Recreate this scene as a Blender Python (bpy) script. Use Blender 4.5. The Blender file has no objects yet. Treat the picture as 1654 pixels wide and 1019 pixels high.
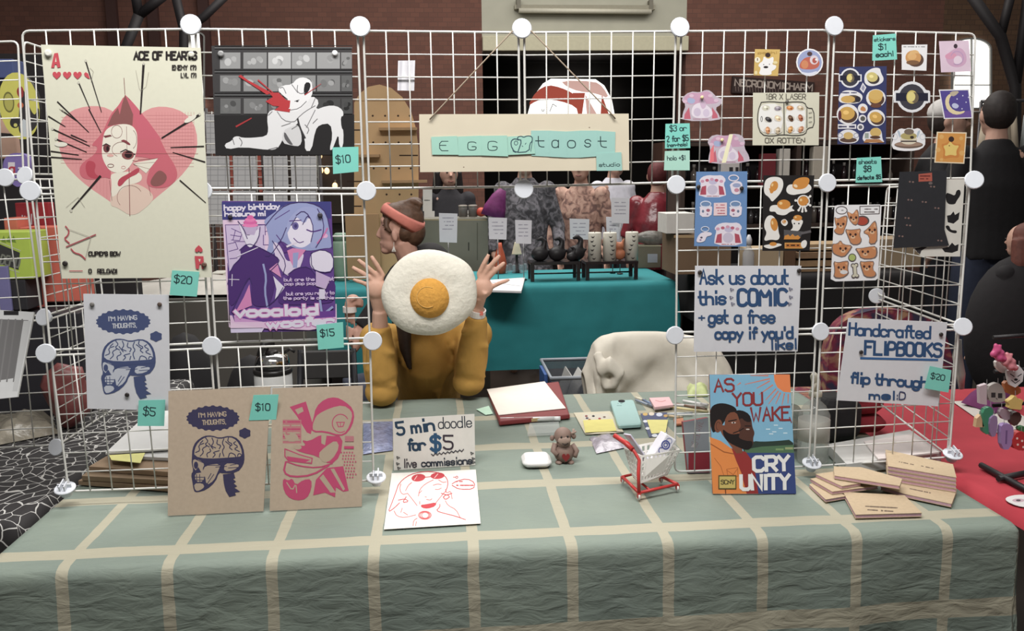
import bpy, math, random
from mathutils import Vector, Matrix, noise
from mathutils.geometry import tessellate_polygon

S = bpy.context.scene
COL = S.collection
random.seed(7)

# ------------------------------------------------------------------ camera
CAM = Vector((0.89742, -2.04433, 1.51354))
FPX, CX, CY = 1400.0, 827.0, 509.5
_ya, _pi, _ro = 0.08218, 0.16355, -0.01191
FW = Vector((math.sin(_ya)*math.cos(_pi), math.cos(_ya)*math.cos(_pi), -math.sin(_pi)))
_r0 = FW.cross(Vector((0, 0, 1))).normalized()
_u0 = _r0.cross(FW)
RT = _r0*math.cos(_ro) + _u0*math.sin(_ro)
UP = -_r0*math.sin(_ro) + _u0*math.cos(_ro)
cam = bpy.data.objects.new('camera', bpy.data.cameras.new('camera'))
cam.data.sensor_width = 36
cam.data.lens = FPX/1654*36
cam.data.clip_end = 100
cam.matrix_world = Matrix(((RT.x, UP.x, -FW.x, CAM.x), (RT.y, UP.y, -FW.y, CAM.y), (RT.z, UP.z, -FW.z, CAM.z), (0, 0, 0, 1)))
COL.objects.link(cam)
S.camera = cam

# ------------------------------------------------------------------ light
S.view_settings.view_transform = 'Standard'
S.view_settings.look = 'None'
S.view_settings.gamma = 1.0
S.view_settings.exposure = 0.0
W = bpy.data.worlds.new('world')
S.world = W
W.use_nodes = True
W.node_tree.nodes['Background'].inputs[0].default_value = (1.0, 0.97, 0.93, 1)
W.node_tree.nodes['Background'].inputs[1].default_value = 0.15
def area(name, loc, tgt, sx, sy, power, col=(1, .96, .9)):
    l = bpy.data.lights.new(name, 'AREA')
    l.shape = 'RECTANGLE'; l.size = sx; l.size_y = sy; l.energy = power; l.color = col
    o = bpy.data.objects.new(name, l)
    o.location = loc
    o.rotation_euler = (Vector(tgt)-Vector(loc)).to_track_quat('-Z', 'Y').to_euler()
    COL.objects.link(o)
    return o
area('unseen_light', (0.9, -1.0, 3.4), (1.0, -.1, 1.0), 2.6, .5, 116, (1, .985, .96))  # added key light, unseen, placed to balance prints, table top and cloth drop
area('unseen_light', (1.0, 3.7, 4.6), (1.0, 3.7, 0), 5.0, 3.2, 225, (1, .98, .95))  # added soft overhead, unseen, set back so the front cloth drop stays dark
area('unseen_light', (2.5, 6.2, 5.0), (2.5, 7.4, 0), 7.0, 1.6, 170)  # unseen overhead area light for the back of the hall

# ------------------------------------------------------------------ pixel to place
def ray(x, y):
    return FW + RT*((x-CX)/FPX) - UP*((y-CY)/FPX)
def U(x, y, Y=0.0):
    d = ray(x, y); return CAM + d*((Y-CAM.y)/d.y)
TZ = 0.741
def UZ(x, y, Z=TZ):
    d = ray(x, y); return CAM + d*((Z-CAM.z)/d.z)
def UX(x, y, X):
    d = ray(x, y); return CAM + d*((X-CAM.x)/d.x)
def PX(p):
    d = p-CAM; z = d.dot(FW); return CX+FPX*d.dot(RT)/z, CY-FPX*d.dot(UP)/z
def ppm(Y):                                   # pixels per metre at depth Y
    return FPX/((Vector((1, Y, 1.2))-CAM).dot(FW))

# ------------------------------------------------------------------ materials
def lin(c):
    c /= 255.0
    return c/12.92 if c <= .04045 else ((c+.055)/1.055)**2.4
_MC = {}
def M(c, rough=.65, metal=0.0, var=.05, scale=30, bump=0.0, alpha=1.0, emit=0.0, spec=.35, coat=0.0, trans=0.0):
    k = (tuple(c), rough, metal, var, scale, bump, alpha, emit, spec, coat, trans)
    if k in _MC: return _MC[k]
    m = bpy.data.materials.new('mat_%d_%d_%d' % tuple(c)); m.use_nodes = True
    n = m.node_tree.nodes; L = m.node_tree.links; p = n['Principled BSDF']
    a = [lin(v) for v in c]
    g = .3*a[0]+.6*a[1]+.1*a[2]; a = [(v*.86+g*.14)*.97 for v in a]
    p.inputs['Base Color'].default_value = (*a, 1)
    p.inputs['Roughness'].default_value = rough
    p.inputs['Metallic'].default_value = metal
    p.inputs['Specular IOR Level'].default_value = spec
    p.inputs['Alpha'].default_value = alpha
    p.inputs['Coat Weight'].default_value = coat
    p.inputs['Transmission Weight'].default_value = trans
    if emit:
        p.inputs['Emission Color'].default_value = (*a, 1); p.inputs['Emission Strength'].default_value = emit
    if var or bump:
        tc = n.new('ShaderNodeTexCoord'); nz = n.new('ShaderNodeTexNoise')
        nz.inputs['Scale'].default_value = scale; nz.inputs['Detail'].default_value = 4
        L.new(tc.outputs['Object'], nz.inputs['Vector'])
        if var:
            mx = n.new('ShaderNodeMix'); mx.data_type = 'RGBA'
            mx.inputs[6].default_value = (*[v*(1-2*var) for v in a], 1)
            mx.inputs[7].default_value = (*[min(1, v*(1+2*var)) for v in a], 1)
            L.new(nz.outputs['Fac'], mx.inputs[0]); L.new(mx.outputs[2], p.inputs['Base Color'])
        if bump:
            b = n.new('ShaderNodeBump'); b.inputs['Strength'].default_value = bump; b.inputs['Distance'].default_value = .01
            L.new(nz.outputs['Fac'], b.inputs['Height']); L.new(b.outputs['Normal'], p.inputs['Normal'])
    _MC[k] = m
    return m
def INK(c): return M(c, .75, 0, 0, spec=.2)

# ------------------------------------------------------------------ mesh builder
ORG = {}
class MB:
    def __init__(s): s.v = []; s.f = []; s.mi = []; s.sm = []; s.mats = []
    def slot(s, m):
        if m not in s.mats: s.mats.append(m)
        return s.mats.index(m)
    def add(s, vs, fs, m, smooth=False):
        o = len(s.v); s.v += [Vector(q) for q in vs]; i = s.slot(m)
        for f in fs: s.f.append([o+k for k in f]); s.mi.append(i); s.sm.append(smooth)
        return s
    def box(s, c, size, m, rz=0.0, rot=None):
        R = rot if rot is not None else Matrix.Rotation(rz, 3, 'Z')
        h = [q*.5 for q in size]
        vs = [Vector(c)+R @ Vector((a*h[0], b*h[1], d*h[2])) for a in (-1, 1) for b in (-1, 1) for d in (-1, 1)]
        return s.add(vs, [(0, 1, 3, 2), (4, 6, 7, 5), (0, 4, 5, 1), (2, 3, 7, 6), (0, 2, 6, 4), (1, 5, 7, 3)], m)
    def rbox(s, c, size, m, r=.01, rz=0.0, rot=None, n=4):     # box with rounded vertical edges and soft rims
        R = rot if rot is not None else Matrix.Rotation(rz, 3, 'Z')
        hx, hy, hz = size[0]/2, size[1]/2, size[2]/2
        r = min(r, hx*.98, hy*.98); e = min(r*.5, hz*.8)
        rings = []
        for z, ins in ((-hz, e), (-hz+e, 0), (hz-e, 0), (hz, e)):
            ring = []
            for (sx, sy, a0) in ((1, 1, 0), (-1, 1, 90), (-1, -1, 180), (1, -1, 270)):
                for k in range(n+1):
                    a = math.radians(a0+90*k/n); rr = max(r-ins, .0001)
                    ring.append(Vector(c)+R @ Vector((sx*(hx-r)+rr*math.cos(a), sy*(hy-r)+rr*math.sin(a), z)))
            rings.append(ring)
        return s.loft(rings, m, True, smooth=False)
    def loft(s, rings, m, cap=True, smooth=True, closed=False):
        n = len(rings[0]); vs = [p for r in rings for p in r]; fs = []
        R = len(rings)
        for i in range(R if closed else R-1):
            j = (i+1) % R
            for k in range(n):
                l = (k+1) % n; fs.append((i*n+k, i*n+l, j*n+l, j*n+k))
        s.add(vs, fs, m, smooth)
        if cap and not closed:
            o = len(s.v)-len(vs); i = s.slot(m)
            s.f.append([o+k for k in range(n)][::-1]); s.mi.append(i); s.sm.append(False)
            s.f.append([o+(R-1)*n+k for k in range(n)]); s.mi.append(i); s.sm.append(False)
        return s
    def tube(s, pts, r, m, n=6, closed=False, cap=True, flat=1.0):
        pts = [Vector(p) for p in pts]; N = len(pts); rings = []; ref = None
        for i, p in enumerate(pts):
            a = pts[(i-1) % N] if (closed or i > 0) else p
            b = pts[(i+1) % N] if (closed or i < N-1) else p
            t = (b-a).normalized()
            if ref is None:
                ref = Vector((0, 0, 1)) if abs(t.z) < .9 else Vector((1, 0, 0))
            x = (ref - t*ref.dot(t))
            if x.length < 1e-4: x = t.orthogonal()
            x.normalize(); y = t.cross(x); ref = x
            rr = r[i] if isinstance(r, (list, tuple)) else r
            ra, rb = rr if isinstance(rr, (list, tuple)) else (rr, rr*flat)
            rings.append([p+x*ra*math.cos(2*math.pi*k/n)+y*rb*math.sin(2*math.pi*k/n) for k in range(n)])
        return s.loft(rings, m, cap, True, closed)
    def lathe(s, prof, o, m, n=20, rot=None, smooth=True):
        R = rot if rot is not None else Matrix.Identity(3)
        rings = [[Vector(o)+R @ Vector((max(r, 1e-4)*math.cos(2*math.pi*k/n), max(r, 1e-4)*math.sin(2*math.pi*k/n), z)) for k in range(n)] for r, z in prof]
        return s.loft(rings, m, True, smooth)
    def ell(s, c, r, m, rot=None, n=16, k=10, f=None):
        R = rot if rot is not None else Matrix.Identity(3)
        rings = []
        for i in range(k+1):
            a = -math.pi/2+math.pi*i/k; z = math.sin(a); q = max(math.cos(a), .002)
            ring = []
            for j in range(n):
                b = 2*math.pi*j/n
                p = Vector((q*math.cos(b)*r[0], q*math.sin(b)*r[1], z*r[2]))
                if f: p = f(p)
                ring.append(Vector(c)+R @ p)
            rings.append(ring)
        return s.loft(rings, m, True, True)
    def prism(s, poly, vec, m):                # planar polygon extruded by vec
        n = len(poly); poly = [Vector(p) for p in poly]; vec = Vector(vec)
        tri = tessellate_polygon([poly])
        vs = poly+[p+vec for p in poly]
        fs = [tuple(t) for t in tri]+[tuple(n+k for k in t[::-1]) for t in tri]
        fs += [(k, (k+1) % n, n+(k+1) % n, n+k) for k in range(n)]
        return s.add(vs, fs, m)
    def grid(s, P, m, smooth=True):
        R, C = len(P), len(P[0])
        return s.add([p for r in P for p in r], [(i*C+j, i*C+j+1, (i+1)*C+j+1, (i+1)*C+j) for i in range(R-1) for j in range(C-1)], m, smooth)
    def build(s, name, parent=None, org=None, bevel=0, remesh=0, smooth=0, subsurf=0, solid=0):
        if parent is not None: org = ORG[parent]
        elif org is None:
            xs = [p.x for p in s.v]; ys = [p.y for p in s.v]
            org = Vector(((min(xs)+max(xs))/2, (min(ys)+max(ys))/2, min(p.z for p in s.v)))
        org = Vector(org)
        me = bpy.data.meshes.new(name)
        me.from_pydata([p-org for p in s.v], [], s.f)
        for m in s.mats: me.materials.append(m)
        me.polygons.foreach_set('material_index', s.mi)
        me.polygons.foreach_set('use_smooth', s.sm)
        me.update()
        o = bpy.data.objects.new(name, me); COL.objects.link(o)
        if parent is not None: o.parent = parent
        else: o.location = org
        ORG[o] = org
        if solid:
            q = o.modifiers.new('solid', 'SOLIDIFY'); q.thickness = solid; q.offset = 0
        if bevel:
            q = o.modifiers.new('bevel', 'BEVEL'); q.width = bevel; q.segments = 2; q.limit_method = 'ANGLE'
        if remesh:
            q = o.modifiers.new('remesh', 'REMESH'); q.mode = 'VOXEL'; q.voxel_size = remesh; q.use_smooth_shade = True
        if smooth:
            q = o.modifiers.new('smooth', 'SMOOTH'); q.factor = .5; q.iterations = smooth
        if subsurf:
            q = o.modifiers.new('sub', 'SUBSURF'); q.levels = subsurf; q.render_levels = subsurf
        return o
def tag(o, label, cat, group=None, kind=None):
    o['label'] = label; o['category'] = cat
    if group: o['group'] = group
    if kind: o['kind'] = kind
    return o
def thing(name, label, cat, loc, group=None):
    o = bpy.data.objects.new(name, None); COL.objects.link(o)
    o.empty_display_size = .05; o.location = loc; ORG[o] = Vector(loc)
    return tag(o, label, cat, group)
def struct(o): o['kind'] = 'structure'; return o
def RX(d): return Matrix.Rotation(math.radians(d), 3, 'X')
def RY(d): return Matrix.Rotation(math.radians(d), 3, 'Y')
def RZ(d): return Matrix.Rotation(math.radians(d), 3, 'Z')

# ------------------------------------------------------------------ flat artwork traced on a plane
_G = dict(A="022942 1535", B="02093948473606 3645433202", C="4839190803123243", D="02092948432202", E="49090242 0636", F="490902 0636",
 G="48391908031232434525", H="0902 4942 0646", I="2922", J="4943321203", K="0902 4905 1642", L="090242", M="0209254942", N="02094249",
 O="190803123243483919", P="02093948463505", Q="190803123243483919 2442", R="02093948463505 2542", S="483919080716364543321203", T="0949 2922",
 U="090312324349", V="092249", W="0912263249", X="0942 4902", Y="0926 4926 2622", Z="09490242",
 a="4536160503123243 4642", b="0902 0516364543321203", c="4536160503123243", d="4942 4536160503123243", e="04444536160503123243", f="48392822 1646",
 g="4536160503123243 4641301001", h="0902 0516364542", i="2622 2829", j="26211001 2829", k="0902 4604 1542", l="2922", m="0602 05162522 25364542",
 n="0602 0516364542", o="160503123243453616", p="0600 0516364543321203", q="4640 4536160503123243", r="0602 05163645", s="45361605143443321203",
 t="19132232 0636", u="0603123243 4642", v="062246", w="0612253246", x="0642 4602", y="0623 4610", z="06460242")
_G.update({'0': "190803123243483919", '1': "182922", '2': "08193948470242", '3': "08193948473626 364543321203", '4': "390545 3932", '5': "4909 0906364543321203",
 '6': "39170503123243453605", '7': "094922", '8': "1908071636454332120305163647483919", '9': "4536160708193948464312", '$': "483919080716364543321203 2a21", '!': "2924 2322",
 '?': "08193948472524 2322", "'": "2927", '+': "2723 0545", '.': "2122", '(': "39282332", ')': "19282312", ':': "2526 2223", '-': "0545",
 '@': "453515143343 47381806031242", '_': "0242"})
def chaikin(p, it=1, closed=False):
    for _ in range(it):
        q = []
        n = len(p)
        if not closed: q.append(p[0])
        for i in range(n if closed else n-1):
            a, b = p[i], p[(i+1) % n]
            q.append((a[0]*.75+b[0]*.25, a[1]*.75+b[1]*.25)); q.append((a[0]*.25+b[0]*.75, a[1]*.25+b[1]*.75))
        if not closed: q.append(p[-1])
        p = q
    return p
class Art:
    """Draws on a plane through p0 with normal n; all points are read off the print as it lies on that plane."""
    STEP = .000012
    def __init__(s, p0, n, mb=None):
        s.p0 = Vector(p0); s.n = Vector(n).normalized()
        if s.n.dot(CAM-s.p0) < 0: s.n = -s.n
        s.mb = mb or MB(); s.k = 1; s.T = None
    def P(s, x, y, off=None):
        if s.T: x, y = s.T(x, y)
        d = ray(x, y); o = s.p0+s.n*(s.k*s.STEP if off is None else off)
        return CAM+d*((o-CAM).dot(s.n)/d.dot(s.n))
    def slab(s, poly, m, th=.001, edge=None):
        a = [s.P(x, y, 0) for x, y in poly]; n = len(a)
        b = [p-s.n*th for p in a]
        tri = tessellate_polygon([a])
        s.mb.add(a+b, [tuple(t) for t in tri]+[tuple(n+k for k in t[::-1]) for t in tri], m)
        s.mb.add(a+b, [(k, (k+1) % n, n+(k+1) % n, n+k) for k in range(n)], edge or m)
        return s
    def poly(s, pts, c, sm=0):
        if sm: pts = chaikin(pts, sm, True)
        a = [s.P(x, y) for x, y in pts]
        t = tessellate_polygon([[Vector((x, y, 0)) for x, y in pts]])
        s.mb.add(a, [tuple(q) for q in t], c if not isinstance(c, tuple) else INK(c)); s.k += 1
        return s
    def blob(s, pts, c): return s.poly(pts, c, 2)
    def ell(s, x, y, rx, ry, c, rot=0, n=20):
        ca, sa = math.cos(math.radians(rot)), math.sin(math.radians(rot))
        return s.poly([(x+rx*math.cos(t)*ca-ry*math.sin(t)*sa, y+rx*math.cos(t)*sa+ry*math.sin(t)*ca) for t in [2*math.pi*i/n for i in range(n)]], c)
    def ring(s, x, y, rx, ry, w, c, a0=0, a1=360, n=18):
        return s.line([(x+rx*math.cos(math.radians(a0+(a1-a0)*i/n)), y+ry*math.sin(math.radians(a0+(a1-a0)*i/n))) for i in range(n+1)], w, c)
    def rect(s, x0, y0, x1, y1, c): return s.poly([(x0, y0), (x1, y0), (x1, y1), (x0, y1)], c)
    def line(s, pts, w, c, sm=0, keep=False):
        m = c if not isinstance(c, tuple) else INK(c)
        if sm: pts = chaikin(pts, sm)
        k0 = s.k
        N = len(pts); L = []; R = []
        for i, p in enumerate(pts):
            a = pts[max(i-1, 0)]; b = pts[min(i+1, N-1)]
            ww = w if not isinstance(w, (list, tuple)) else w[0]+(w[1]-w[0])*i/max(N-1, 1)
            dx, dy = b[0]-a[0], b[1]-a[1]; l = math.hypot(dx, dy) or 1
            ex = 0
            if i == 0: ex = -ww*.35
            if i == N-1: ex = ww*.35
            cx, cy = p[0]+dx/l*ex, p[1]+dy/l*ex
            if 0 < i < N-1:
                l1 = math.hypot(p[0]-a[0], p[1]-a[1]) or 1; l2 = math.hypot(b[0]-p[0], b[1]-p[1]) or 1
                co = ((p[0]-a[0])*(b[0]-p[0])+(p[1]-a[1])*(b[1]-p[1]))/l1/l2
                t1 = ((p[0]-a[0])/l1+(b[0]-p[0])/l2, (p[1]-a[1])/l1+(b[1]-p[1])/l2); lt = math.hypot(*t1)
                if lt > .05: dx, dy, l = t1[0], t1[1], lt
                ww = ww/max(math.sqrt(max((1+co)/2, .0)), .6)
            nx, ny = -dy/l*ww/2, dx/l*ww/2
            L.append(s.P(cx+nx, cy+ny)); R.append(s.P(cx-nx, cy-ny)); s.k += .8
        s.mb.add(L+R, [(i, i+1, N+i+1, N+i) for i in range(N-1)], m)
        s.k = k0+(.3 if keep == True else 1) if keep != 'adv' else s.k+.3
        return s
    def text(s, t, x0, y0, x1, h, w, c, y1=None, slant=0, wf=.36, sm=1):
        """one line of lettering from (x0,y0) to (x1,y1) on its baseline, cap height h"""
        y1 = y0 if y1 is None else y1
        adv = [(.65 if ch == ' ' else .45 if ch in "ilI!'.:" else .75 if ch in 'tf()1' else 1.25 if ch in 'mwMW' else 1) for ch in t]
        tot = sum(adv)-.2; x = 0
        ux, uy = (x1-x0)/tot, (y1-y0)/tot
        w = min(w, wf*ux)
        L = math.hypot(x1-x0, y1-y0); vx, vy = (y1-y0)/L, -(x1-x0)/L
        kb = km = s.k
        for ch, a in zip(t, adv):
            g = _G.get(ch); km = max(km, s.k); s.k = kb
            if g:
                wd = (.8 if a >= .75 else .8)*(a if a > 1 else 1)
                sh = -.22 if a < .5 else (-.1 if a == .75 else 0)
                for st in g.split():
                    pt = []
                    for i in range(0, len(st), 2):
                        gx = int(st[i])/4.0*wd+sh; gy = (int(st[i+1], 16)-2)/7.0
                        pt.append((x0+ux*(x+gx)+vx*h*gy+slant*h*gy, y0+uy*(x+gx)+vy*h*gy))
                    if len(pt) > 3 and sm: pt = chaikin(pt, sm)
                    s.line(pt, w, c, keep='adv')
            x += a
        s.k = max(km, s.k)+1
        return s
    def scrib(s, x0, y0, x1, w, c, y1=None, n=None):                 # a row of small unreadable print
        y1 = y0 if y1 is None else y1
        L = math.hypot(x1-x0, y1-y0); n = n or max(2, int(L/(w*1.3)))
        rnd = random.Random(int(x0*7+y0*13))
        for i in range(n):
            if rnd.random() < .16: continue
            t0, t1 = i/n, (i+.72)/n
            s.line([(x0+(x1-x0)*t0, y0+(y1-y0)*t0), (x0+(x1-x0)*t1, y0+(y1-y0)*t1)], w*(.75+.4*rnd.random()), c, keep=True)
        s.k += 1
        return s
    def done(s, name, label=None, cat=None, group=None, parent=None):
        o = s.mb.build(name, parent)
        if label: tag(o, label, cat, group)
        return o
def vplane(Y): return (Vector((0, Y, 0)), Vector((0, -1, 0)))
def tplane(Z): return (Vector((0, 0, Z)), Vector((0, 0, 1)))
def plane3(a, b, c): return (a, (b-a).cross(c-a))
PAPER = M((236, 234, 232), .8, 0, .02, 60, spec=.2)
# ================================================================== SETTING
fl = MB(); fl.box((2, 3.5, -.05), (22, 16, .1), M((58, 50, 44), .35, 0, .12, 3)); struct(fl.build('floor'))
YW = 9.0
def brickmat(c1, c2, mortar, sc):
    m = bpy.data.materials.new('brick'); m.use_nodes = True
    n = m.node_tree.nodes; L = m.node_tree.links; p = n['Principled BSDF']; p.inputs['Roughness'].default_value = .85
    tc = n.new('ShaderNodeTexCoord'); mp = n.new('ShaderNodeMapping'); mp.inputs['Rotation'].default_value = (math.radians(90), 0, 0)
    b = n.new('ShaderNodeTexBrick'); b.inputs['Scale'].default_value = sc
    b.inputs['Color1'].default_value = (*[lin(v) for v in c1], 1); b.inputs['Color2'].default_value = (*[lin(v) for v in c2], 1)
    b.inputs['Mortar'].default_value = (*[lin(v) for v in mortar], 1); b.inputs['Mortar Size'].default_value = .012
    L.new(tc.outputs['Object'], mp.inputs['Vector']); L.new(mp.outputs['Vector'], b.inputs['Vector']); L.new(b.outputs['Color'], p.inputs['Base Color'])
    return m
BRICK = brickmat((112, 74, 62), (100, 66, 56), (88, 62, 54), 4.5)
BRICK2 = brickmat((104, 78, 58), (92, 68, 52), (70, 54, 44), 4.0)
ox0, ox1, oz = U(779, 85, YW).x, U(1108, 85, YW).x, U(940, 84, YW).z      # opening
wx = U(1520, 100, YW).x
wl = MB()
wl.box(((ox0-9)/2, YW+.2, 3), (ox0+9, .4, 6), BRICK)
wl.box(((wx+ox1)/2, YW+.2, 3), (wx-ox1, .4, 6), BRICK)
wl.box(((wx+13)/2, YW+.2, 3), (13-wx, .4, 6), BRICK2)
struct(wl.build('wall_back'))
pl = MB(); PL = M((178, 176, 158), .8, 0, .06, 4)
pl.box(((ox0+ox1)/2, YW+.15, (oz+6)/2), (ox1-ox0, .3, 6-oz), PL); struct(pl.build('trim_1'))
zb = U(940, 60, YW).z
pl = MB(); pl.box(((ox0+ox1)/2, YW-.06, (oz+zb)/2), (ox1-ox0, .12, zb-oz), M((196, 190, 160), .7)); struct(pl.build('trim_2', bevel=.01))
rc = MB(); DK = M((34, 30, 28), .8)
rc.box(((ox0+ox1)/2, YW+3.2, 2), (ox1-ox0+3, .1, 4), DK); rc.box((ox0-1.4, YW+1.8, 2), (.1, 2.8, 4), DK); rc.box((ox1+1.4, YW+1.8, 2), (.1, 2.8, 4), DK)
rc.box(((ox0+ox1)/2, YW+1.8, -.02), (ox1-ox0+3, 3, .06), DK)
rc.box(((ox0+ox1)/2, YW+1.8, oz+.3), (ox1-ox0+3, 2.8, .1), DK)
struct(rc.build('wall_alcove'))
WIN = M((255, 252, 244), .5, 0, 0, emit=1.6)
def arch(name, x0, x1, yt, yb, Y, bar=True):
    a = Art(*vplane(Y)); cx = (x0+x1)/2; rx = (x1-x0)/2
    pts = [(x1, yb), (x0, yb)]+[(cx-rx*math.cos(t), yt+rx*.55-rx*.55*math.sin(t)) for t in [math.pi*i/12 for i in range(13)]]
    a.slab(pts, WIN, .03)
    w = struct(a.done(name))
    f = Art(*vplane(Y-.02)); FM = M((150, 150, 146), .6)
    f.line(pts+[pts[0]], 2.5, FM, keep=True)
    if bar:
        f.line([(cx, yt), (cx, yb)], 1.5, FM, keep=True); f.line([(x0, (yt+yb*2)/3), (x1, (yt+yb*2)/3)], 1.5, FM)
    fr = f.mb; fo = fr.build('window_frame', w, solid=.03)
    return w
arch('window_1', 300, 330, 52, 175, YW-.05, False)
arch('window_2', 1538, 1600, 62, 175, YW-.05)
# lit window far inside the opening, with red arched lettering-like shapes of the glass
a = Art(*vplane(YW+2.9)); a.slab([(852, 186), (857, 168), (866, 150), (877, 135), (890, 127), (962, 128), (976, 138), (988, 160), (993, 186)], WIN, .03)
RD = M((226, 96, 72), .6, emit=.5); PK = M((240, 190, 176), .6, emit=.75)
a.poly([(852, 172), (866, 147), (885, 137), (905, 141), (925, 150), (938, 162), (936, 186), (930, 172), (905, 163), (880, 160), (866, 163)], RD, 1)
a.poly([(925, 150), (945, 150), (940, 186), (934, 186)], RD); a.poly([(945, 152), (965, 186), (948, 186)], PK); a.poly([(972, 152), (984, 186), (970, 186)], RD)
a.poly([(905, 130), (960, 131), (974, 140), (985, 160), (960, 150), (935, 148), (915, 140)], PK, 1)
a.ring(877, 176, 2, 4, 1, DK, 0, 180).line([(888, 180), (893, 168), (899, 172)], 1, DK)
struct(a.done('window_3'))
# fluorescent tube on the plaster over the opening
p0, p1 = U(838, 17, YW-.1), U(1052, 19, YW-.1)
t = thing('tube_lamp', 'long unlit tube light fixed across the pale plaster panel', 'lamp', (p0+p1)/2)
MB().tube([p0, p1], .03, M((205, 200, 180), .4), 10).build('tube', t)
MB().box((p0+p1)/2+Vector((0, .06, .05)), ((p1-p0).length+.1, .1, .05), M((150, 145, 125), .6)).build('housing', t)
for p in (p0, p1): MB().box(p+Vector((0, .05, .08)), (.05, .1, .12), M((120, 115, 100), .6)).build('bracket', t)
# branching iron columns under the roof
IR = M((38, 34, 36), .6)
def iron(lines, Y, label):
    mb = MB()
    for ln, r in lines: mb.tube([U(x, y, Y) for x, y in ln], r, IR, 8)
    tag(mb.build('iron_column'), label, 'column')
iron([([(200, 560), (204, 75), (224, 25)], .05), ([(224, 25), (214, -40)], .045), ([(224, 25), (275, -15)], .045)], 6.5, 'branching dark iron column rising behind the heart poster, leftmost')
iron([([(296, 560), (297, 50), (278, -30)], .045), ([(297, 50), (330, 27), (370, -12)], .04)], 6.8, 'branching dark iron column behind the left edge of the sheep print')
iron([([(1640, 640), (1640, 140), (1616, 59), (1560, -20)], .055), ([(1616, 59), (1636, -20)], .045), ([(1640, 140), (1656, 30), (1662, -20)], .05)], 6.5, 'branching dark iron column at the far right beside the arched window')
# pipes and dark clutter line high on the left wall
st = MB()
for x in (182, 248, 330): st.box(U(x, 30, YW-.03), (.12, .08, 1.8), M((72, 44, 40), .7))
struct(st.build('trim_3'))

# ================================================================== TABLE AND CLOTH
TX0, TX1, TY0, TY1 = -.035, 2.14, -.335, .90
def clothmat():
    m = bpy.data.materials.new('plaid_cloth'); m.use_nodes = True
    n = m.node_tree.nodes; L = m.node_tree.links; p = n['Principled BSDF']
    p.inputs['Roughness'].default_value = .7; p.inputs['Specular IOR Level'].default_value = .25
    uv = n.new('ShaderNodeUVMap'); sep = n.new('ShaderNodeSeparateXYZ'); L.new(uv.outputs['UV'], sep.inputs[0])
    nz = n.new('ShaderNodeTexNoise'); nz.inputs['Scale'].default_value = 9; L.new(uv.outputs['UV'], nz.inputs['Vector'])
    def stripe(out, off, pitch, width):
        wob = n.new('ShaderNodeMath'); wob.operation = 'MULTIPLY_ADD'; L.new(nz.outputs['Fac'], wob.inputs[0]); wob.inputs[1].default_value = .008; L.new(out, wob.inputs[2])
        a = n.new('ShaderNodeMath'); a.operation = 'SUBTRACT'; L.new(wob.outputs[0], a.inputs[0]); a.inputs[1].default_value = off+.004-pitch*20
        b = n.new('ShaderNodeMath'); b.operation = 'MODULO'; L.new(a.outputs[0], b.inputs[0]); b.inputs[1].default_value = pitch
        c = n.new('ShaderNodeMath'); c.operation = 'LESS_THAN'; L.new(b.outputs[0], c.inputs[0]); c.inputs[1].default_value = width
        return c.outputs[0]
    s1 = stripe(sep.outputs[0], .113, .2065, .024); s2 = stripe(sep.outputs[1], -.298, .303, .05)
    mx = n.new('ShaderNodeMath'); mx.operation = 'MAXIMUM'; L.new(s1, mx.inputs[0]); L.new(s2, mx.inputs[1])
    mu = n.new('ShaderNodeMath'); mu.operation = 'MULTIPLY'; L.new(mx.outputs[0], mu.inputs[0]); mu.inputs[1].default_value = .92
    n2 = n.new('ShaderNodeTexNoise'); n2.inputs['Scale'].default_value = 5; n2.inputs['Detail'].default_value = 6; L.new(uv.outputs['UV'], n2.inputs['Vector'])
    base = n.new('ShaderNodeMix'); base.data_type = 'RGBA'; L.new(n2.outputs['Fac'], base.inputs[0])
    base.inputs[6].default_value = (lin(114), lin(125), lin(119), 1); base.inputs[7].default_value = (lin(136), lin(146), lin(133), 1)
    mc = n.new('ShaderNodeMix'); mc.data_type = 'RGBA'; L.new(mu.outputs[0], mc.inputs[0]); L.new(base.outputs[2], mc.inputs[6])
    mc.inputs[7].default_value = (lin(170), lin(164), lin(144), 1)
    L.new(mc.outputs[2], p.inputs['Base Color'])
    n3 = n.new('ShaderNodeTexNoise'); n3.inputs['Scale'].default_value = 26; n3.inputs['Detail'].default_value = 5; n3.inputs['Distortion'].default_value = .6
    mp = n.new('ShaderNodeMapping'); mp.inputs['Scale'].default_value = (.55, 1.3, 1); L.new(uv.outputs['UV'], mp.inputs['Vector']); L.new(mp.outputs['Vector'], n3.inputs['Vector'])
    b = n.new('ShaderNodeBump'); b.inputs['Strength'].default_value = .35; b.inputs['Distance'].default_value = .012
    L.new(n3.outputs['Fac'], b.inputs['Height']); L.new(b.outputs['Normal'], p.inputs['Normal'])
    return m
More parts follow.
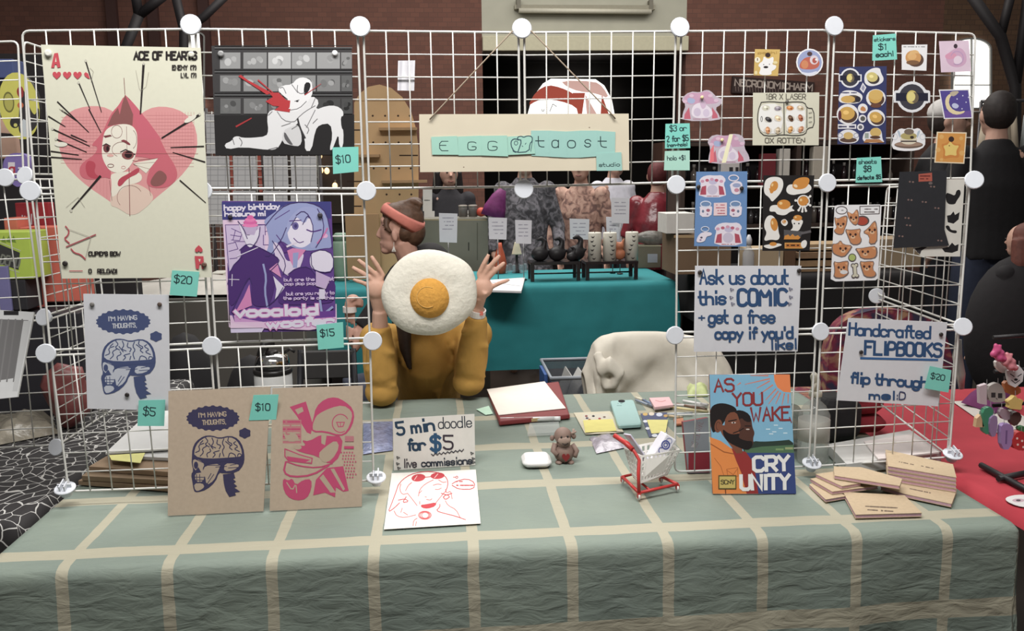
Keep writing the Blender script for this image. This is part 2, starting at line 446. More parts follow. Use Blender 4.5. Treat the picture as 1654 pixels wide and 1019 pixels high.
def drape(name, X0, X1, Y0, Y1, Z, mat, side, front, back, res=.02, wr=1.0, seed=0, vwarp=None, bumpf=None, rad=.022):
    """cloth laid over a table top and falling over its edges; returns the object with UVs in metres"""
    us = []; u = X0-side
    while u < X1+side+res*.5: us.append(u); u += res
    vs = []; v = Y0-front
    while v < Y1+back+res*.5: vs.append(v); v += res
    P = []; UVs = []
    for v in vs:
        row = []
        for u in us:
            ox = (X0-u) if u < X0 else (u-X1 if u > X1 else 0); sx = -1 if u < X0 else 1
            oy = (Y0-v) if v < Y0 else (v-Y1 if v > Y1 else 0); sy = -1 if v < Y0 else 1
            x = min(max(u, X0), X1); y = min(max(v, Y0), Y1); z = Z
            q = math.hypot(ox, oy)
            def fall(d):
                if d < rad*1.57: a = d/rad; return rad*math.sin(a), -rad*(1-math.cos(a))
                return rad, -rad-(d-rad*1.57)
            if q > 0:
                out, dz = fall(max(ox, oy)); dx, dy = ox/q*sx, oy/q*sy
                x += dx*(out-rad+.012); y += dy*(out-rad+.012); z += dz
                h = -dz
                f = min(h/.25, 1)
                fold = (noise.noise(Vector((u*2.2+seed, v*1.2, 3)))*.022+noise.noise(Vector((u*6+seed, v*3.5, 7)))*.011+noise.noise(Vector((u*15, v*19+seed, 1)))*.0035)*f*wr+.012*f
                x += dx*fold; y += dy*fold
            else:
                e = min(u-X0, X1-u, v-Y0, Y1-v); f = min(e/.06, 1)
                z += max(0, noise.noise(Vector((u*5+seed, v*6, 0)))*.0022+noise.noise(Vector((u*13, v*15, 5+seed)))*.0012)*f*wr
                if bumpf: z += bumpf(u, v)
            row.append(Vector((x, y, z)))
        P.append(row)
    mb = MB(); mb.grid(P, mat)
    o = mb.build(name, org=((X0+X1)/2, (Y0+Y1)/2, Z-.3 if Z > .3 else 0))
    uvl = o.data.uv_layers.new(name='UVMap'); C = len(us)
    for lp in o.data.loops:
        i = lp.vertex_index; v = vs[i // C]
        uvl.data[lp.index].uv = (us[i % C], vwarp(v) if vwarp else v)
    return o
def ridge(u, v):                              # the crease that runs along the middle of the cloth
    if v > .5 or v < .2: return 0
    c = .34+.02*noise.noise(Vector((u*5, 0, 0)))
    return .012*math.exp(-((v-c)/.018)**2)*max(0, noise.noise(Vector((u*7, 2, 0)))+.35)*(1 if .95 < u < 1.55 else .25)
cl = drape('tablecloth', TX0, TX1, TY0, TY1, .739, clothmat(), .5, .64, .3, .0125, 1.0, 0, lambda v: v if v > -.273 else -.273+(v+.273)*1.16, ridge)
tag(cl, 'sage green tablecloth with cream plaid stripes covering the front table', 'tablecloth')
t = thing('folding_table', 'folding table under the green plaid cloth', 'table', ((TX0+TX1)/2, (TY0+TY1)/2, 0))
MB().box(((TX0+TX1)/2, (TY0+TY1)/2, .72), (TX1-TX0-.01, TY1-TY0-.01, .026), M((200, 200, 198), .5)).build('tabletop', t, bevel=.004)
for x in (TX0+.2, TX1-.2):
    for y in (TY0+.15, TY1-.15): MB().tube([(x, y, 0), (x, y, .707)], .015, M((90, 90, 92), .4, .6), 10).build('leg', t)

# ================================================================== WIRE GRID WALL
WIRE = M((214, 212, 206), .35, 0, 0, spec=.5); DISC = M((214, 217, 224), .4, 0, .02, 80, spec=.5)
CP = {(0, 0): (30, 45), (1, 0): (310, 42), (2, 0): (582, 45), (3, 0): (842, 48), (4, 0): (1096, 46), (5, 0): (1344, 44), (6, 0): (1580, 50),
      (0, 1): (52, 309), (1, 1): (328, 309), (2, 1): (592, 309), (3, 1): (845, 306), (4, 1): (1090, 299), (5, 1): (1333, 296), (6, 1): (1571, 292),
      (0, 2): (77, 570), (1, 2): (344, 558), (2, 2): (602, 550), (4, 2): (1088, 541), (5, 2): (1322, 535), (6, 2): (1553, 528),
      (0, 3): (107, 798), (1, 3): (362, 788), (2, 3): (608, 780), (4, 3): (1086, 766), (5, 3): (1310, 757), (6, 3): (1537, 742)}
CN = {k: U(x, y, 0) for k, (x, y) in CP.items()}
def wire_panel(A, B, C, D, label, group, ins=.0065):        # corners: top left, top right, bottom right, bottom left
    t = thing('wire_grid_panel', label, 'wire panel', (C+D)/2, group)
    ce = (A+B+C+D)/4
    nn = (B-A).cross(D-A).normalized()
    ex = (B-A).normalized(); ey = (D-A).normalized()
    a, b, c, d = A+ex*ins+ey*ins, B-ex*ins+ey*ins, C-ex*ins-ey*ins, D+ex*ins-ey*ins
    mb = MB(); pts = []; r = .016
    for p, q, s_ in ((a, d, b), (b, a, c), (c, b, d), (d, c, a)):
        u1 = (q-p).normalized()*r; u2 = (s_-p).normalized()*r
        for k in range(5):
            tt = k/4; pts.append(p+u1*(1-tt)**2+u2*tt**2)
    mb.tube(pts, .0027, WIRE, 6, closed=True); mb.build('frame', t)
    mb = MB()
    for i in range(1, 7):
        s_ = i/7
        mb.tube([a.lerp(b, s_)-nn*.002, d.lerp(c, s_)-nn*.002], .0016, WIRE, 5)
        mb.tube([a.lerp(d, s_)+nn*.0012, b.lerp(c, s_)+nn*.0012], .0016, WIRE, 5)
    mb.build('wires', t)
    return t
rowN = ('top', 'middle', 'bottom'); colN = ('first', 'second', 'third', 'fourth', 'fifth', 'sixth')
for c in range(6):
    for r in range(3):
        ks = ((c, r), (c+1, r), (c+1, r+1), (c, r+1))
        if all(k in CN for k in ks) and not (c in (2, 3) and r > 0):
            wire_panel(*[CN[k] for k in ks], 'white wire grid panel of the front stall, %s column from left, %s row' % (colN[c], rowN[r]), 'wire panels of the front stall')
def connector(p, n, label, foot=False, R=.0225):
    t = thing('grid_connector', label, 'connector', p, 'round grid connectors')
    q = Vector(n).to_track_quat('Z', 'Y').to_matrix()
    MB().lathe([(R*.93, .0078), (R, .009), (R, .0115), (R*.92, .013)], p, DISC, 24, q, False).build('disc', t)
    MB().lathe([(R*.5, .0075), (R*.62, 0), (R*.5, -.009), (R*.3, -.013)], p, DISC, 16, q).build('hub', t)
    if foot:
        mb = MB()
        for k in (-1, 1):
            mb.box(p+q @ Vector((k*.0055, 0, .02)), (.003, R*1.3, .014), DISC, rot=q)
        mb.box(p+q @ Vector((0, 0, .018)), (R*1.3, .003, .01), DISC, rot=q)
        mb.build('fins', t)
    return t
posn = ('leftmost', 'second', 'third', 'fourth', 'fifth', 'sixth', 'seventh')
for (c, r), p in CN.items():
    if (c, r) in ((0, 0), (6, 0), (1, 3), (4, 3)): continue
    rn = ('top', 'second', 'third', 'bottom')[r]
    if r == 3:
        connector(p+Vector((0, 0, .006)), (0, -.35, 1), 'clear white foot connector under the wire wall, %s post' % posn[c], True, .024)
    else:
        connector(p, (0.05, -1, .1) if c < 6 else (-.25, -1, .25), 'white round grid connector on the %s row, %s post from left' % (rn, posn[c]))
# ================================================================== PRINTS ON THE WIRE WALL
def zoom(ox, oy, k): return lambda x, y: (ox+x/k, oy+y/k)
ZA, ZB, ZC, ZD, ZE, ZF = zoom(60, 60, 3.638), zoom(330, 60, 4.245), zoom(330, 300, 3.774), zoom(260, 560, 3.397), zoom(0, 470, 2.612), zoom(580, 640, 4.594)
ZG, ZH, ZI, ZJ, ZK, ZL, ZN, ZO = zoom(900, 580, 3.938), zoom(1080, 410, 5.096), zoom(1270, 480, 4.245), zoom(1080, 260, 5.096), zoom(1330, 30, 3.775), zoom(1060, 30, 3.773), zoom(1300, 260, 4.247), zoom(640, 120, 3.938)
ZA2 = zoom(0, 250, 3.919)
def pin(x, y, Y, label, c=(52, 46, 44), r=.0052):
    p = U(x, y, Y); q = Vector((0, -1, .05)).to_track_quat('Z', 'Y').to_matrix()
    o = MB().lathe([(r*.9, -.0004), (r, .001), (r*.95, .0028), (r*.5, .0036)], p, M(c, .4), 14, q, True).build('magnet', org=p)
    return tag(o, label, 'magnet', 'round magnets holding the prints')
def heart(a, x, y, w, c, flip=1):
    a.poly([(x+w*p, y+w*q*flip) for p, q in ((0, .45), (-.38, .08), (-.5, -.15), (-.44, -.36), (-.25, -.45), (-.08, -.38), (0, -.22), (.08, -.38), (.25, -.45), (.44, -.36), (.5, -.15), (.38, .08))], c)
# ---------------- heart poster
a = Art(*vplane(-.018))
CREAM = M((219, 217, 194), .8, 0, .02, 90)
a.slab([(66, 72), (324, 77), (342, 448), (100, 450)], CREAM, .0012)
a.T = ZA
PKL, PKM, PKD, BR, BK, SK = (222, 148, 148), (205, 98, 112), (188, 66, 84), (142, 86, 84), (44, 38, 38), (230, 222, 204)
a.poly([(525, 520), (455, 440), (380, 405), (290, 405), (200, 430), (140, 490), (120, 570), (130, 660), (160, 740), (220, 810), (300, 880), (420, 960), (561, 1062), (690, 950), (790, 870), (870, 790), (930, 700), (945, 600), (920, 500), (860, 440), (780, 410), (690, 408), (620, 440)], PKL, 1)
for i in range(14): a.line([(150+i*20, 470-i*4 if i < 8 else 440), (150+i*20, 690+i*20)], 1.6, (208, 126, 130), keep=True); a.line([(700+i*17, 440), (700+i*17, 900-i*14)], 1.6, (208, 126, 130), keep=True)
for i in range(16): a.line([(140, 470+i*18), (430, 470+i*18)], 1.6, (208, 126, 130), keep=True); a.line([(640, 460+i*20), (920, 460+i*20)], 1.6, (208, 126, 130), keep=True)
a.k += 1
a.blob([(440, 880), (425, 990), (470, 1000), (561, 1060), (660, 985), (690, 940), (650, 890), (560, 850)], (224, 196, 178))
a.blob([(425, 805), (440, 850), (430, 960), (520, 870), (620, 850), (610, 790), (500, 790)], SK)
a.blob([(515, 335), (480, 400), (440, 440), (410, 500), (380, 570), (310, 640), (360, 640), (340, 690), (260, 740), (245, 790), (265, 830), (330, 840), (400, 820), (440, 840), (420, 700), (600, 700), (690, 720), (650, 800), (640, 870), (700, 890), (780, 880), (830, 820), (810, 750), (760, 680), (720, 590), (640, 480), (570, 390)], PKM)
a.poly([(412, 525), (440, 460), (475, 415), (485, 455), (500, 390), (516, 338), (545, 365), (565, 440), (560, 520), (480, 510)], BR)
a.poly([(516, 336), (560, 390), (650, 490), (730, 600), (600, 600), (575, 480)], (206, 96, 114))
a.blob([(385, 600), (400, 545), (450, 515), (540, 508), (585, 545), (590, 620), (580, 700), (540, 770), (490, 800), (430, 790), (395, 740), (378, 690)], (232, 225, 208))
a.line([(560, 725), (710, 712)], 3, BR).poly([(565, 740), (710, 712), (640, 800)], (228, 222, 204)).line([(565, 745), (690, 735)], 2, BR).line([(570, 750), (660, 775)], 2, BR).line([(540, 770), (545, 1050)], 4, BR)
a.blob([(600, 760), (540, 800), (480, 830), (470, 870), (490, 880), (530, 830), (600, 800)], PKD)
a.blob([(700, 790), (660, 850), (680, 880), (740, 870), (770, 820), (730, 780)], BR).blob([(280, 760), (300, 720), (350, 740), (330, 800), (390, 830), (300, 830)], PKD)
a.poly([(388, 580), (430, 573), (440, 582), (400, 592)], (120, 60, 64)).poly([(488, 608), (515, 600), (552, 630), (540, 636), (510, 618)], (140, 60, 70), 1)
a.ell(408, 652, 20, 26, (120, 64, 66)).ell(414, 655, 8, 16, (48, 30, 34)).line([(385, 638), (405, 626), (430, 640)], 5, BK)
a.ell(533, 692, 36, 27, (140, 78, 76)).ell(536, 690, 22, 20, (48, 30, 34)).line([(490, 675), (520, 660), (575, 690)], 6, BK)
a.ring(468, 555, 32, 38, 2, BR).ring(500, 660, 60, 45, 2, BR, 120, 300).ring(545, 600, 40, 60, 2, BR, 300, 420).line([(525, 525), (528, 660)], 2, BR)
a.ring(432, 755, 18, 10, 3, BR).ring(507, 765, 12, 8, 2, PKL).ell(430, 695, 20, 8, (226, 170, 160)).ell(580, 720, 14, 8, (226, 170, 160)).line([(265, 683), (945, 684)], 2, (190, 110, 110)).line([(510, 240), (516, 335)], 3, BR)
a.ring(545, 940, 75, 70, 1.5, BR, 140, 330).line([(655, 870), (668, 930)], 2, BR).line([(425, 840), (440, 960)], 2, BR)
for p in (((285, 140), (378, 440)), ((245, 270), (310, 420)), ((305, 425), (375, 560)), ((625, 165), (607, 450)), ((120, 380), (303, 558)), ((145, 430), (230, 490)), ((67, 465), (165, 525)), ((92, 540), (308, 640)), ((200, 575), (292, 615)), ((115, 600), (290, 675)), ((82, 670), (243, 692)), ((84, 705), (262, 717)), ((950, 458), (733, 592)), ((978, 641), (785, 648)), ((985, 733), (798, 677)), ((840, 842), (990, 972)), ((370, 818), (195, 1020))):
    w = 14 if p[0][0] in (625, 950, 370) else 8
    a.line(p, (w, w*.55), BK, keep=True)
a.k += 1
for x, y in ((285, 138), (243, 266), (626, 155), (90, 538), (110, 598), (955, 452), (200, 1020)): a.ell(x, y, 7, 9, (200, 196, 180))
for q in (((580, 195), (600, 300), (612, 320)), ((655, 205), (640, 290), (615, 310)), ((310, 180), (330, 200), (318, 260)), ((170, 1000), (240, 940), (280, 1000)), ((130, 420), (160, 440), (135, 425))): a.line(q, 2, (176, 170, 156))
a.ell(900, 480, 40, 14, (226, 222, 206), -30).ell(140, 630, 38, 14, (226, 222, 206))
for i, x in enumerate((115, 176, 237)): heart(a, x, 225, 50, (206, 70, 84))
a.poly([(275, 215), (285, 205), (300, 214), (310, 245), (295, 240), (280, 228)], (206, 70, 84))
a.poly([(100, 95), (122, 92), (138, 176), (120, 180), (114, 160), (104, 160), (100, 180), (82, 180)], (206, 70, 84)).poly([(105, 145), (114, 145), (110, 118)], CREAM)
a.text('ACE OF HEARTS', 570, 130, 936, 44, 12, BK, 130, sm=0)
a.text('ENEMY (?)', 795, 191, 937, 25, 7, BK, 191, sm=0).text('LVL (?)', 846, 236, 937, 25, 7, BK, 236, sm=0)
a.T = ZA2
a.line([(415, 452), (438, 480), (430, 510), (405, 530), (438, 558)], 8, (190, 70, 84), 1).line([(450, 595), (470, 620), (510, 630), (540, 660)], 8, (190, 70, 84), 1).line([(420, 582), (605, 505)], 8, (176, 84, 92))
a.line([(420, 465), (575, 522), (540, 655)], 3, (170, 160, 150)).line([(440, 735), (522, 735)], 5, (190, 70, 84))
a.text("CUPID'S BOW", 562, 638, 762, 24, 8, BK, 638, sm=0).text("0", 562, 748, 578, 24, 8, BK, sm=0).text("RELOAD!", 618, 748, 740, 24, 8, BK, sm=0)
heart(a, 1258, 594, 50, (206, 70, 84), -1)
a.poly([(1240, 720), (1258, 724), (1264, 690), (1272, 690), (1278, 722), (1290, 720), (1288, 642), (1232, 640)], (206, 70, 84)).poly([(1256, 660), (1270, 660), (1264, 680)], CREAM)
a.done('art_poster', 'large cream poster of a pink hooded figure over a heart pierced by arrows', 'poster')
pin(78, 86, -.0194, 'pale magnet at the upper left corner of the heart poster', (226, 224, 214), .008)
pin(309, 88, -.0194, 'cream magnet over the last letter of the heart poster title', (214, 212, 196), .007)
pin(105.5, 425.5, -.0194, 'dark magnet at the lower left corner of the heart poster', r=.006)
pin(330, 427.5, -.0194, 'brown magnet at the lower right corner of the heart poster', (104, 76, 64), .006)
# ---------------- sheep print
a = Art(*vplane(-.012)); a.slab([(341.5, 74), (568, 77), (572, 251), (348, 251.5)], M((58, 56, 57), .8, 0, .06, 60), .001); a.T = ZB
for r, (y0, y1) in enumerate(((105, 216), (262, 372), (420, 525))):
    for i, x in enumerate((105, 268, 438, 600, 772, 938)):
        rnd = random.Random(i*3+r*17); g = (150, 118, 96)[r]+rnd.randint(-26, 26); d = r*3+8 if i == 0 else r*4
        x1 = (245, 428, 594, 762, 930, 1012)[i]
        a.poly([(x+d*.3, y0), (x1+d*.3, y0), (x1+d*.3, y1), (x+d*.3, y1)], (g, g, g))
        for k in range(4):
            g2 = max(40, min(220, g+rnd.randint(-40, 40))); q = rnd.uniform(.25, .8)
            a.ell(x+(x1-x)*rnd.uniform(.25, .75), y0+(y1-y0)*rnd.uniform(.3, .7), (x1-x)*.2*q+6, (y1-y0)*.22*q+6, (g2, g2, g2), rnd.randint(0, 90), 12)
for y in (72, 236, 395): a.rect(70, y-4, 1015, y+6, (92, 92, 93)); a.rect(70, y-16, 1015, y-11, (44, 43, 44))
a.poly([(70, 535), (1028, 530), (1030, 806), (80, 810)], (40, 38, 39))
WH, GR = (222, 221, 222), (120, 118, 120)
a.poly([(135, 735), (190, 710), (200, 685), (230, 678), (262, 690), (330, 690), (425, 680), (440, 640), (430, 560), (440, 510), (480, 495), (560, 500), (640, 560), (640, 600), (560, 640), (530, 720), (500, 765), (450, 775), (260, 752), (155, 770)], WH, 1)
a.poly([(540, 640), (600, 610), (650, 600), (672, 700), (655, 748), (610, 745), (530, 725)], (206, 205, 206), 1).poly([(548, 640), (590, 710), (612, 742), (580, 735), (545, 690)], (96, 94, 96), 1)
a.poly([(480, 480), (560, 500), (640, 470), (690, 440), (740, 400), (790, 440), (760, 500), (840, 470), (905, 470), (950, 500), (955, 540), (935, 545), (940, 620), (955, 640), (952, 755), (925, 755), (920, 660), (890, 740), (875, 775), (858, 770), (880, 680), (865, 590), (790, 600), (760, 640), (735, 780), (690, 780), (690, 700), (650, 580), (560, 570)], WH, 1)
a.poly([(500, 360), (540, 330), (600, 325), (640, 280), (690, 275), (735, 300), (742, 350), (740, 400), (690, 470), (620, 520), (560, 480), (580, 430), (540, 400)], (230, 229, 230), 1)
a.poly([(690, 310), (725, 310), (730, 345), (690, 410), (680, 370)], (40, 38, 40), 1)
for q in (((640, 330), (635, 370), (660, 390), (690, 380)), ((600, 325), (640, 380)), ((520, 350), (540, 340), (560, 385)), ((505, 360), (520, 400)), ((620, 440), (650, 430)), ((590, 500), (650, 490), (700, 440)), ((640, 555), (690, 510), (760, 470)), ((500, 510), (540, 570), (610, 585), (640, 560)), ((700, 620), (730, 560), (760, 500)), ((440, 535), (465, 510)), ((760, 420), (735, 480)), ((530, 610), (590, 590)), ((600, 630), (640, 605)), ((690, 600), (720, 630), (705, 660)), ((775, 560), (745, 590)), ((240, 690), (262, 720), (250, 745)), ((195, 700), (205, 735)), ((440, 770), (500, 755))):
    a.line(q, 5, GR, 1)
a.line([(640, 560), (655, 620), (690, 690)], 12, (60, 58, 60), 1).ell(637, 438, 9, 6, (50, 48, 50))
RED = (188, 46, 52)
a.poly([(440, 380), (510, 380), (560, 430), (590, 435), (585, 480), (560, 512), (480, 500), (515, 475), (470, 470), (420, 440), (470, 410)], RED)
a.poly([(232, 268), (250, 258), (300, 295), (460, 380), (430, 395), (330, 330)], RED).line([(370, 295), (470, 380)], (10, 6), RED).line([(690, 395), (800, 320)], (6, 3), RED).line([(220, 612), (322, 556)], (12, 8), (170, 44, 48)).poly([(585, 515), (520, 505), (590, 490)], RED)
a.done('art_print', 'dark print of a white kneeling figure embracing a lamb with a red splash', 'print')
pin(357, 87, -.0132, 'grey magnet at the upper left corner of the sheep print', (150, 150, 150), .007)
pin(541, 86, -.0132, 'white magnet at the upper right of the sheep print', (226, 226, 226), .0065)
# ---------------- purple print
a = Art(*vplane(-.014)); a.slab([(358.5, 324.5), (535, 326), (543, 534), (373, 537)], M((98, 62, 142), .8, 0, .03, 80), .001); a.T = ZC
NV, PU, LA, PI, LB, WP = (66, 66, 132), (92, 54, 132), (178, 168, 206), (232, 186, 222), (150, 158, 206), (222, 214, 232)
a.poly([(106, 100), (770, 96), (772, 200), (110, 208)], NV)
a.poly([(112, 208), (395, 206), (400, 440), (140, 470), (150, 830), (165, 870), (150, 860)], (226, 196, 222)).poly([(128, 238), (370, 236), (370, 430), (150, 520), (130, 400)], (206, 186, 220))
for q in (((165, 260), (230, 290), (215, 335), (165, 330)), ((180, 340), (255, 340), (262, 360)), ((145, 355), (190, 345), (205, 385), (150, 400)), ((190, 270), (175, 330)), ((160, 300), (225, 310)), ((128, 238), (370, 236), (372, 300)), ((128, 238), (150, 515)), ((155, 445), (200, 440)), ((330, 240), (400, 235), (412, 290), (400, 400)), ((370, 280), (405, 270), (395, 320)), ((360, 300), (360, 360), (400, 360))): a.line(q, 4, PU)
a.text('happy birthday', 122, 150, 458, 32, 9, WP, 140, sm=0).text('hatsune mi', 126, 186, 372, 28, 9, WP, 182, sm=0)
# generic long-haired figure in a purple jacket with a cupcake
a.blob([(375, 240), (360, 210), (430, 160), (500, 110), (600, 95), (690, 115), (740, 160), (760, 240), (775, 330), (780, 380), (730, 380), (640, 400), (540, 380), (450, 320), (430, 420), (370, 430), (400, 340)], LB)
a.blob([(500, 260), (530, 200), (600, 170), (680, 200), (690, 290), (650, 350), (590, 385), (520, 350)], (226, 218, 236))
a.blob([(500, 250), (520, 190), (600, 120), (700, 140), (735, 220), (720, 310), (660, 390), (640, 360), (670, 260), (640, 180), (610, 240), (560, 180), (530, 240), (480, 340)], (158, 164, 210))
a.ell(555, 245, 20, 24, (110, 100, 160)).ell(557, 245, 9, 12, (70, 60, 120)).line([(625, 268), (660, 282), (712, 268)], 8, PU, 1).line([(520, 215), (590, 210)], 6, PU).line([(545, 320), (575, 350), (605, 340)], 5, PU, 1)
a.line([(430, 205), (520, 150)], 4, PU).line([(440, 300), (500, 380)], 5, PU).line([(690, 350), (730, 300), (750, 260)], 10, (206, 110, 170), 1).ell(735, 305, 18, 14, (226, 170, 210)).line([(505, 370), (560, 345)], 12, (222, 210, 228))
a.poly([(455, 365), (500, 380), (540, 400), (480, 410), (455, 395)], PU)
a.blob([(640, 470), (650, 410), (720, 385), (790, 420), (785, 520), (720, 530), (660, 510)], WP).blob([(415, 330), (470, 370), (500, 470), (560, 440), (620, 400), (560, 560), (480, 540), (430, 430)], (216, 200, 226))
a.poly([(505, 395), (540, 380), (620, 390), (560, 470), (545, 500), (520, 450)], (216, 130, 180)).poly([(540, 410), (575, 405), (565, 500), (540, 500)], LB)
a.blob([(215, 390), (260, 350), (330, 370), (440, 430), (460, 460), (400, 520), (440, 560), (410, 700), (380, 740), (280, 730), (290, 600), (270, 540), (160, 780), (140, 600), (160, 500), (230, 430)], (80, 48, 118))
a.blob([(510, 540), (560, 500), (640, 490), (690, 560), (800, 560), (800, 700), (740, 720), (480, 730), (440, 700), (480, 620)], (82, 48, 122))
a.poly([(275, 600), (290, 730), (190, 770), (240, 680)], (216, 130, 186)).poly([(420, 550), (490, 620), (430, 700), (440, 630)], WP).poly([(395, 510), (445, 470), (470, 560)], (214, 140, 190))
a.line([(360, 480), (378, 560), (368, 640), (385, 740)], 12, LB, 1).line([(200, 430), (340, 370)], 5, WP, 1).line([(145, 570), (212, 572)], 4, WP).line([(170, 540), (168, 610)], 4, WP)
a.blob([(205, 215), (235, 250), (260, 320), (340, 250), (330, 320), (280, 390), (240, 330)], WP).poly([(235, 250), (325, 248), (305, 300), (260, 298)], (190, 170, 206))
for i, (w, y) in enumerate(((48, 240), (42, 222), (33, 207), (20, 192))): a.ell(280, y, w, 13, (222, 96, 166) if i % 2 else (236, 122, 182))
for q in (((375, 240), (430, 170), (500, 112), (600, 96), (690, 116), (745, 165), (772, 300), (780, 380)), ((500, 255), (470, 330), (400, 430), (372, 428)), ((560, 180), (600, 150), (640, 180), (668, 260), (650, 340)), ((600, 235), (628, 180), (640, 195)), ((530, 240), (560, 190)), ((690, 140), (730, 220), (722, 310), (680, 375)), ((415, 335), (450, 390), (500, 470), (480, 540)), ((650, 410), (720, 385), (788, 420), (785, 520), (720, 530), (655, 505), (650, 410)), ((215, 392), (262, 350), (330, 372), (440, 430), (462, 462), (402, 520)), ((142, 600), (162, 500), (230, 432)), ((290, 600), (272, 545), (165, 770)), ((510, 540), (560, 500), (640, 492), (690, 560)), ((205, 215), (238, 260), (262, 322)), ((340, 250), (332, 320), (282, 388)), ((480, 620), (440, 690), (380, 738))): a.line(q, 4.5, (70, 50, 112), 1)
a.ell(570, 595, 6, 6, WP)
a.text('but are the cutest', 486, 582, 790, 20, 5, (206, 180, 222), 576).text('pop pop pop star', 490, 606, 760, 18, 5, (206, 180, 222), 600).text('but are you ready to', 500, 668, 792, 20, 5, (206, 180, 222), 660).text('the party is on this', 484, 694, 790, 18, 5, (206, 180, 222), 690)
a.poly([(680, 520), (770, 560), (740, 630), (680, 610)], (196, 170, 210)).rect(700, 630, 735, 690, (216, 206, 228)).line([(705, 700), (718, 790), (780, 740)], 14, LB, 1)
a.poly([(158, 830), (370, 835), (385, 865), (160, 868)], (230, 200, 226)).poly([(160, 872), (365, 868), (350, 892), (162, 896)], (214, 202, 232)).poly([(155, 790), (170, 790), (185, 830), (800, 800), (800, 720), (806, 720), (808, 850), (640, 880), (380, 870), (160, 835)], (226, 190, 222))
a.poly([(180, 790), (260, 765), (345, 830), (185, 830)], (206, 150, 206)).poly([(190, 800), (800, 760), (800, 800), (360, 830)], (110, 62, 150))
PO = (206, 116, 190)
a.text('vocaloid', 188, 798, 688, 58, 30, PO, 782, wf=.62, sm=0).text('woofer', 385, 866, 790, 46, 28, PO, 840, wf=.6, sm=0)
a.text('vocaloid', 188, 798, 688, 58, 20, WP, 782, wf=.4, sm=0).text('woofer', 385, 866, 790, 46, 19, WP, 840, wf=.4, sm=0)
a.done('art_print', 'purple print of a figure with pale blue hair holding a pink cupcake', 'print')
pin(372, 350, -.0152, 'dark magnet at the upper left of the purple print', (58, 52, 62)); pin(517, 347.5, -.0152, 'dark magnet at the upper right of the purple print', (66, 62, 70), .006)
# ---------------- skull prints
def skull(a, c, paper, tint):
    n = 44
    a.poly([(285+(143+(7 if i % 2 else -5))*math.cos(2*math.pi*i/n), 392+(67+(7 if i % 2 else -5))*math.sin(2*math.pi*i/n)) for i in range(n)], c, 1)
    a.text("I'M HAVING", 205, 388, 358, 24, 5, paper, 380).text('THOUGHTS.', 228, 428, 356, 24, 5, paper, 422)
    a.poly([(460+(32+(5 if i % 2 else -3))*math.cos(2*math.pi*i/12), 474+(28+(4 if i % 2 else -3))*math.sin(2*math.pi*i/12)) for i in range(12)], c, 1)
    a.poly([(170, 605), (172, 560), (190, 520), (235, 488), (280, 486), (320, 500), (380, 486), (425, 505), (452, 550), (460, 610), (452, 650), (420, 690), (340, 695), (318, 690), (300, 740), (250, 785), (195, 800), (180, 790), (172, 740), (165, 700), (178, 680), (168, 640)], c, 1)
    a.poly([(182, 600), (185, 560), (205, 522), (245, 495), (285, 494), (320, 508), (378, 494), (415, 512), (440, 555), (446, 600), (400, 606), (250, 615)], paper, 1)
    rnd = random.Random(5)
    for q in (((190, 580), (215, 570), (205, 540), (235, 530)), ((215, 600), (235, 580), (225, 560), (250, 545)), ((245, 500), (260, 520), (240, 535), (265, 550)), ((255, 605), (250, 585), (275, 575), (268, 560)), ((280, 500), (290, 525), (275, 545), (300, 555)), ((285, 607), (300, 590), (285, 580), (320, 570)), ((310, 510), (305, 535), (330, 540), (320, 560)), ((345, 505), (335, 530), (350, 550), (335, 570), (345, 600)), ((370, 500), (365, 520), (395, 535), (372, 550), (390, 565)), ((410, 520), (395, 530), (425, 548), (400, 560), (430, 575)), ((370, 605), (378, 580), (405, 590), (410, 602)), ((420, 600), (425, 585), (440, 590)), ((230, 515), (215, 530)), ((320, 605), (325, 585)), ((355, 520), (380, 540)), ((262, 530), (285, 560))):
        a.line(q, 5.5, c, 1, keep=True)
    a.k += 1
    a.poly([(178, 615), (215, 622), (240, 645), (226, 672), (242, 692), (215, 692), (180, 672), (174, 640)], tint, 1).poly([(185, 695), (225, 690), (245, 650), (330, 640), (310, 690), (290, 735), (250, 760), (240, 700), (232, 740), (190, 742)], tint, 1).poly([(180, 750), (228, 748), (240, 770), (210, 790), (188, 790)], tint, 1).poly([(350, 640), (400, 640), (435, 650), (400, 678), (345, 684)], tint, 1)
    for q in (((175, 610), (240, 640), (330, 630), (450, 622)), ((240, 650), (320, 650)), ((172, 715), (235, 716)), ((173, 730), (232, 732)), ((195, 700), (197, 745)), ((212, 700), (214, 745)), ((290, 700), (255, 750)), ((275, 695), (258, 725)), ((300, 660), (360, 656)), ((380, 650), (430, 640)), ((370, 665), (420, 662))): a.line(q, 4, c, keep=True)
    a.k += 1
    a.ell(192, 650, 12, 20, c).poly([(180, 690), (205, 660), (222, 690)], c)
    a.poly([(340, 700), (400, 692), (408, 720), (395, 725), (412, 740), (398, 748), (418, 765), (402, 772), (435, 795), (405, 800), (412, 815), (375, 824), (355, 790), (345, 750)], c)
# white skull print
a = Art(*vplane(-.012)); a.slab([(134.5, 474.5), (272.5, 476), (275, 663), (141, 660)], M((214, 214, 220), .8, 0, .02, 60), .001)
a.T = lambda x, y: ZE(520+(x-285)*.79, 128+(y-390)*.755)
skull(a, (74, 86, 128), (200, 203, 213), (196, 200, 212))
a.done('art_print', 'white print of a blue skull with exposed brain and a thought bubble', 'print')
pin(149, 491.5, -.013, 'grey magnet at the upper left of the white skull print', (120, 116, 112)); pin(258, 491.5, -.013, 'brown magnet at the upper right of the white skull print', (92, 76, 68)); pin(205.5, 637.5, -.013, 'dark magnet below the skull on the white print', (48, 42, 40))
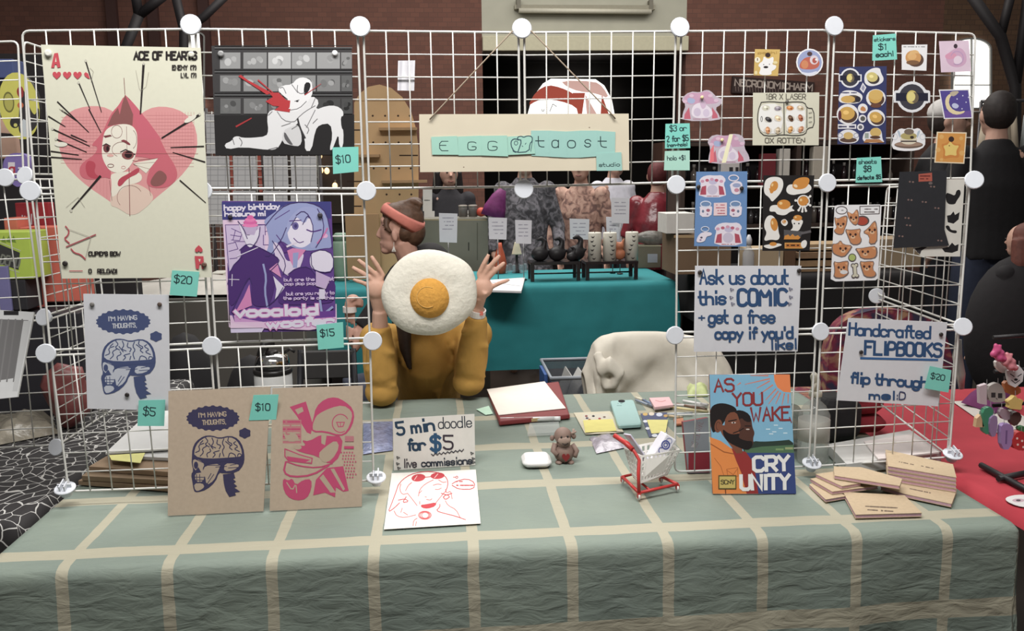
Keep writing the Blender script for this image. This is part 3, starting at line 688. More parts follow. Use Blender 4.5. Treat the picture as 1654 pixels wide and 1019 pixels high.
# kraft boards leaning on the wall foot
KR = M((176, 156, 134), .85, 0, .05, 120); KE = M((150, 130, 108), .9)
z0 = .7425
p1, p2, p3 = UZ(272, 833, z0), UZ(426, 826, z0), U(272, 631, -.03)
a = Art(*plane3(p1, p2, p3)); a.slab([(272, 631.5), (437, 624.5), (425.5, 825.5), (271, 833)], KR, .003, KE); a.T = ZD
skull(a, (58, 54, 84), (170, 151, 130), (166, 147, 128))
a.done('kraft_board', 'kraft board printed with a dark blue skull and brain, leaning on the wire wall', 'print')
p1, p2, p3 = UZ(436, 826, z0), UZ(585, 818, z0), U(443, 628, -.03)
a = Art(*plane3(p1, p2, p3)); a.slab([(440, 627), (586, 622.5), (584.5, 818), (435.5, 825)], KR, .003, KE); a.T = ZD
MG = (186, 62, 104); PB = (172, 152, 130)
a.poly([(706, 330), (795, 300), (835, 430), (822, 480), (800, 470), (745, 380)], MG).poly([(735, 345), (775, 330), (800, 410), (790, 430)], PB).poly([(752, 370), (790, 350), (815, 440), (800, 450)], MG)
a.rect(668, 400, 770, 530, (182, 110, 116))
for i in range(6): a.scrib(672, 412+i*20, 765, 8, PB if i % 2 else MG)
a.poly([(670, 470), (700, 490), (720, 460), (760, 500), (740, 520), (690, 520)], PB, 1)
a.poly([(835, 400), (850, 330), (900, 285), (960, 275), (1010, 300), (1055, 340), (1062, 400), (1030, 470), (980, 495), (900, 470), (830, 470), (825, 430)], MG, 1)
a.poly([(842, 400), (860, 370), (930, 335), (1000, 320), (1045, 350), (1050, 390), (1020, 465), (980, 485), (900, 460), (835, 462), (832, 430)], PB, 1)
a.poly([(870, 340), (940, 295), (990, 290), (960, 320), (880, 360)], MG, 1).ring(985, 420, 45, 50, 5, MG, 60, 330).poly([(960, 412), (1010, 412), (1000, 440), (972, 442)], MG).poly([(967, 417), (1003, 417), (996, 435), (976, 437)], PB).line([(985, 418), (985, 435)], 4, MG)
a.poly([(770, 510), (810, 520), (880, 480), (920, 490), (1000, 490), (985, 600), (930, 650), (860, 600), (770, 580), (730, 560), (740, 540), (800, 545)], MG, 1)
a.poly([(860, 590), (900, 550), (960, 510), (980, 550), (940, 620), (890, 640)], PB, 1).poly([(880, 480), (910, 480), (900, 540), (880, 530)], PB).ell(750, 552, 22, 12, PB)
a.poly([(680, 560), (760, 590), (830, 610), (825, 640), (690, 620)], PB, 1).line([(680, 560), (760, 592), (830, 612), (826, 640), (700, 625), (680, 600), (680, 560)], 6, MG).poly([(690, 600), (820, 620), (790, 635), (700, 625)], MG)
a.line([(690, 630), (760, 655), (860, 665), (940, 640)], 7, MG, 1).line([(685, 632), (672, 690), (720, 715), (830, 705), (920, 650)], 10, MG, 1)
a.poly([(670, 720), (700, 735), (720, 720), (740, 760), (780, 730), (826, 725), (826, 780), (800, 835), (740, 845), (690, 820), (668, 770)], MG, 1).line([(690, 745), (720, 790), (740, 750), (745, 800)], 6, PB, 1)
a.poly([(835, 815), (850, 730), (910, 665), (1000, 655), (1030, 790), (1000, 795), (960, 770), (955, 825), (900, 800)], MG).poly([(870, 720), (890, 700), (960, 800), (930, 800)], PB).poly([(930, 670), (950, 668), (1010, 780), (1000, 790)], PB)
rnd = random.Random(2)
for i in range(9):
    for j in range(5-i//4):
        a.ell(1000+j*15+(i % 2)*6+i*4-10, 580+i*17, 4, 5, MG, 0, 6)
a.rect(1010, 490, 1058, 520, (180, 110, 118)); a.rect(1005, 545, 1058, 560, MG)
a.done('kraft_board', 'kraft board printed in magenta with a creature among waves, leaning on the wire wall', 'print')
# ---------------- sticky notes
TQ = M((116, 212, 196), .8, 0, .02, 40); TQ2 = M((168, 218, 200), .8, 0, .02, 40); TK = (40, 62, 66)
def sticky(pts, Y, label, lines, m=TQ, curl=.004):
    a = Art(*vplane(Y)); a.slab(pts, m, .0006)
    for t, x0, y0, x1, y1, h, w in lines: a.text(t, x0, y0, x1, h, w, TK, y1)
    return a.done('sticky_note', label, 'sticky note', 'turquoise price notes')
sticky([(278, 436.5), (322, 439), (318, 479), (274, 476.5)], -.021, 'turquoise sticky note reading $20 below the heart poster', [('$20', 281, 456, 309, 459, 12, 1.8)])
sticky([(537, 238), (579, 237), (579, 277), (538, 281)], -.018, 'turquoise sticky note reading $10 on the sheep print corner', [('$10', 543, 264, 566, 262, 12, 1.8)])
sticky([(511, 525), (554, 520), (555.5, 561), (514, 565)], -.019, 'turquoise sticky note reading $15 on the purple print corner', [('$15', 518, 544, 540, 542, 11, 1.8)])
sticky([(224, 646.5), (267, 645.5), (265, 688), (222, 688)], -.018, 'turquoise sticky note reading $5 at the white skull print corner', [('$5', 231, 670, 250, 672, 13, 1.8)])
yk = U(430, 640, 0); yb_ = -.045
sticky([(409.5, 638), (450, 637), (446, 677.5), (402, 679)], yb_, 'turquoise sticky note reading $10 bridging the two kraft boards', [('$10', 413, 663, 436, 663, 11, 1.8)])
sticky([(1410, 57), (1447, 54), (1449, 96), (1409, 98)], -.012, 'turquoise sticky note reading stickers $1 each', [('stickers', 1412, 67, 1446, 65, 6, 1.2), ('$1', 1419, 80, 1433, 80, 9, 1.5), ('each!', 1415, 92, 1443, 90, 8, 1.3)])
sticky([(1384, 255), (1423, 253), (1425, 294), (1382, 295)], -.012, 'turquoise sticky note reading sheets $8 defects $5', [('sheets', 1387, 265, 1416, 264, 7, 1.2), ('$8', 1395, 277, 1407, 277, 9, 1.4), ('defects $5', 1385, 290, 1423, 288, 6, 1.1)])
sticky([(1075, 200), (1114, 199), (1115, 239), (1074, 240)], -.015, 'turquoise sticky note reading $3 or 2 for $5', [('$3 or', 1082, 212, 1109, 211, 9, 1.4), ('2 for $5', 1077, 229, 1112, 227, 9, 1.4), ('(non-holo)', 1077, 237, 1111, 235, 5, 1.0)])
sticky([(1074, 244), (1114, 243), (1114, 275), (1072.5, 275)], -.015, 'pale mint sticky note reading holo +$1 under the turquoise one', [('holo +$1', 1078, 259, 1108, 258, 7, 1.2)], TQ2)
sticky([(1502, 591), (1537, 598), (1532, 634), (1493, 627)], -.03, 'turquoise sticky note reading $20 on the flipbook sign corner', [('$20', 1503, 611, 1525, 615, 9, 1.5)])
# ================================================================== HANGING SIGN
WOODP = M((216, 204, 178), .8, 0, .03, 14)
a = Art(*vplane(-.03)); a.slab([(677, 184.5), (1015.5, 183.5), (1016.5, 275), (678.5, 278)], WOODP, .006, M((190, 176, 146), .9))
for x, y in ((749, 270), (952, 206)): a.ell(x, y, 1.2, .8, (120, 100, 80))
a.done('wooden_sign', 'pale wooden board sign hung by twine with turquoise letter notes', 'sign')
TW = M((150, 132, 112), .95, 0, .1, 200)
for pts, w in ((((694, 193, -.034), (702, 184, -.033), (826, 52, -.016), (836, 44, .0)), 'left'), (((994, 192, -.034), (987, 183, -.033), (860, 52, -.016), (850, 44, .0)), 'right')):
    tag(MB().tube([U(*p) for p in pts], .0016, TW, 6).build('twine'), 'twine holding up the %s end of the wooden sign' % w, 'string', 'twine of the wooden sign')
def note(pts, label, fn, m, lift=0):
    a = Art(*vplane(-.0312-lift)); a.T = ZO; a.slab(pts, m, .0006); fn(a)
    return a.done('sticky_note', label, 'sticky note', 'letter notes on the wooden sign')
N1, N2 = M((158, 210, 192), .8, 0, .02, 40), M((152, 202, 192), .8, 0, .02, 40)
note([(222, 398), (388, 392), (397, 512), (228, 511)], 'mint sticky note with the letter E, first on the wooden sign', lambda a: a.text('E', 276, 486, 330, 60, 5, TK), N1, .001)
note([(390, 396), (542, 390), (548, 516), (396, 517)], 'mint sticky note with the letter G, right of the E note', lambda a: a.text('G', 455, 482, 508, 52, 5, TK), N1, .0005)
note([(538, 392), (706, 389), (712, 522), (543, 516)], 'mint sticky note with the letter G, left of the bread drawing', lambda a: a.text('G', 583, 484, 642, 58, 5, TK), N1, .0009)
def bread(a):
    c = (58, 84, 96)
    a.line([(775, 420), (770, 400), (795, 392), (810, 402), (835, 390), (865, 396), (866, 425), (850, 440), (845, 492), (760, 498), (735, 470), (728, 430), (745, 410), (770, 412), (800, 420), (775, 490)], 6, c, 1).ring(762, 437, 11, 13, 4, c).line([(740, 470), (745, 490), (760, 497)], 6, c).line([(800, 455), (806, 460)], 4, c).line([(820, 445), (826, 437)], 4, c).line([(866, 425), (856, 490)], 4, c)
note([(708, 396), (868, 388), (884, 505), (712, 513)], 'mint sticky note with a drawing of bread on the wooden sign', bread, N1, .0014)
xs = (864, 976, 1080, 1172, 1276, 1388); ys = (358, 358, 364, 358, 358, 366); yl = (518, 524, 530, 530, 522, 500)
for i, ch in enumerate('taost'):
    X = ((895, 945), (990, 1032), (1090, 1140), (1198, 1238), (1290, 1342))[i]
    note([(xs[i]-6, ys[i]), (xs[i+1]+6, ys[i+1]), (xs[i+1]+4, yl[i+1]), (xs[i]-4, yl[i])], 'turquoise sticky note with the letter %s, %s letter of taost on the wooden sign' % (ch, ('first', 'second', 'third', 'fourth', 'last')[i]),
         lambda a, ch=ch, X=X, i=i: a.text(ch, X[0], (462, 466, 468, 462, 464)[i], X[1], 68 if ch == 't' else 82, 6, TK), N2, .0003*(i % 2))
note([(1272, 503), (1432, 495), (1437, 612), (1275, 614)], 'turquoise sticky note reading studio at the sign corner', lambda a: a.text('studio', 1290, 587, 1422, 24, 4, TK, 584), N2, .001)
# white folded tag hooked on the wires
a = Art(*vplane(.006)); a.slab([(643, 98), (670.5, 97.5), (669, 146.5), (642, 146)], M((226, 224, 230), .5), .002)
a.poly([(645, 99), (650, 99), (648, 146), (644, 146)], (200, 198, 206)).poly([(658, 98), (661, 98), (660, 146), (657, 146)], (206, 204, 212))
a.done('paper_tag', 'small white folded paper tag hooked on the wires left of the wooden sign', 'tag')
# ================================================================== STICKERS
def print_(name, label, cat, pts, m, T, fn, Y=-.012, th=.0006, group=None, tess=0):
    a = Art(*vplane(Y)); a.T = T; a.slab(chaikin(pts, tess, True) if tess else pts, m, th); fn(a)
    return a.done(name, label, cat, group)
WS = M((232, 230, 232), .6, 0, .02, 60)
HOLO = M((216, 200, 214), .25, .25, .1, 60)
def holo(a, dx=0, dy=0, sx=1.0):
    q = lambda *p: [(dx+x*sx, dy+y) for x, y in p]
    a.poly(q((170, 612), (172, 585), (200, 540), (210, 612)), (196, 96, 116)).poly(q((340, 540), (372, 585), (376, 605), (340, 610)), (196, 96, 116))
    a.poly(q((160, 490), (205, 450), (265, 455), (300, 440), (330, 450), (345, 490), (390, 500), (360, 520), (250, 520), (190, 525)), (196, 150, 178), 1).poly(q((190, 480), (240, 490), (230, 520), (190, 515)), (160, 172, 206), 1)
    a.blob(q((215, 540), (255, 510), (300, 520), (345, 560), (340, 605), (215, 608)), (222, 210, 222)).blob(q((260, 500), (290, 490), (310, 530), (280, 560)), (204, 176, 200)).ell(dx+250*sx, dy+570, 22, 26, (200, 184, 206)).ell(dx+305*sx, dy+575, 20, 24, (206, 190, 212))
    a.scrib(dx+225*sx, dy+612, dx+325*sx, 5, (176, 130, 150))
    for p in ((175, 505), (215, 470), (330, 470), (365, 500)): a.ell(dx+p[0]*sx, dy+p[1], 14, 10, (214, 180, 200))
print_('sticker', 'glossy pink die-cut sticker of heaped animals, left one under the fifth post', 'sticker', [(160, 625), (390, 622), (386, 590), (358, 545), (395, 525), (405, 490), (370, 480), (330, 438), (300, 434), (270, 450), (205, 443), (148, 490), (182, 525), (160, 580)], HOLO, ZL, holo, tess=1)
print_('sticker', 'glossy pink die-cut sticker with a pale streak, above the blue sticker sheet', 'sticker', [(320, 887), (567, 878), (568, 840), (535, 785), (542, 745), (520, 708), (460, 700), (430, 716), (350, 704), (308, 745), (332, 790), (318, 850)], HOLO, ZL, lambda a: (holo(a, 165, 262, .98), a.poly([(445, 705), (468, 705), (425, 878), (398, 880)], (238, 232, 190)), a.poly([(330, 800), (350, 770), (352, 870), (326, 880)], (232, 112, 120))), tess=1)
pin(*ZL(278, 480), -.0145, 'magnet with painted gold glare on the left pink die-cut sticker', (222, 206, 150), .004); pin(*ZL(400, 740), -.0145, 'gold magnet on the right pink die-cut sticker', (222, 206, 150), .004)  # pale gold of the left magnet is glare painted into its colour
def critter(a):
    a.text('pochi', 620, 215, 735, 14, 4, (166, 128, 50)); a.ell(617, 252, 17, 17, (230, 222, 196)); a.line([(617, 243), (617, 255)], 5, (90, 60, 50))
    a.blob([(620, 345), (640, 300), (620, 290), (630, 270), (650, 260), (655, 225), (680, 250), (715, 228), (715, 262), (705, 280), (735, 285), (725, 310), (700, 320), (705, 345)], (230, 228, 226)).ell(680, 222, 16, 14, (62, 44, 40)).ell(668, 296, 15, 7, (44, 38, 38)).ell(655, 280, 3, 3, (44, 38, 38)).ell(690, 278, 3, 3, (44, 38, 38)).ell(608, 330, 9, 12, (222, 206, 150)).ell(725, 268, 14, 9, (222, 206, 150))
print_('sticker', 'square yellow sticker of a white round-eared creature with a dark hat', 'sticker', [(602, 186), (755, 188), (742, 350), (594, 346)], M((206, 170, 84), .6), ZL, critter)
print_('sticker', 'round blue sticker with an orange curled fish near the sixth post', 'sticker', [(935+82*math.cos(t*.3142), 267+84*math.sin(t*.3142)) for t in range(20)], WS, ZL, lambda a: (a.ell(935, 267, 74, 76, (150, 160, 200)), a.blob([(870, 300), (880, 260), (920, 230), (985, 240), (1000, 280), (970, 310), (900, 310)], (190, 96, 76)), a.ell(962, 252, 26, 28, (214, 200, 206)), a.ell(965, 256, 14, 17, (176, 84, 72)), a.ell(905, 280, 22, 26, (206, 130, 84)), a.ell(935, 215, 16, 14, (84, 62, 62)), a.blob([(870, 320), (930, 335), (990, 315), (960, 345), (910, 345)], (214, 216, 230)), a.ell(975, 250, 7, 7, (230, 226, 226))))
def loaf(a):
    c = (70, 66, 62)
    a.text('1BR X LASER', 668, 492, 910, 32, 6, (110, 104, 92)).text('OX ROTTEN', 664, 758, 905, 30, 6, (110, 104, 92))
    a.line([(640, 510), (700, 505), (770, 512), (850, 506), (905, 510), (918, 545), (960, 548), (964, 660), (920, 668), (910, 705), (850, 714), (770, 706), (700, 716), (640, 708), (616, 640), (620, 560), (640, 510)], 5, c, 1).line([(778, 515), (780, 705)], 5, c).line([(918, 545), (918, 665)], 4, c)
    a.blob([(645, 520), (770, 518), (772, 700), (645, 702), (622, 640), (626, 560)], (232, 230, 226)).blob([(788, 518), (902, 518), (912, 600), (902, 700), (788, 700)], (232, 230, 226)).ring(642, 612, 5, 16, 3, c)
    for i, (x, y) in enumerate(((668, 545), (742, 548), (815, 545), (880, 545), (684, 615), (742, 608), (820, 608), (880, 605), (680, 680), (742, 682), (818, 676), (882, 675))):
        c1 = ((206, 202, 180), (150, 140, 150), (206, 130, 60), (200, 180, 150), (60, 56, 58), (226, 200, 160), (96, 66, 44), (166, 92, 58), (206, 140, 90), (190, 170, 140), (206, 150, 80), (190, 130, 90))[i]
        a.ell(x, y, 26, 18, (214, 208, 196)); a.ell(x, y, 22, 14, c1, -20+i*13); a.ell(x-4, y-6, 9, 6, tuple(min(255, v+50) for v in c1)); a.ell(x+8, y+5, 6, 4, tuple(max(0, v-70) for v in c1))
    for i in range(3): a.line([(930, 575+i*28), (948, 572+i*28)], 3, c)
print_('art_print', 'cream print with a loaf outline full of small foods', 'print', [(590, 452), (994, 450), (990, 772), (587, 772)], M((208, 204, 182), .8, 0, .02, 50), ZL, loaf)
pin(*ZL(796, 505), -.0135, 'grey magnet on the cream loaf print', (110, 106, 100), .004)
# ---- blue sheet
def bluesheet(a):
    W2, RD2 = (224, 214, 226), (178, 72, 92)
    def toast(x, y, w):
        k = w/220.0; q = lambda *p: [(x+px_*k, y+py_*k) for px_, py_ in p]
        a.poly(q((0, 185), (5, 120), (20, 70), (0, 55), (25, 20), (80, 5), (130, 10), (190, 5), (222, 45), (200, 75), (215, 120), (222, 185)), W2, 1)
        a.poly(q((10, 165), (25, 100), (60, 90), (60, 165)), RD2).poly(q((160, 90), (195, 100), (210, 165), (165, 165)), RD2).ell(x+110*k, y+125*k, 42*k, 40*k, (196, 186, 206)).ell(x+115*k, y+60*k, 34*k, 22*k, (190, 182, 210))
        for i in range(5): a.ell(x+(30+i*38)*k, y+(40-abs(i-2)*-8)*k, 15*k, 12*k, (188, 92, 116) if i % 2 else (206, 150, 176))
        a.scrib(x+60*k, y+176*k, x+160*k, 5, (170, 80, 90))
    def jug(x, y, f=1):
        a.poly([(x-50, y+130), (x-45, y+60), (x-55, y+50), (x-30, y+40), (x+50, y+40), (x+55, y+60), (x+45, y+130)], W2, 1); a.ring(x, y+25, 42, 24, 9, (206, 212, 230)); a.ell(x, y+25, 34, 18, (110, 140, 182))
        a.ell(x+20*f, y+76, 16, 13, (168, 92, 112)); a.ell(x-22*f, y+84, 10, 12, (110, 124, 150)); a.ell(x+15*f, y+108, 8, 8, (150, 130, 160))
    toast(248, 110, 224); toast(374, 500, 232)
    a.ring(535, 140, 40, 24, 9, W2).blob([(500, 190), (560, 160), (612, 180), (600, 260), (560, 280), (520, 265), (510, 220)], W2).ell(560, 200, 34, 18, (150, 160, 196)).ell(560, 240, 20, 16, (196, 130, 150))
    jug(305, 330, 1); jug(550, 330, -1)
    a.poly([(372, 345), (480, 342), (480, 448), (370, 450)], (228, 200, 204))
    for i in range(4): a.scrib(392, 362+i*23, 464, 8, (190, 96, 110))
    a.blob([(222, 665), (250, 600), (300, 580), (360, 590), (350, 615), (310, 620), (300, 660), (260, 672)], W2).ring(300, 560, 32, 20, 7, (206, 212, 230)).ell(270, 630, 10, 8, (90, 80, 100)).ell(262, 650, 9, 7, (150, 120, 160))
print_('sticker_sheet', 'blue gridded sticker sheet of pink toasters and jugs', 'sticker sheet', [(228, 88), (648, 85), (640, 705), (210, 700)], M((98, 138, 190), .6, 0, .03, 300), ZJ, bluesheet)
pin(*ZJ(245, 213), -.0134, 'dark magnet on the left edge of the blue sticker sheet', r=.005); pin(*ZJ(600, 225), -.0134, 'dark magnet on the right edge of the blue sticker sheet', r=.005)
# ---- black egg sheet
def eggsheet(a):
    W2, OR = (228, 224, 218), (208, 134, 34)
    def yolk(x, y, rx, ry, rot=0): a.ell(x, y, rx, ry, OR, rot); a.ell(x-rx*.45, y-ry*.45+ry*.2, rx*.25, ry*.3, (232, 196, 130), rot)
    a.blob([(785, 200), (800, 150), (850, 128), (930, 135), (948, 190), (930, 250), (900, 290), (880, 310), (850, 340), (830, 300), (785, 270)], W2); yolk(868, 208, 32, 44, 20); a.blob([(820, 220), (870, 240), (855, 268), (835, 265), (832, 240)], OR)
    a.blob([(965, 230), (990, 190), (1050, 195), (1150, 180), (1185, 225), (1140, 265), (1080, 270), (1020, 282), (975, 265)], W2); a.blob([(1015, 210), (1030, 160), (1080, 135), (1140, 132), (1165, 155), (1140, 215), (1090, 235), (1035, 232)], OR); a.ell(1045, 205, 18, 12, (236, 210, 170), 30)
    a.blob([(828, 400), (840, 365), (900, 360), (960, 385), (1010, 370), (1030, 360), (1010, 390), (1045, 410), (1000, 415), (960, 450), (890, 440), (880, 415), (835, 418)], W2); yolk(948, 358, 55, 40)
    a.ring(1110, 330, 48, 46, 10, W2)
    for q in ((1045, 325), (1165, 290), (1165, 365), (1070, 405), (1100, 415), (1130, 410)): a.line([(1110, 335), q], 14, W2); a.ell(q[0], q[1], 10, 10, W2)
    yolk(1108, 330, 42, 38, -20)
    a.blob([(790, 490), (820, 445), (865, 450), (900, 520), (905, 590), (918, 620), (900, 655), (840, 645), (795, 660), (785, 640), (810, 590), (785, 550)], W2); yolk(868, 522, 30, 54, -8)
    a.blob([(925, 490), (955, 474), (980, 495), (980, 520), (955, 540), (925, 515)], W2).ell(952, 500, 17, 16, OR).ring(955, 500, 10, 10, 3, (230, 220, 200), 0, 250)
    a.blob([(1005, 490), (1030, 475), (1090, 480), (1110, 495), (1090, 540), (1070, 580), (990, 580), (1030, 545)], W2); yolk(1062, 468, 36, 24); a.ell(1035, 515, 6, 7, (50, 50, 60)).ell(1072, 515, 6, 7, (50, 50, 60))
    a.poly([(948, 565), (1105, 580), (1080, 640), (950, 640)], (86, 84, 86)).line([(1095, 595), (1165, 580)], 20, (96, 92, 94)).poly([(948, 645), (955, 615), (985, 605), (1000, 620), (1020, 600), (1040, 620), (1065, 610), (1085, 630), (1070, 645)], OR)
    a.blob([(778, 695), (830, 685), (900, 675), (940, 690), (900, 705), (840, 725), (790, 712)], W2); a.ell(860, 683, 30, 16, OR)
    a.rect(955, 672, 1110, 720, (212, 152, 60)).rect(962, 680, 1085, 712, (188, 110, 30)); a.scrib(975, 694, 1075, 11, (60, 40, 20)); a.blob([(1090, 665), (1125, 645), (1142, 670), (1130, 710), (1105, 720), (1088, 695)], W2)
print_('sticker_sheet', 'black sticker sheet of fried eggs in many shapes', 'sticker sheet', [(780, 118), (1200, 118), (1160, 738), (772, 740)], M((36, 32, 32), .5, 0, .05, 60), ZJ, eggsheet)
# ---- navy pancake sheet
def cake(a, x, y, r, c1=(206, 160, 66), c2=(84, 60, 50), rot=0, edge=(226, 224, 226)):
    a.ell(x, y, r*1.3, r*1.2, edge, rot); a.ell(x+r*.12, y+r*.18, r, r*.85, c2, rot); a.ell(x-r*.08, y-r*.1, r*.92, r*.78, c1, rot); a.ell(x-r*.2, y-r*.2, r*.35, r*.25, tuple(min(255, v+34) for v in c1), rot)
def badge(a, x, y, r):
    a.ell(x, y, r*1.16, r*1.16, (222, 222, 226)); a.poly([(x-r*1.35, y-r*.42), (x+r*1.35, y-r*.42), (x+r*1.35, y+r*.42), (x-r*1.35, y+r*.42)], (222, 222, 226)); a.ell(x, y, r*.96, r*.96, (64, 62, 72)); a.rect(x-r*1.2, y-r*.3, x+r*1.2, y+r*.3, (40, 40, 58)); a.ell(x, y, r*.42, r*.5, (206, 186, 96)); a.ell(x+r*.2, y+r*.05, r*.3, r*.4, (110, 96, 76)); a.ell(x-r*.05, y-r*.02, r*.3, r*.36, (222, 206, 120))
def pansheet(a):
    badge(a, 163, 362, 52)
    a.blob([(248, 370), (255, 330), (300, 300), (345, 300), (350, 330), (372, 370), (350, 400), (290, 415), (255, 400)], (226, 224, 226)); cake(a, 300, 360, 38, (206, 190, 110), (66, 58, 58), 10)
    a.poly([(240, 390), (262, 420), (244, 455), (222, 430)], (222, 220, 226)).poly([(241, 402), (253, 420), (244, 442), (231, 428)], (150, 150, 176))
    a.blob([(88, 510), (100, 460), (130, 435), (200, 440), (245, 470), (225, 515), (160, 520)], (226, 224, 226)).scrib(112, 452, 205, 8, (90, 90, 120)); a.ell(180, 490, 46, 24, (90, 76, 60)); a.ell(150, 492, 44, 22, (206, 164, 76)); a.ell(210, 492, 18, 18, (50, 46, 56))
    cake(a, 320, 485, 46); a.ell(320, 530, 34, 14, (110, 70, 54)); a.ell(320, 465, 44, 32, (212, 172, 84))
    cake(a, 148, 583, 52); a.ell(100, 590, 10, 30, (96, 44, 54)); cake(a, 322, 605, 42, rot=15); a.ell(240, 548, 30, 30, (226, 224, 226)); a.blob([(220, 560), (235, 530), (258, 545), (260, 568)], (196, 130, 70)); a.ell(238, 610, 24, 24, (222, 220, 224)); a.ell(240, 610, 15, 15, (90, 90, 84))
    a.rect(88, 644, 200, 672, (222, 220, 226)).scrib(96, 659, 192, 11, (70, 70, 100)); a.ell(226, 662, 21, 21, (222, 220, 226)); a.ell(226, 662, 12, 12, (100, 100, 110))
    a.blob([(85, 730), (100, 690), (150, 672), (205, 690), (222, 735), (190, 762), (110, 760)], (222, 220, 226)); a.ell(152, 740, 52, 16, (96, 72, 60)); a.ell(152, 714, 30, 22, (206, 172, 100)); a.ring(102, 712, 14, 14, 4, (150, 150, 170)).ring(200, 712, 14, 14, 4, (150, 150, 170))
    a.blob([(235, 760), (245, 690), (290, 690), (320, 660), (355, 680), (360, 740), (378, 755)], (222, 220, 226)); a.poly([(245, 756), (370, 756), (340, 735), (260, 735)], (176, 120, 70)); a.ell(318, 694, 34, 28, (206, 170, 90)); a.ell(316, 724, 32, 10, (90, 60, 48)); a.rect(252, 698, 276, 730, (150, 160, 150))
print_('sticker_sheet', 'navy blue sticker sheet of pancakes and cakes', 'sticker sheet', [(98, 295), (386, 290), (381, 765), (86, 766)], M((52, 58, 104), .6, 0, .04, 60), ZK, pansheet)
print_('sticker', 'square white sticker of a single pancake beside the stickers price note', 'sticker', [(478, 160), (634, 158), (628, 318), (478, 312)], WS, ZK, lambda a: (a.scrib(490, 172, 620, 6, (150, 150, 150)), a.ell(560, 250, 52, 44, (96, 70, 58), 8), a.ell(548, 238, 48, 44, (206, 150, 84), 8), a.ell(545, 268, 40, 14, (130, 92, 60)), a.ell(540, 230, 28, 22, (222, 172, 104)), a.blob([(515, 235), (530, 195), (570, 190), (590, 215), (560, 210)], (222, 176, 110))))
print_('sticker', 'square pink swirl sticker at the top right of the wire wall', 'sticker', [(705, 138), (886, 133), (901, 322), (718, 328)], M((222, 196, 214), .5, 0, .05, 40), ZK, lambda a: (a.blob([(740, 240), (770, 200), (830, 170), (870, 210), (875, 270), (830, 300), (770, 290)], (206, 162, 192)), a.blob([(740, 220), (790, 200), (820, 230), (780, 250), (745, 245)], (216, 150, 178)), a.ring(815, 240, 38, 40, 5, (186, 150, 190), 200, 480), a.ell(820, 255, 26, 28, (226, 204, 220)), a.ell(806, 168, 12, 14, (70, 56, 66))))
print_('sticker', 'black and white round badge sticker with a side band', 'sticker', [(428, 440), (470, 435), (490, 400), (545, 380), (600, 400), (620, 435), (654, 440), (646, 515), (612, 520), (590, 558), (535, 576), (490, 555), (465, 515), (430, 508)], WS, ZK, lambda a: badge(a, 540, 478, 82), tess=1)
def beecake(a):
    a.ell(520, 770, 88, 22, (110, 90, 78)); a.ell(518, 766, 84, 14, (160, 130, 110)); a.ell(520, 740, 52, 28, (216, 204, 180)); a.ell(520, 716, 50, 22, (176, 160, 96)); a.ell(522, 690, 30, 18, (120, 104, 90)); a.ell(540, 724, 12, 9, (60, 48, 44)); a.rect(472, 744, 568, 752, (70, 60, 60))
    for s_ in (-1, 1): a.blob([(520+s_*50, 740), (520+s_*75, 675), (520+s_*50, 690)], (176, 190, 206)); a.ring(520+s_*84, 720, 16, 18, 4, (206, 210, 220))
print_('sticker', 'die-cut sticker of a winged striped cake on a plate', 'sticker', [(412, 790), (430, 720), (440, 690), (470, 668), (500, 675), (520, 665), (550, 675), (580, 665), (605, 690), (622, 730), (620, 780), (570, 806), (470, 808)], WS, ZK, beecake, tess=1)
print_('sticker', 'square purple sticker with a crescent moon', 'sticker', [(703, 433), (888, 430), (911, 608), (735, 612)], WS, ZK, lambda a: (a.poly([(711, 440), (882, 437), (903, 602), (741, 606)], (86, 74, 150)), a.poly([(741, 606), (735, 560), (800, 575), (900, 560), (903, 602)], (112, 84, 160)), a.poly([(790, 450), (752, 470), (740, 510), (755, 560), (800, 588), (850, 580), (868, 560), (820, 570), (775, 545), (762, 500)], (226, 208, 160), 1), a.poly([(770, 445), (835, 440), (800, 475), (775, 470)], (190, 176, 150), 1), a.blob([(780, 525), (800, 512), (830, 530), (815, 550), (790, 545)], (190, 196, 226)), [a.ell(x, y, 4, 4, (206, 206, 230)) for x, y in ((850, 470), (870, 510), (845, 550), (815, 490), (885, 480))]))
print_('sticker', 'square orange sticker with a yellow star cushion, lowest at the right edge', 'sticker', [(692, 690), (874, 694), (859, 885), (677, 878)], M((232, 214, 180), .6), ZK, lambda a: (a.poly([(699, 697), (867, 701), (853, 878), (684, 872)], (214, 146, 54)), [a.ell(x, y, r, r, (222, 168, 84)) for x, y, r in ((720, 720, 14), (840, 730, 12), (700, 800, 14), (845, 820, 16), (720, 860, 10))], a.blob([(772, 735), (800, 765), (845, 765), (820, 805), (832, 850), (780, 845), (725, 860), (735, 810), (715, 765), (750, 762)], (206, 128, 40)), a.blob([(772, 745), (795, 775), (832, 772), (808, 805), (815, 840), (775, 828), (738, 842), (745, 805), (728, 775), (758, 770)], (228, 196, 96)), a.ell(768, 775, 4, 4, (120, 80, 40)), a.ell(780, 735, 17, 17, (62, 44, 40))))
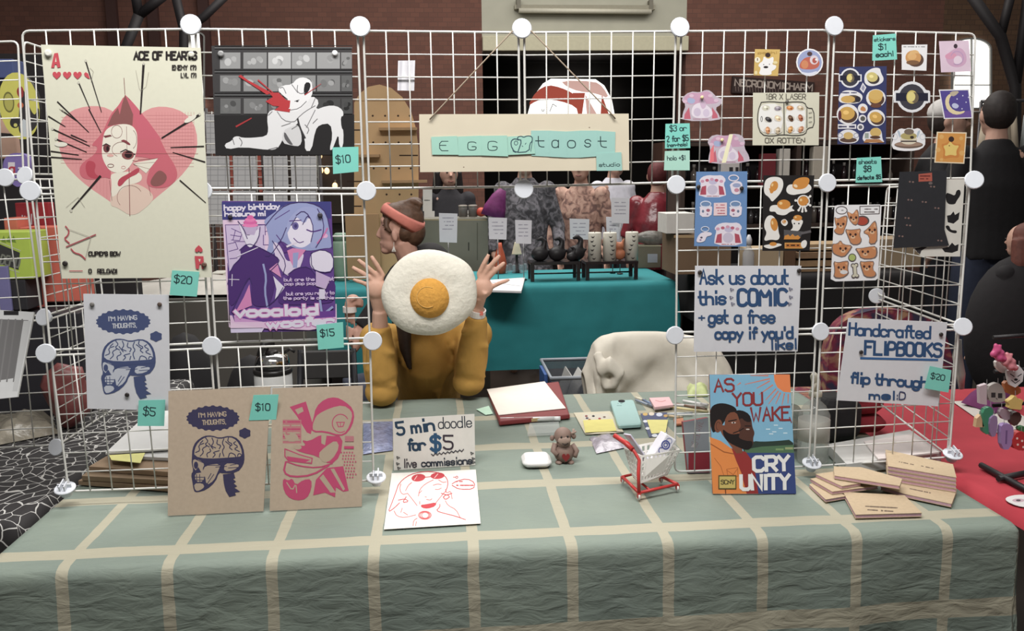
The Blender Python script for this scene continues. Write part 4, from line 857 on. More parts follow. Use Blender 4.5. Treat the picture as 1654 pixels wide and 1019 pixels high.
def dogs(a):
    c, d, o = (200, 130, 78), (70, 44, 40), (90, 80, 80)
    a.ring(252, 338, 38, 26, 6, o).scrib(225, 338, 280, 9, (150, 150, 150)); a.line([(378, 312), (514, 308), (510, 362), (378, 366), (378, 312)], 6, o).scrib(390, 330, 500, 8, (120, 110, 110)).scrib(410, 350, 480, 9, (110, 100, 100))
    a.ell(395, 410, 48, 36, o).ell(392, 412, 40, 28, (176, 66, 46))
    def dog(x, y, body, ears, fx, fy, s=1.0):
        for q in (body,):
            cx = sum(p[0] for p in q)/len(q); cy = sum(p[1] for p in q)/len(q)
            a.poly([(cx+(px_-cx)*1.14, cy+(py_-cy)*1.12) for px_, py_ in q], (120, 104, 100), 1); a.poly(q, c, 1)
        for e in ears: a.poly(e, (222, 166, 120))
        a.ell(fx, fy+10, 16*s, 11*s, (222, 180, 140)); a.ell(fx-18*s, fy-8, 8*s, 9*s, d); a.ell(fx+18*s, fy-8, 8*s, 9*s, d); a.ell(fx, fy+5, 7*s, 5*s, d)
    dog(0, 0, [(205, 385), (225, 400), (262, 382), (288, 380), (285, 430), (272, 460), (262, 500), (222, 500), (200, 475), (222, 455), (210, 425)], [[(210, 390), (225, 400), (215, 415)], [(285, 385), (268, 395), (280, 412)]], 246, 440)
    dog(0, 0, [(290, 345), (318, 360), (330, 365), (355, 330), (368, 360), (365, 425), (340, 440), (305, 400)], [[(296, 352), (315, 362), (308, 378)], [(352, 340), (362, 365), (345, 365)]], 334, 396)
    dog(0, 0, [(400, 490), (440, 460), (465, 425), (485, 415), (495, 480), (492, 560), (440, 568), (445, 510)], [[(408, 490), (438, 470), (440, 488)], [(480, 422), (488, 455), (470, 450)]], 462, 480)
    dog(0, 0, [(280, 470), (310, 475), (350, 472), (382, 466), (372, 510), (388, 540), (370, 570), (320, 570), (300, 520)], [[(284, 475), (305, 482), (295, 500)], [(378, 472), (355, 480), (368, 498)]], 330, 512)
    dog(0, 0, [(190, 570), (225, 570), (245, 545), (262, 575), (322, 580), (300, 620), (265, 658), (210, 640), (192, 620)], [[(240, 552), (255, 575), (235, 578)], [(318, 584), (290, 590), (302, 602)]], 262, 608)
    dog(0, 0, [(350, 600), (390, 600), (430, 592), (485, 585), (492, 640), (470, 668), (390, 668), (370, 630)], [[(355, 603), (385, 606), (370, 622)], [(484, 590), (460, 598), (482, 610)]], 415, 630)
    a.ell(325, 662, 28, 28, o).ell(325, 662, 22, 22, (170, 186, 96))
    dog(0, 0, [(200, 690), (230, 700), (270, 690), (298, 690), (290, 740), (298, 770), (255, 800), (200, 795), (210, 750)], [[(204, 694), (225, 702), (212, 716)], [(295, 694), (275, 702), (290, 716)]], 250, 738)
    a.ell(268, 762, 26, 14, (216, 214, 214))
    dog(0, 0, [(380, 690), (410, 695), (440, 690), (475, 692), (460, 740), (490, 770), (470, 795), (410, 790), (395, 745)], [[(384, 694), (405, 698), (394, 714)], [(470, 696), (450, 702), (462, 716)]], 425, 732)
    a.line([(340, 720), (346, 785)], 30, o).ell(330, 715, 15, 14, o).ell(352, 712, 15, 14, o).ell(334, 790, 15, 14, o).ell(358, 788, 15, 14, o).line([(342, 722), (346, 783)], 20, (206, 200, 176)).ell(331, 717, 10, 9, (206, 200, 176)).ell(352, 714, 10, 9, (206, 200, 176)).ell(335, 788, 10, 9, (206, 200, 176)).ell(357, 786, 10, 9, (206, 200, 176))
print_('sticker_sheet', 'white sticker sheet of small brown dogs', 'sticker sheet', [(205, 310), (225, 302), (515, 298), (526, 308), (502, 805), (485, 818), (210, 826), (178, 810)], WS, ZN, dogs)
# dark cat sheets at the right end
CT = (36, 34, 36)
def cats(a):
    a.blob([(965, 215), (1000, 225), (1030, 240), (1040, 200), (1065, 195), (1072, 230), (1040, 275), (1030, 300), (970, 295)], CT).poly([(975, 375), (1000, 370), (1020, 345), (1030, 370), (1062, 350), (1055, 400), (1020, 430), (980, 420)], CT).blob([(960, 445), (990, 440), (1000, 475), (1045, 475), (1040, 500), (985, 485)], CT).poly([(940, 600), (985, 590), (1010, 560), (1030, 580), (1055, 570), (1050, 615), (1010, 630), (960, 625)], CT).poly([(755, 600), (800, 590), (840, 590), (800, 615), (790, 640), (770, 625)], (60, 56, 58))
print_('sticker_sheet', 'white sticker sheet of black cats behind the dark sheet', 'sticker sheet', [(945, 128), (1096, 125), (1065, 655), (800, 655), (740, 595)], M((214, 210, 200), .6), ZN, cats, Y=-.010)
def darksheet(a):
    a.poly([(780, 90), (872, 80), (874, 138), (780, 142)], (176, 84, 66)); a.scrib(792, 103, 862, 9, (110, 44, 40)); a.scrib(792, 122, 862, 9, (110, 44, 40))
    for x, y in ((730, 142), (875, 175), (720, 266), (818, 280), (905, 322), (700, 390), (710, 440), (658, 515), (925, 545)): a.ell(x-10, y, 7, 6, (120, 96, 92)); a.ell(x+12, y+2, 7, 6, (130, 104, 96))
    a.ell(862, 152, 14, 10, (110, 96, 94))
print_('sticker_sheet', 'dark charcoal sticker sheet with faint eyes and an orange label', 'sticker sheet', [(650, 75), (975, 65), (958, 470), (990, 580), (608, 598)], M((46, 46, 50), .5, 0, .06, 60), ZN, darksheet, Y=-.014)
# ================================================================== HAND-LETTERED SIGNS
BL = (48, 82, 126); SIGNW = M((214, 214, 220), .8, 0, .02, 60)
a = Art(*vplane(-.014)); a.T = ZH; a.slab([(218, 98), (1092, 98), (1062, 802), (207, 805)], SIGNW, .001)
a.text('Ask us about', 260, 248, 985, 118, 20, BL, 248).text('this', 255, 418, 470, 108, 21, BL, 412).text('COMIC', 572, 424, 972, 130, 27, BL, 420).text('+', 248, 552, 296, 60, 12, BL).text('get a free', 330, 568, 872, 105, 18, BL, 566).text("copy if you'd", 385, 698, 1020, 92, 19, BL, 692).text('like!', 842, 786, 1052, 82, 15, BL, 780, wf=.3)
for x, y in ((522, 292), (518, 358), (530, 410), (1006, 288), (1008, 355), (998, 410)): a.line([(x-14, y-10), (x+14, y), (x-8, y+14), (x-14, y-10)], 5, (70, 70, 110))
a.done('paper_sign', 'white hand lettered sign reading Ask us about this COMIC', 'sign')
pin(*ZH(256, 152), -.0152, 'dark magnet at the upper left of the comic sign', r=.0055); pin(*ZH(1072, 138), -.0152, 'dark magnet at the upper right of the comic sign', r=.0055)
a = Art(*vplane(-.020)); a.T = ZI; a.slab([(425, 142), (1105, 172), (1042, 748), (345, 706)], SIGNW, .001)
a.text('Handcrafted', 432, 258, 985, 82, 16, BL, 284).text('FLIPBOOKS', 540, 390, 1062, 88, 19, BL, 408).line([(512, 418), (1036, 430)], 15, (56, 104, 160)).text('flip through', 438, 586, 965, 72, 16, BL, 622).text('me!', 570, 698, 742, 56, 13, BL, 702, wf=.3).text(':D', 752, 700, 815, 52, 8, (60, 70, 110), 702)
a.done('paper_sign', 'white hand lettered sign reading Handcrafted FLIPBOOKS flip through me', 'sign')
pin(*ZI(1060, 255), -.0212, 'black magnet at the upper right of the flipbook sign', r=.0052); pin(*ZI(512, 376), -.0212, 'black magnet left of the word FLIPBOOKS', r=.0052)
# ================================================================== THINGS ON THE FRONT TABLE
z0 = .7425
def quadslab(a_, b_, c_, d_, z, th, m, edge=None, T=None):     # flat thing lying on the table, its top seen at four points
    a = Art(*tplane(z)); a.T = T; a.slab([a_, b_, c_, d_], m, th, edge); return a
# card sign for doodles, propped up, and the drawing lying before it
p1, p2 = ZF(258, 550), ZF(862, 510)
b1, b2 = UZ(*p1, z0), UZ(*p2, z0)
a = Art(*plane3(b1, b2, b1+Vector((0, .03, .14)))); a.T = ZF
a.slab([(250, 165), (856, 130), (862, 510), (258, 550)], M((206, 202, 194), .8, 0, .03, 60), .0012)
DB = (38, 62, 84)
a.text('5 min', 285, 288, 558, 92, 19, DB, 252).text('doodle', 590, 240, 836, 82, 8, (44, 50, 60), 228).text('for', 362, 402, 492, 84, 20, DB, 396).text('$', 536, 402, 602, 105, 24, (40, 78, 110), 400).text('5', 628, 392, 695, 100, 14, (60, 50, 60)).text('live', 334, 528, 425, 62, 9, (60, 54, 62), 526).text('commissions', 465, 522, 838, 54, 9, (44, 50, 62), 500)
a.line([(536+i*15, 434-i*2.2+(8 if i % 2 else -6)) for i in range(17)], 6, (50, 50, 60))
for x, y in ((292, 455), (290, 500), (298, 532), (840, 422), (850, 462), (852, 488)): a.line([(x-12, y-8), (x+10, y), (x-8, y+9), (x-12, y-8)], 5, (60, 60, 64))
a.done('card_sign', 'propped card reading 5 min doodle for $5 live commissions', 'sign')
a = Art(*tplane(z0+.0015)); a.T = ZF; a.slab([(242, 570), (866, 543), (902, 942), (184, 986)], M((230, 224, 216), .8, 0, .02, 60), .001)
R1 = (196, 56, 66); R2 = (206, 112, 112)
a.ell(440, 604, 52, 28, R1, -8).ell(582, 590, 52, 24, R1, -4).line([(490, 600), (535, 596)], 6, R1).line([(410, 620), (430, 590)], 5, (232, 190, 186)).line([(560, 605), (585, 575)], 5, (232, 190, 186))
for q in (((290, 660), (320, 620), (380, 580), (450, 562), (530, 558), (610, 570), (655, 610), (660, 660), (640, 710)), ((290, 660), (270, 720), (240, 800), (215, 860), (260, 830), (300, 790)), ((310, 650), (300, 690), (320, 730), (360, 720)), ((345, 700), (365, 660), (390, 640)), ((360, 720), (400, 770), (430, 810)), ((440, 740), (450, 690), (490, 650), (550, 620)), ((550, 660), (580, 650), (610, 655)), ((565, 690), (590, 692), (610, 680)), ((445, 720), (465, 700)), ((500, 765), (530, 770), (540, 760)), ((490, 745), (500, 748)), ((590, 620), (620, 640), (645, 635)),
          ((570, 790), (610, 740), (635, 710)), ((450, 800), (450, 780)), ((600, 800), (600, 820), (570, 850), (640, 870), (720, 890), (790, 915)), ((640, 775), (660, 810), (720, 840), (750, 900)), ((260, 850), (280, 890), (340, 900), (420, 880)), ((320, 830), (310, 860)), ((330, 860), (360, 880)), ((400, 960), (405, 920), (430, 905)), ((420, 960), (425, 930)), ((690, 650), (720, 630), (800, 610), (860, 640), (850, 690), (740, 690), (690, 660)), ((700, 600), (715, 600)), ((610, 720), (680, 740), (640, 770), (620, 740), (690, 720)), ((290, 770), (340, 760), (370, 780), (320, 790), (350, 745)), ((640, 690), (650, 720), (680, 700), (690, 760))):
    a.line(q, 6, R1 if len(q) > 4 else R2, 1, keep=True)
a.k += 1
a.poly([(455, 805), (500, 800), (575, 785), (568, 815), (510, 835), (465, 828)], R1, 1).ring(488, 882, 46, 30, 8, R2).ring(490, 882, 26, 22, 6, R2).ring(488, 882, 36, 26, 5, R1)
a.scrib(720, 632, 770, 8, R1).scrib(725, 660, 850, 9, R1).scrib(745, 688, 830, 5, R2).ring(725, 600, 8, 8, 4, R1)
a.done('drawing', 'red ink portrait drawing lying on the tablecloth before the doodle sign', 'drawing')
# clipboard box
t = thing('clipboard_box', 'dark red flat box case under a blank sheet of paper', 'case', UZ(855, 660, z0))
P0 = [UZ(*p, z0+.012) for p in ((787, 632), (903, 617), (921, 671), (806, 682))]
mb = MB(); ce = sum(P0, Vector())/4
def rq(P, dz0, dz1, m, k=1.0, mb=None):
    lo = [Vector((p.x, p.y, p.z+dz0)) for p in P]; hi = [Vector((ce.x+(p.x-ce.x)*k, ce.y+(p.y-ce.y)*k, p.z+dz1)) for p in P]
    return (mb or MB()).loft([lo, hi], m, True, False)
rq(P0, -.0115, .004, M((134, 46, 48), .5), .985).build('shell', t, bevel=.004)
q_ = [P0[3].lerp(P0[2], s_) for s_ in (.45, .8)]
MB().box((q_[0]+q_[1])/2+Vector((0, -.001, -.003)), ((q_[1]-q_[0]).length, .002, .01), M((206, 176, 120), .6), rz=math.atan2((q_[1]-q_[0]).y, (q_[1]-q_[0]).x)).build('label_band', t)
a = quadslab((183, 585), (550, 535), (685, 705), (258, 748), z0+.019, .0015, M((236, 226, 214), .8, 0, .02, 40), T=zoom(740, 480, 3.938))
a.done('paper_sheet', 'blank cream sheet of paper lying on the dark red case', 'paper')
Z6 = zoom(740, 480, 3.938)
a = quadslab((115, 712), (195, 690), (222, 740), (175, 748), z0+.001, .0008, M((186, 222, 196), .7), T=Z6); a.done('sticky_note', 'small mint paper scrap left of the dark red case', 'paper')
def rod(a_, b_, z, r, m, name, parent=None, n=10):
    return MB().tube([UZ(*a_, z), UZ(*b_, z)], r, m, n).build(name, parent)
t = thing('marker_pen', 'white marker pen lying in front of the dark red case', 'pen', UZ(855, 676, z0))
A_, B_ = Z6(268, 782), Z6(650, 772); zc = z0+.0085
L_ = lambda s_: (A_[0]+(B_[0]-A_[0])*s_, A_[1]+(B_[1]-A_[1])*s_)
rod(L_(0), L_(.23), zc, .0085, M((232, 232, 232), .35), 'cap', t); rod(L_(.235), L_(.9), zc, .008, M((224, 222, 220), .35), 'barrel', t); rod(L_(.9), L_(1), zc, .0075, M((236, 236, 236), .35), 'end_cap', t)
CLEAR = M((225, 230, 228), .12, 0, 0, alpha=.28, spec=.8)
a = quadslab((455, 800), (640, 790), (650, 858), (440, 868), z0+.009, .008, CLEAR, T=Z6); a.done('clear_box', 'small clear plastic box lying under the white marker pen', 'box')
# ape figure with a heart
p = UZ(910, 747, z0); s = 1/ppm(p.y); BRN, BRL = M((138, 112, 100), .6, 0, .06, 60), M((166, 140, 126), .6, 0, .06, 60)
t = thing('animal_figure', 'small brown ape figure with a dark red heart on its belly', 'figurine', p)
def fp(x, y, d=0.0):                      # place on the figure's own upright plane
    v = U(x, y, p.y+.012); return v+Vector((0, d, 0))
mb = MB(); mb.ell(fp(911, 731), (17*s, 15*s, 17.5*s), BRN); mb.ell(fp(909, 703, -.002), (15*s, 14*s, 14.5*s), BRN); mb.ell(fp(910, 716, 0), (12*s, 11*s, 8*s), BRN)
mb.ell(fp(892, 708, .003), (4*s, 3*s, 5*s), BRN); mb.ell(fp(927, 705, .003), (4*s, 3*s, 5*s), BRN); mb.tube([fp(897, 716), fp(893, 727, -.006), fp(900, 732, -.016)], [5*s, 5*s, 5*s], BRN, 8); mb.tube([fp(924, 718), fp(931, 728, -.004), fp(927, 735, -.014)], [5*s, 5*s, 4*s], BRN, 8); mb.ell(fp(902, 745, -.008), (6*s, 8*s, 4*s), BRN); mb.ell(fp(921, 745, -.008), (6*s, 8*s, 4*s), BRN)
mb.build('body', t)
MB().ell(fp(910, 708, -12.5*s), (11*s, 4*s, 8*s), BRL).build('muzzle', t)
mb = MB(); mb.ell(fp(905, 702, -14.2*s), (1.8*s,)*3, M((30, 26, 26), .3)); mb.ell(fp(915, 701, -14.2*s), (1.8*s,)*3, M((30, 26, 26), .3)); mb.tube([fp(906, 712, -16*s), fp(911, 714, -16.6*s), fp(916, 711, -16*s)], .8*s, M((40, 28, 28), .5), 5); mb.build('face', t)
mb = MB(); hp = [fp(912+13*u, 734+13*v, -14.6*s) for u, v in ((0, .5), (-.4, .1), (-.5, -.2), (-.35, -.42), (-.15, -.42), (0, -.2), (.15, -.42), (.35, -.42), (.5, -.2), (.4, .1))]
mb.prism(hp, (0, -1.6*s, 0), M((138, 34, 36), .5)); mb.build('heart', t)
mb = MB(); mb.tube([fp(921, 697, -11*s), fp(929, 694, -10*s)], 2*s, BRL, 6); mb.tube([fp(925, 690, -10*s), fp(925, 700, -10*s)], 2*s, BRL, 6); mb.build('bow', t)
# white earbud case
p = UZ(869, 757, z0); s = 1/ppm(p.y)
t = thing('earbud_case', 'white rounded earbud case lying left of the ape figure', 'case', p)
MB().rbox(p+Vector((0, .04, .0115)), (50*s, .085, .022), M((232, 230, 228), .25, 0, 0, spec=.5), .02, -.02).build('shell', t, bevel=.004)
MB().box(p+Vector((0, -.0028, .009)), (38*s, .0012, .0012), M((190, 188, 186), .4)).build('lid_seam', t)
# sticker sheets, phone and notes in the middle of the table
a = quadslab((105, 340), (335, 330), (425, 465), (180, 478), z0+.001, .001, M((206, 196, 168), .4, 0, .04, 60), T=ZG)
a.poly([(160, 350), (320, 345), (345, 385), (170, 395)], (206, 198, 180)); [a.ell(x, y, 9, 6, c) for x, y, c in ((185, 362, (130, 60, 60)), (230, 362, (44, 40, 44)), (205, 385, (150, 90, 60)), (270, 378, (160, 60, 66)), (300, 368, (120, 100, 90)), (190, 375, (70, 60, 80)))]; a.line([(180, 474), (300, 455), (425, 465)], 5, (90, 86, 80))
a.done('sticker_sheet', 'cream sticker sheet under a yellow note left of the mint phone', 'sticker sheet')
a = quadslab((165, 388), (352, 380), (378, 455), (178, 466), z0+.0028, .0008, M((226, 214, 110), .7), T=ZG); a.done('sticky_note', 'yellow note lying on the cream sticker sheet', 'sticky note')
t = thing('mobile_phone', 'phone in a mint green case lying face down on the table', 'phone', UZ(1010, 668, z0))
PH = [UZ(*ZG(*q), z0+.014) for q in ((335, 262), (485, 255), (540, 410), (385, 420))]; ce = sum(PH, Vector())/4
mb = MB(); rings = []
for dz, k in ((-.0135, .96), (-.011, 1), (-.003, 1), (0, .96)):
    ring = []
    for i in range(4):
        c0, c1, c2 = PH[i], PH[(i+1) % 4], PH[i-1]
        for s_ in range(5):
            u = s_/4; pt = c0.lerp(c2, .1)*(1-u)**2+c0*2*u*(1-u)+c0.lerp(c1, .1)*u*u
            ring.append(Vector((ce.x+(pt.x-ce.x)*k, ce.y+(pt.y-ce.y)*k, pt.z+dz)))
    rings.append(ring)
mb.loft(rings[::-1], M((158, 198, 194), .4, 0, .02), True, False); mb.build('case', t)
a = Art(*tplane(z0+.0142)); a.T = ZG; a.ell(410, 267, 22, 9, (26, 26, 30)); a.mb.build('camera_lens', t)
a = Art(*tplane(z0+.0142)); a.T = ZG; a.scrib(385, 282, 420, 4, (110, 150, 150)).scrib(380, 295, 410, 3, (110, 150, 150)); a.mb.build('print_mark', t)
a = quadslab((530, 345), (700, 338), (695, 480), (585, 496), z0+.001, .001, M((64, 76, 116), .4, 0, .04, 60), T=ZG)
[a.ell(x, y, r, r*.6, c) for x, y, r, c in ((560, 350, 16, (206, 170, 90)), (600, 348, 18, (214, 200, 180)), (650, 352, 20, (200, 206, 220)), (690, 360, 14, (190, 150, 80)), (560, 395, 14, (220, 220, 226)), (575, 440, 14, (220, 220, 226)), (620, 485, 18, (210, 214, 220)), (680, 470, 16, (216, 216, 222)))]
a.done('sticker_sheet', 'navy sticker sheet under a yellow note right of the mint phone', 'sticker sheet')
a = quadslab((570, 385), (705, 385), (690, 465), (600, 472), z0+.0028, .0008, M((226, 216, 120), .7), T=ZG); a.done('sticky_note', 'yellow note lying on the navy sticker sheet', 'sticky note')
# bag of stickers, notepads, pens, pouch
def heap(quad, z, h, m, name, label, cat, T=ZG, n=7, seed=0, deco=None):
    Q = [UZ(*T(*q), z) for q in quad]; mb = MB(); P = []
    for i in range(n+1):
        row = []
        for j in range(n+1):
            u, v = i/n, j/n; p = Q[0].lerp(Q[1], u).lerp(Q[3].lerp(Q[2], u), v)
            e = min(u, v, 1-u, 1-v); row.append(p+Vector((0, 0, h*min(1, e*5)*(.7+.5*noise.noise(Vector((u*4+seed, v*4, seed)))))))
        P.append(row)
    mb.grid(P, m); c = sum(Q, Vector())/4
    mb.add([Vector((p.x, p.y, z-.0003)) for p in Q], [(0, 1, 2, 3)], m)
    return tag(mb.build(name), label, cat)
BAG = M((172, 164, 176), .15, 0, .35, 45, bump=.4, spec=.7)
heap(((205, 500), (330, 470), (440, 560), (250, 600)), z0, .016, BAG, 'sticker_bag', 'clear bag of pale stickers left of the toy shopping cart', 'bag')
heap(((30, 190), (250, 185), (250, 400), (30, 430)), z0, .012, M((140, 150, 190), .15, 0, .4, 60, bump=.4, spec=.7), 'sticker_bag', 'clear bag of blue stickers beside the magenta kraft board', 'bag', T=ZF, seed=4)
for k, (c, lab) in enumerate((((206, 200, 196), 'white notepad under the pink pad'), ((226, 180, 182), 'pink notepad lying on a white pad behind the mint phone'))):
    dy = 8-8*k
    a = quadslab((585, 246+dy), (712, 240+dy), (738, 290+dy), (620, 306+dy), z0+.008+.008*k, .0075, M(c, .7), T=ZG)
    if k: a.line([(625, 262), (660, 272), (690, 262)], 5, (206, 140, 140), 1)
    a.done('notepad', lab, 'notepad')
for i, (A_, B_, c, w) in enumerate((((500, 260), (610, 300), (150, 160, 176), 'grey'), ((540, 255), (640, 305), (110, 130, 160), 'slate blue'), ((720, 305), (960, 335), (222, 206, 150), 'yellow'), ((725, 290), (940, 300), (206, 200, 196), 'white'), ((760, 285), (950, 320), (120, 90, 70), 'brown'), ((800, 265), (960, 292), (230, 226, 224), 'pale'), ((700, 350), (860, 345), (190, 196, 200), 'silver'), ((710, 362), (800, 372), (214, 190, 150), 'tan'), ((500, 245), (560, 262), (226, 216, 190), 'cream'))):
    t = thing('pen', '%s pen among the pens scattered right of the mint phone' % w, 'pen', UZ(*ZG(*A_), z0), 'pens on the table')
    A3, B3 = UZ(*ZG(*A_), z0+.005), UZ(*ZG(*B_), z0+.005)
    MB().tube([A3, A3.lerp(B3, .72)], .0045, M(c, .35), 8).build('barrel', t); MB().tube([A3.lerp(B3, .72), B3], .005, M(tuple(int(v*.75) for v in c), .35), 8).build('cap', t)
heap(((825, 175), (950, 165), (960, 235), (830, 240)), z0, .03, M((176, 186, 120), .6, 0, .2, 30), 'pouch', 'pale green pouch behind the pens, left of the comic', 'pouch')
MB_ = quadslab((740, 380), (800, 374), (806, 408), (752, 412), z0+.006, .006, M((196, 120, 78), .6), T=ZG); MB_.done('eraser', 'small orange eraser near the wire wall foot', 'eraser')
# ---------------- comic standing before the wall and its spare copies behind
def comic(pl, T, full=True):
    a = Art(*pl); a.T = T; a.slab([(968, 98), (1480, 98), (1520, 855), (990, 856)], M((120, 176, 206), .45, 0, .03, 20), .008, M((140, 60, 50), .6))
    OR, RDD, DK1, SKN, SKD, NVY = (226, 130, 44), (150, 44, 42), (36, 30, 30), (124, 72, 50), (84, 52, 42), (56, 72, 128)
    a.poly([(1378, 98), (1480, 98), (1486, 212), (1440, 208), (1400, 180), (1382, 140)], (228, 124, 60), 0)
    for q in (((1350, 125), (1195, 160)), ((1165, 152), (1145, 165)), ((1350, 140), (1270, 185)), ((1370, 165), (1285, 225)), ((1390, 190), (1325, 260)), ((1405, 205), (1345, 285)), ((1420, 215), (1390, 285)), ((1445, 220), (1430, 290)), ((1470, 225), (1468, 280)), ((1340, 105), (1230, 104))): a.line(q, (9, 4), (206, 120, 96), keep=True)
    a.k += 1
    a.poly([(1180, 560), (1250, 520), (1300, 525), (1400, 520), (1500, 510), (1505, 600), (1190, 600)], (46, 62, 54), 1).poly([(1190, 575), (1300, 556), (1504, 545), (1506, 600), (1200, 600)], (78, 112, 80)).rect(1390, 568, 1440, 580, (120, 150, 96)).rect(1450, 560, 1500, 574, (150, 160, 110))
    for x, y in ((1330, 445), (1370, 462), (1410, 440), (1380, 420), (1440, 470), (1350, 475)): a.line([(x, y), (x+22, y)], 6, (206, 226, 236), keep=True)
    a.k += 1
    a.poly([(1190, 596), (1506, 596), (1520, 856), (1190, 856)], NVY)
    a.poly([(1080, 560), (1200, 590), (1250, 660), (1280, 856), (1140, 856)], RDD, 0)
    a.poly([(972, 495), (1040, 520), (1110, 570), (1140, 650), (1170, 720), (1205, 856), (990, 856)], OR)
    a.line([(978, 540), (1060, 590), (1120, 602)], 7, (160, 84, 30)).line([(1000, 630), (1040, 680), (1060, 740)], 4, (180, 96, 34)).line([(1078, 700), (1148, 690), (1150, 745), (1085, 740), (1078, 700)], 4, (180, 96, 34)).line([(1078, 705), (1120, 735), (1148, 695)], 4, (180, 96, 34))
    a.poly([(1020, 420), (1050, 480), (1110, 560), (1140, 600), (1180, 596), (1170, 520), (1090, 420)], SKN)
    a.blob([(985, 470), (970, 380), (975, 300), (1040, 275), (1120, 295), (1150, 330), (1100, 350), (1060, 400), (1040, 440), (1010, 460)], DK1)
    a.blob([(1130, 330), (1190, 325), (1235, 370), (1240, 430), (1258, 470), (1245, 500), (1250, 540), (1220, 580), (1160, 560), (1120, 480), (1130, 420)], SKD)
    a.poly([(1118, 330), (1170, 322), (1225, 350), (1236, 400), (1200, 400), (1170, 370), (1150, 400), (1120, 380)], DK1, 1)
    a.poly([(1060, 400), (1090, 340), (1140, 335), (1160, 390), (1170, 430), (1150, 450), (1165, 470), (1130, 500), (1080, 470)], SKN, 1)
    a.blob([(1050, 440), (1085, 470), (1120, 480), (1165, 470), (1150, 500), (1200, 520), (1245, 520), (1240, 560), (1210, 582), (1150, 560), (1090, 530), (1058, 490)], (34, 28, 28))
    a.ell(1025, 425, 24, 42, SKN, 10).ring(1025, 425, 14, 26, 4, SKD, 90, 330)
    a.line([(1090, 395), (1140, 385)], 7, DK1).ell(1122, 404, 15, 5, (206, 190, 180)).ell(1122, 404, 5, 5, DK1).line([(1195, 425), (1230, 425)], 6, DK1).ell(1212, 446, 12, 4, (196, 180, 170)).line([(1120, 470), (1160, 455), (1185, 440)], 6, DK1)
    TR = (140, 46, 48)
    a.text('AS', 1002, 208, 1124, 78, 13, TR, 202, sm=0).text('YOU', 1118, 296, 1305, 78, 13, TR, 290, sm=0).text('WAKE', 1235, 394, 1480, 84, 13, TR, 386, sm=0).line([(1478, 370), (1490, 402)], 6, TR)
    a.text('CRY', 1252, 712, 1474, 88, 23, (228, 226, 224), 704, sm=0).text('UNITY', 1170, 828, 1476, 88, 23, (228, 226, 224), 824, sm=0)
    a.rect(1025, 738, 1140, 828, (90, 80, 40)).rect(1032, 746, 1133, 820, (196, 172, 84)).text('SCNY', 1042, 795, 1126, 26, 6, (80, 70, 40)); a.line([(1070, 828), (1072, 856)], 5, (90, 50, 30))
    return a
p1, p2 = UZ(1151, 797.5, z0), UZ(1286, 797.5, z0)
a = comic(plane3(p1, p2, p1+Vector((0, .035, .2))), ZG)
a.T = None; a.done('comic_book', 'comic book titled AS YOU WAKE CRY UNITY standing before the wire wall', 'book')
def sblock(quad, zb, name, label, cat, m, T=ZG, top=.16, edge=None, fn=None, th=.012):       # upright block seen from the front, standing on the table
    P1, P2 = UZ(*T(*quad[3]), zb), UZ(*T(*quad[2]), zb)
    a = Art(*plane3(P1, P2, P1+Vector((0, .03, top)))); a.T = T; a.slab(quad, m, th, edge)
    if fn: fn(a)
    return a.done(name, label, cat, 'spare comics behind the wire wall')
sblock([(800, 400), (960, 372), (975, 722), (832, 725)], z0, 'comic_book', 'spare comic with red lettering on grey, leaning behind the standing comic', 'book', M((128, 130, 134), .5, 0, .06, 20), th=.02, edge=M((150, 50, 60), .6), fn=lambda a: (a.text('AS YOU WAKE', 890, 560, 930, 40, 7, (130, 46, 50), 400), a.rect(835, 590, 970, 720, (138, 34, 48)), a.poly([(850, 560), (880, 520), (880, 560)], (170, 160, 160))))
# ---------------- toy shopping cart
def gz(x, y, d): return U(*ZG(x, y), d)
p = UZ(*ZG(600, 890), z0); Yc = p.y
RDm, WHm = M((196, 40, 36), .35, 0, .02), M((226, 222, 214), .4, 0, .02)
t = thing('toy_shopping_cart', 'toy shopping cart with a white basket and red frame', 'toy', UZ(*ZG(600, 860), z0))
# floor frame corners measured on the cloth
FR = [UZ(*ZG(*q), z0+.018) for q in ((520, 850), (765, 795), (660, 745), (415, 748))]
mb = MB(); mb.tube([FR[0], FR[1]], .004, RDm, 8); mb.tube([FR[0], FR[3]], .004, RDm, 8); mb.tube([FR[1], FR[2]], .004, RDm, 8); mb.tube([FR[3], FR[3].lerp(FR[2], .5)+Vector((0, 0, .012))], .0035, RDm, 8)
mb.tube([FR[0].lerp(FR[1], .28), FR[3].lerp(FR[2], .3)], .003, RDm, 8)
top0 = FR[0]+Vector((0, 0, .105))
mb.build('frame', t)
for q in FR:
    mb = MB(); mb.box(q+Vector((0, 0, -.006)), (.008, .01, .012), RDm); w = mb.build('caster', t)
    MB().lathe([(.0075, -.0025), (.0085, 0), (.0075, .0025)], q+Vector((0, 0, -.0095)), M((222, 220, 216), .4), 14, RY(90)).build('wheel', w)
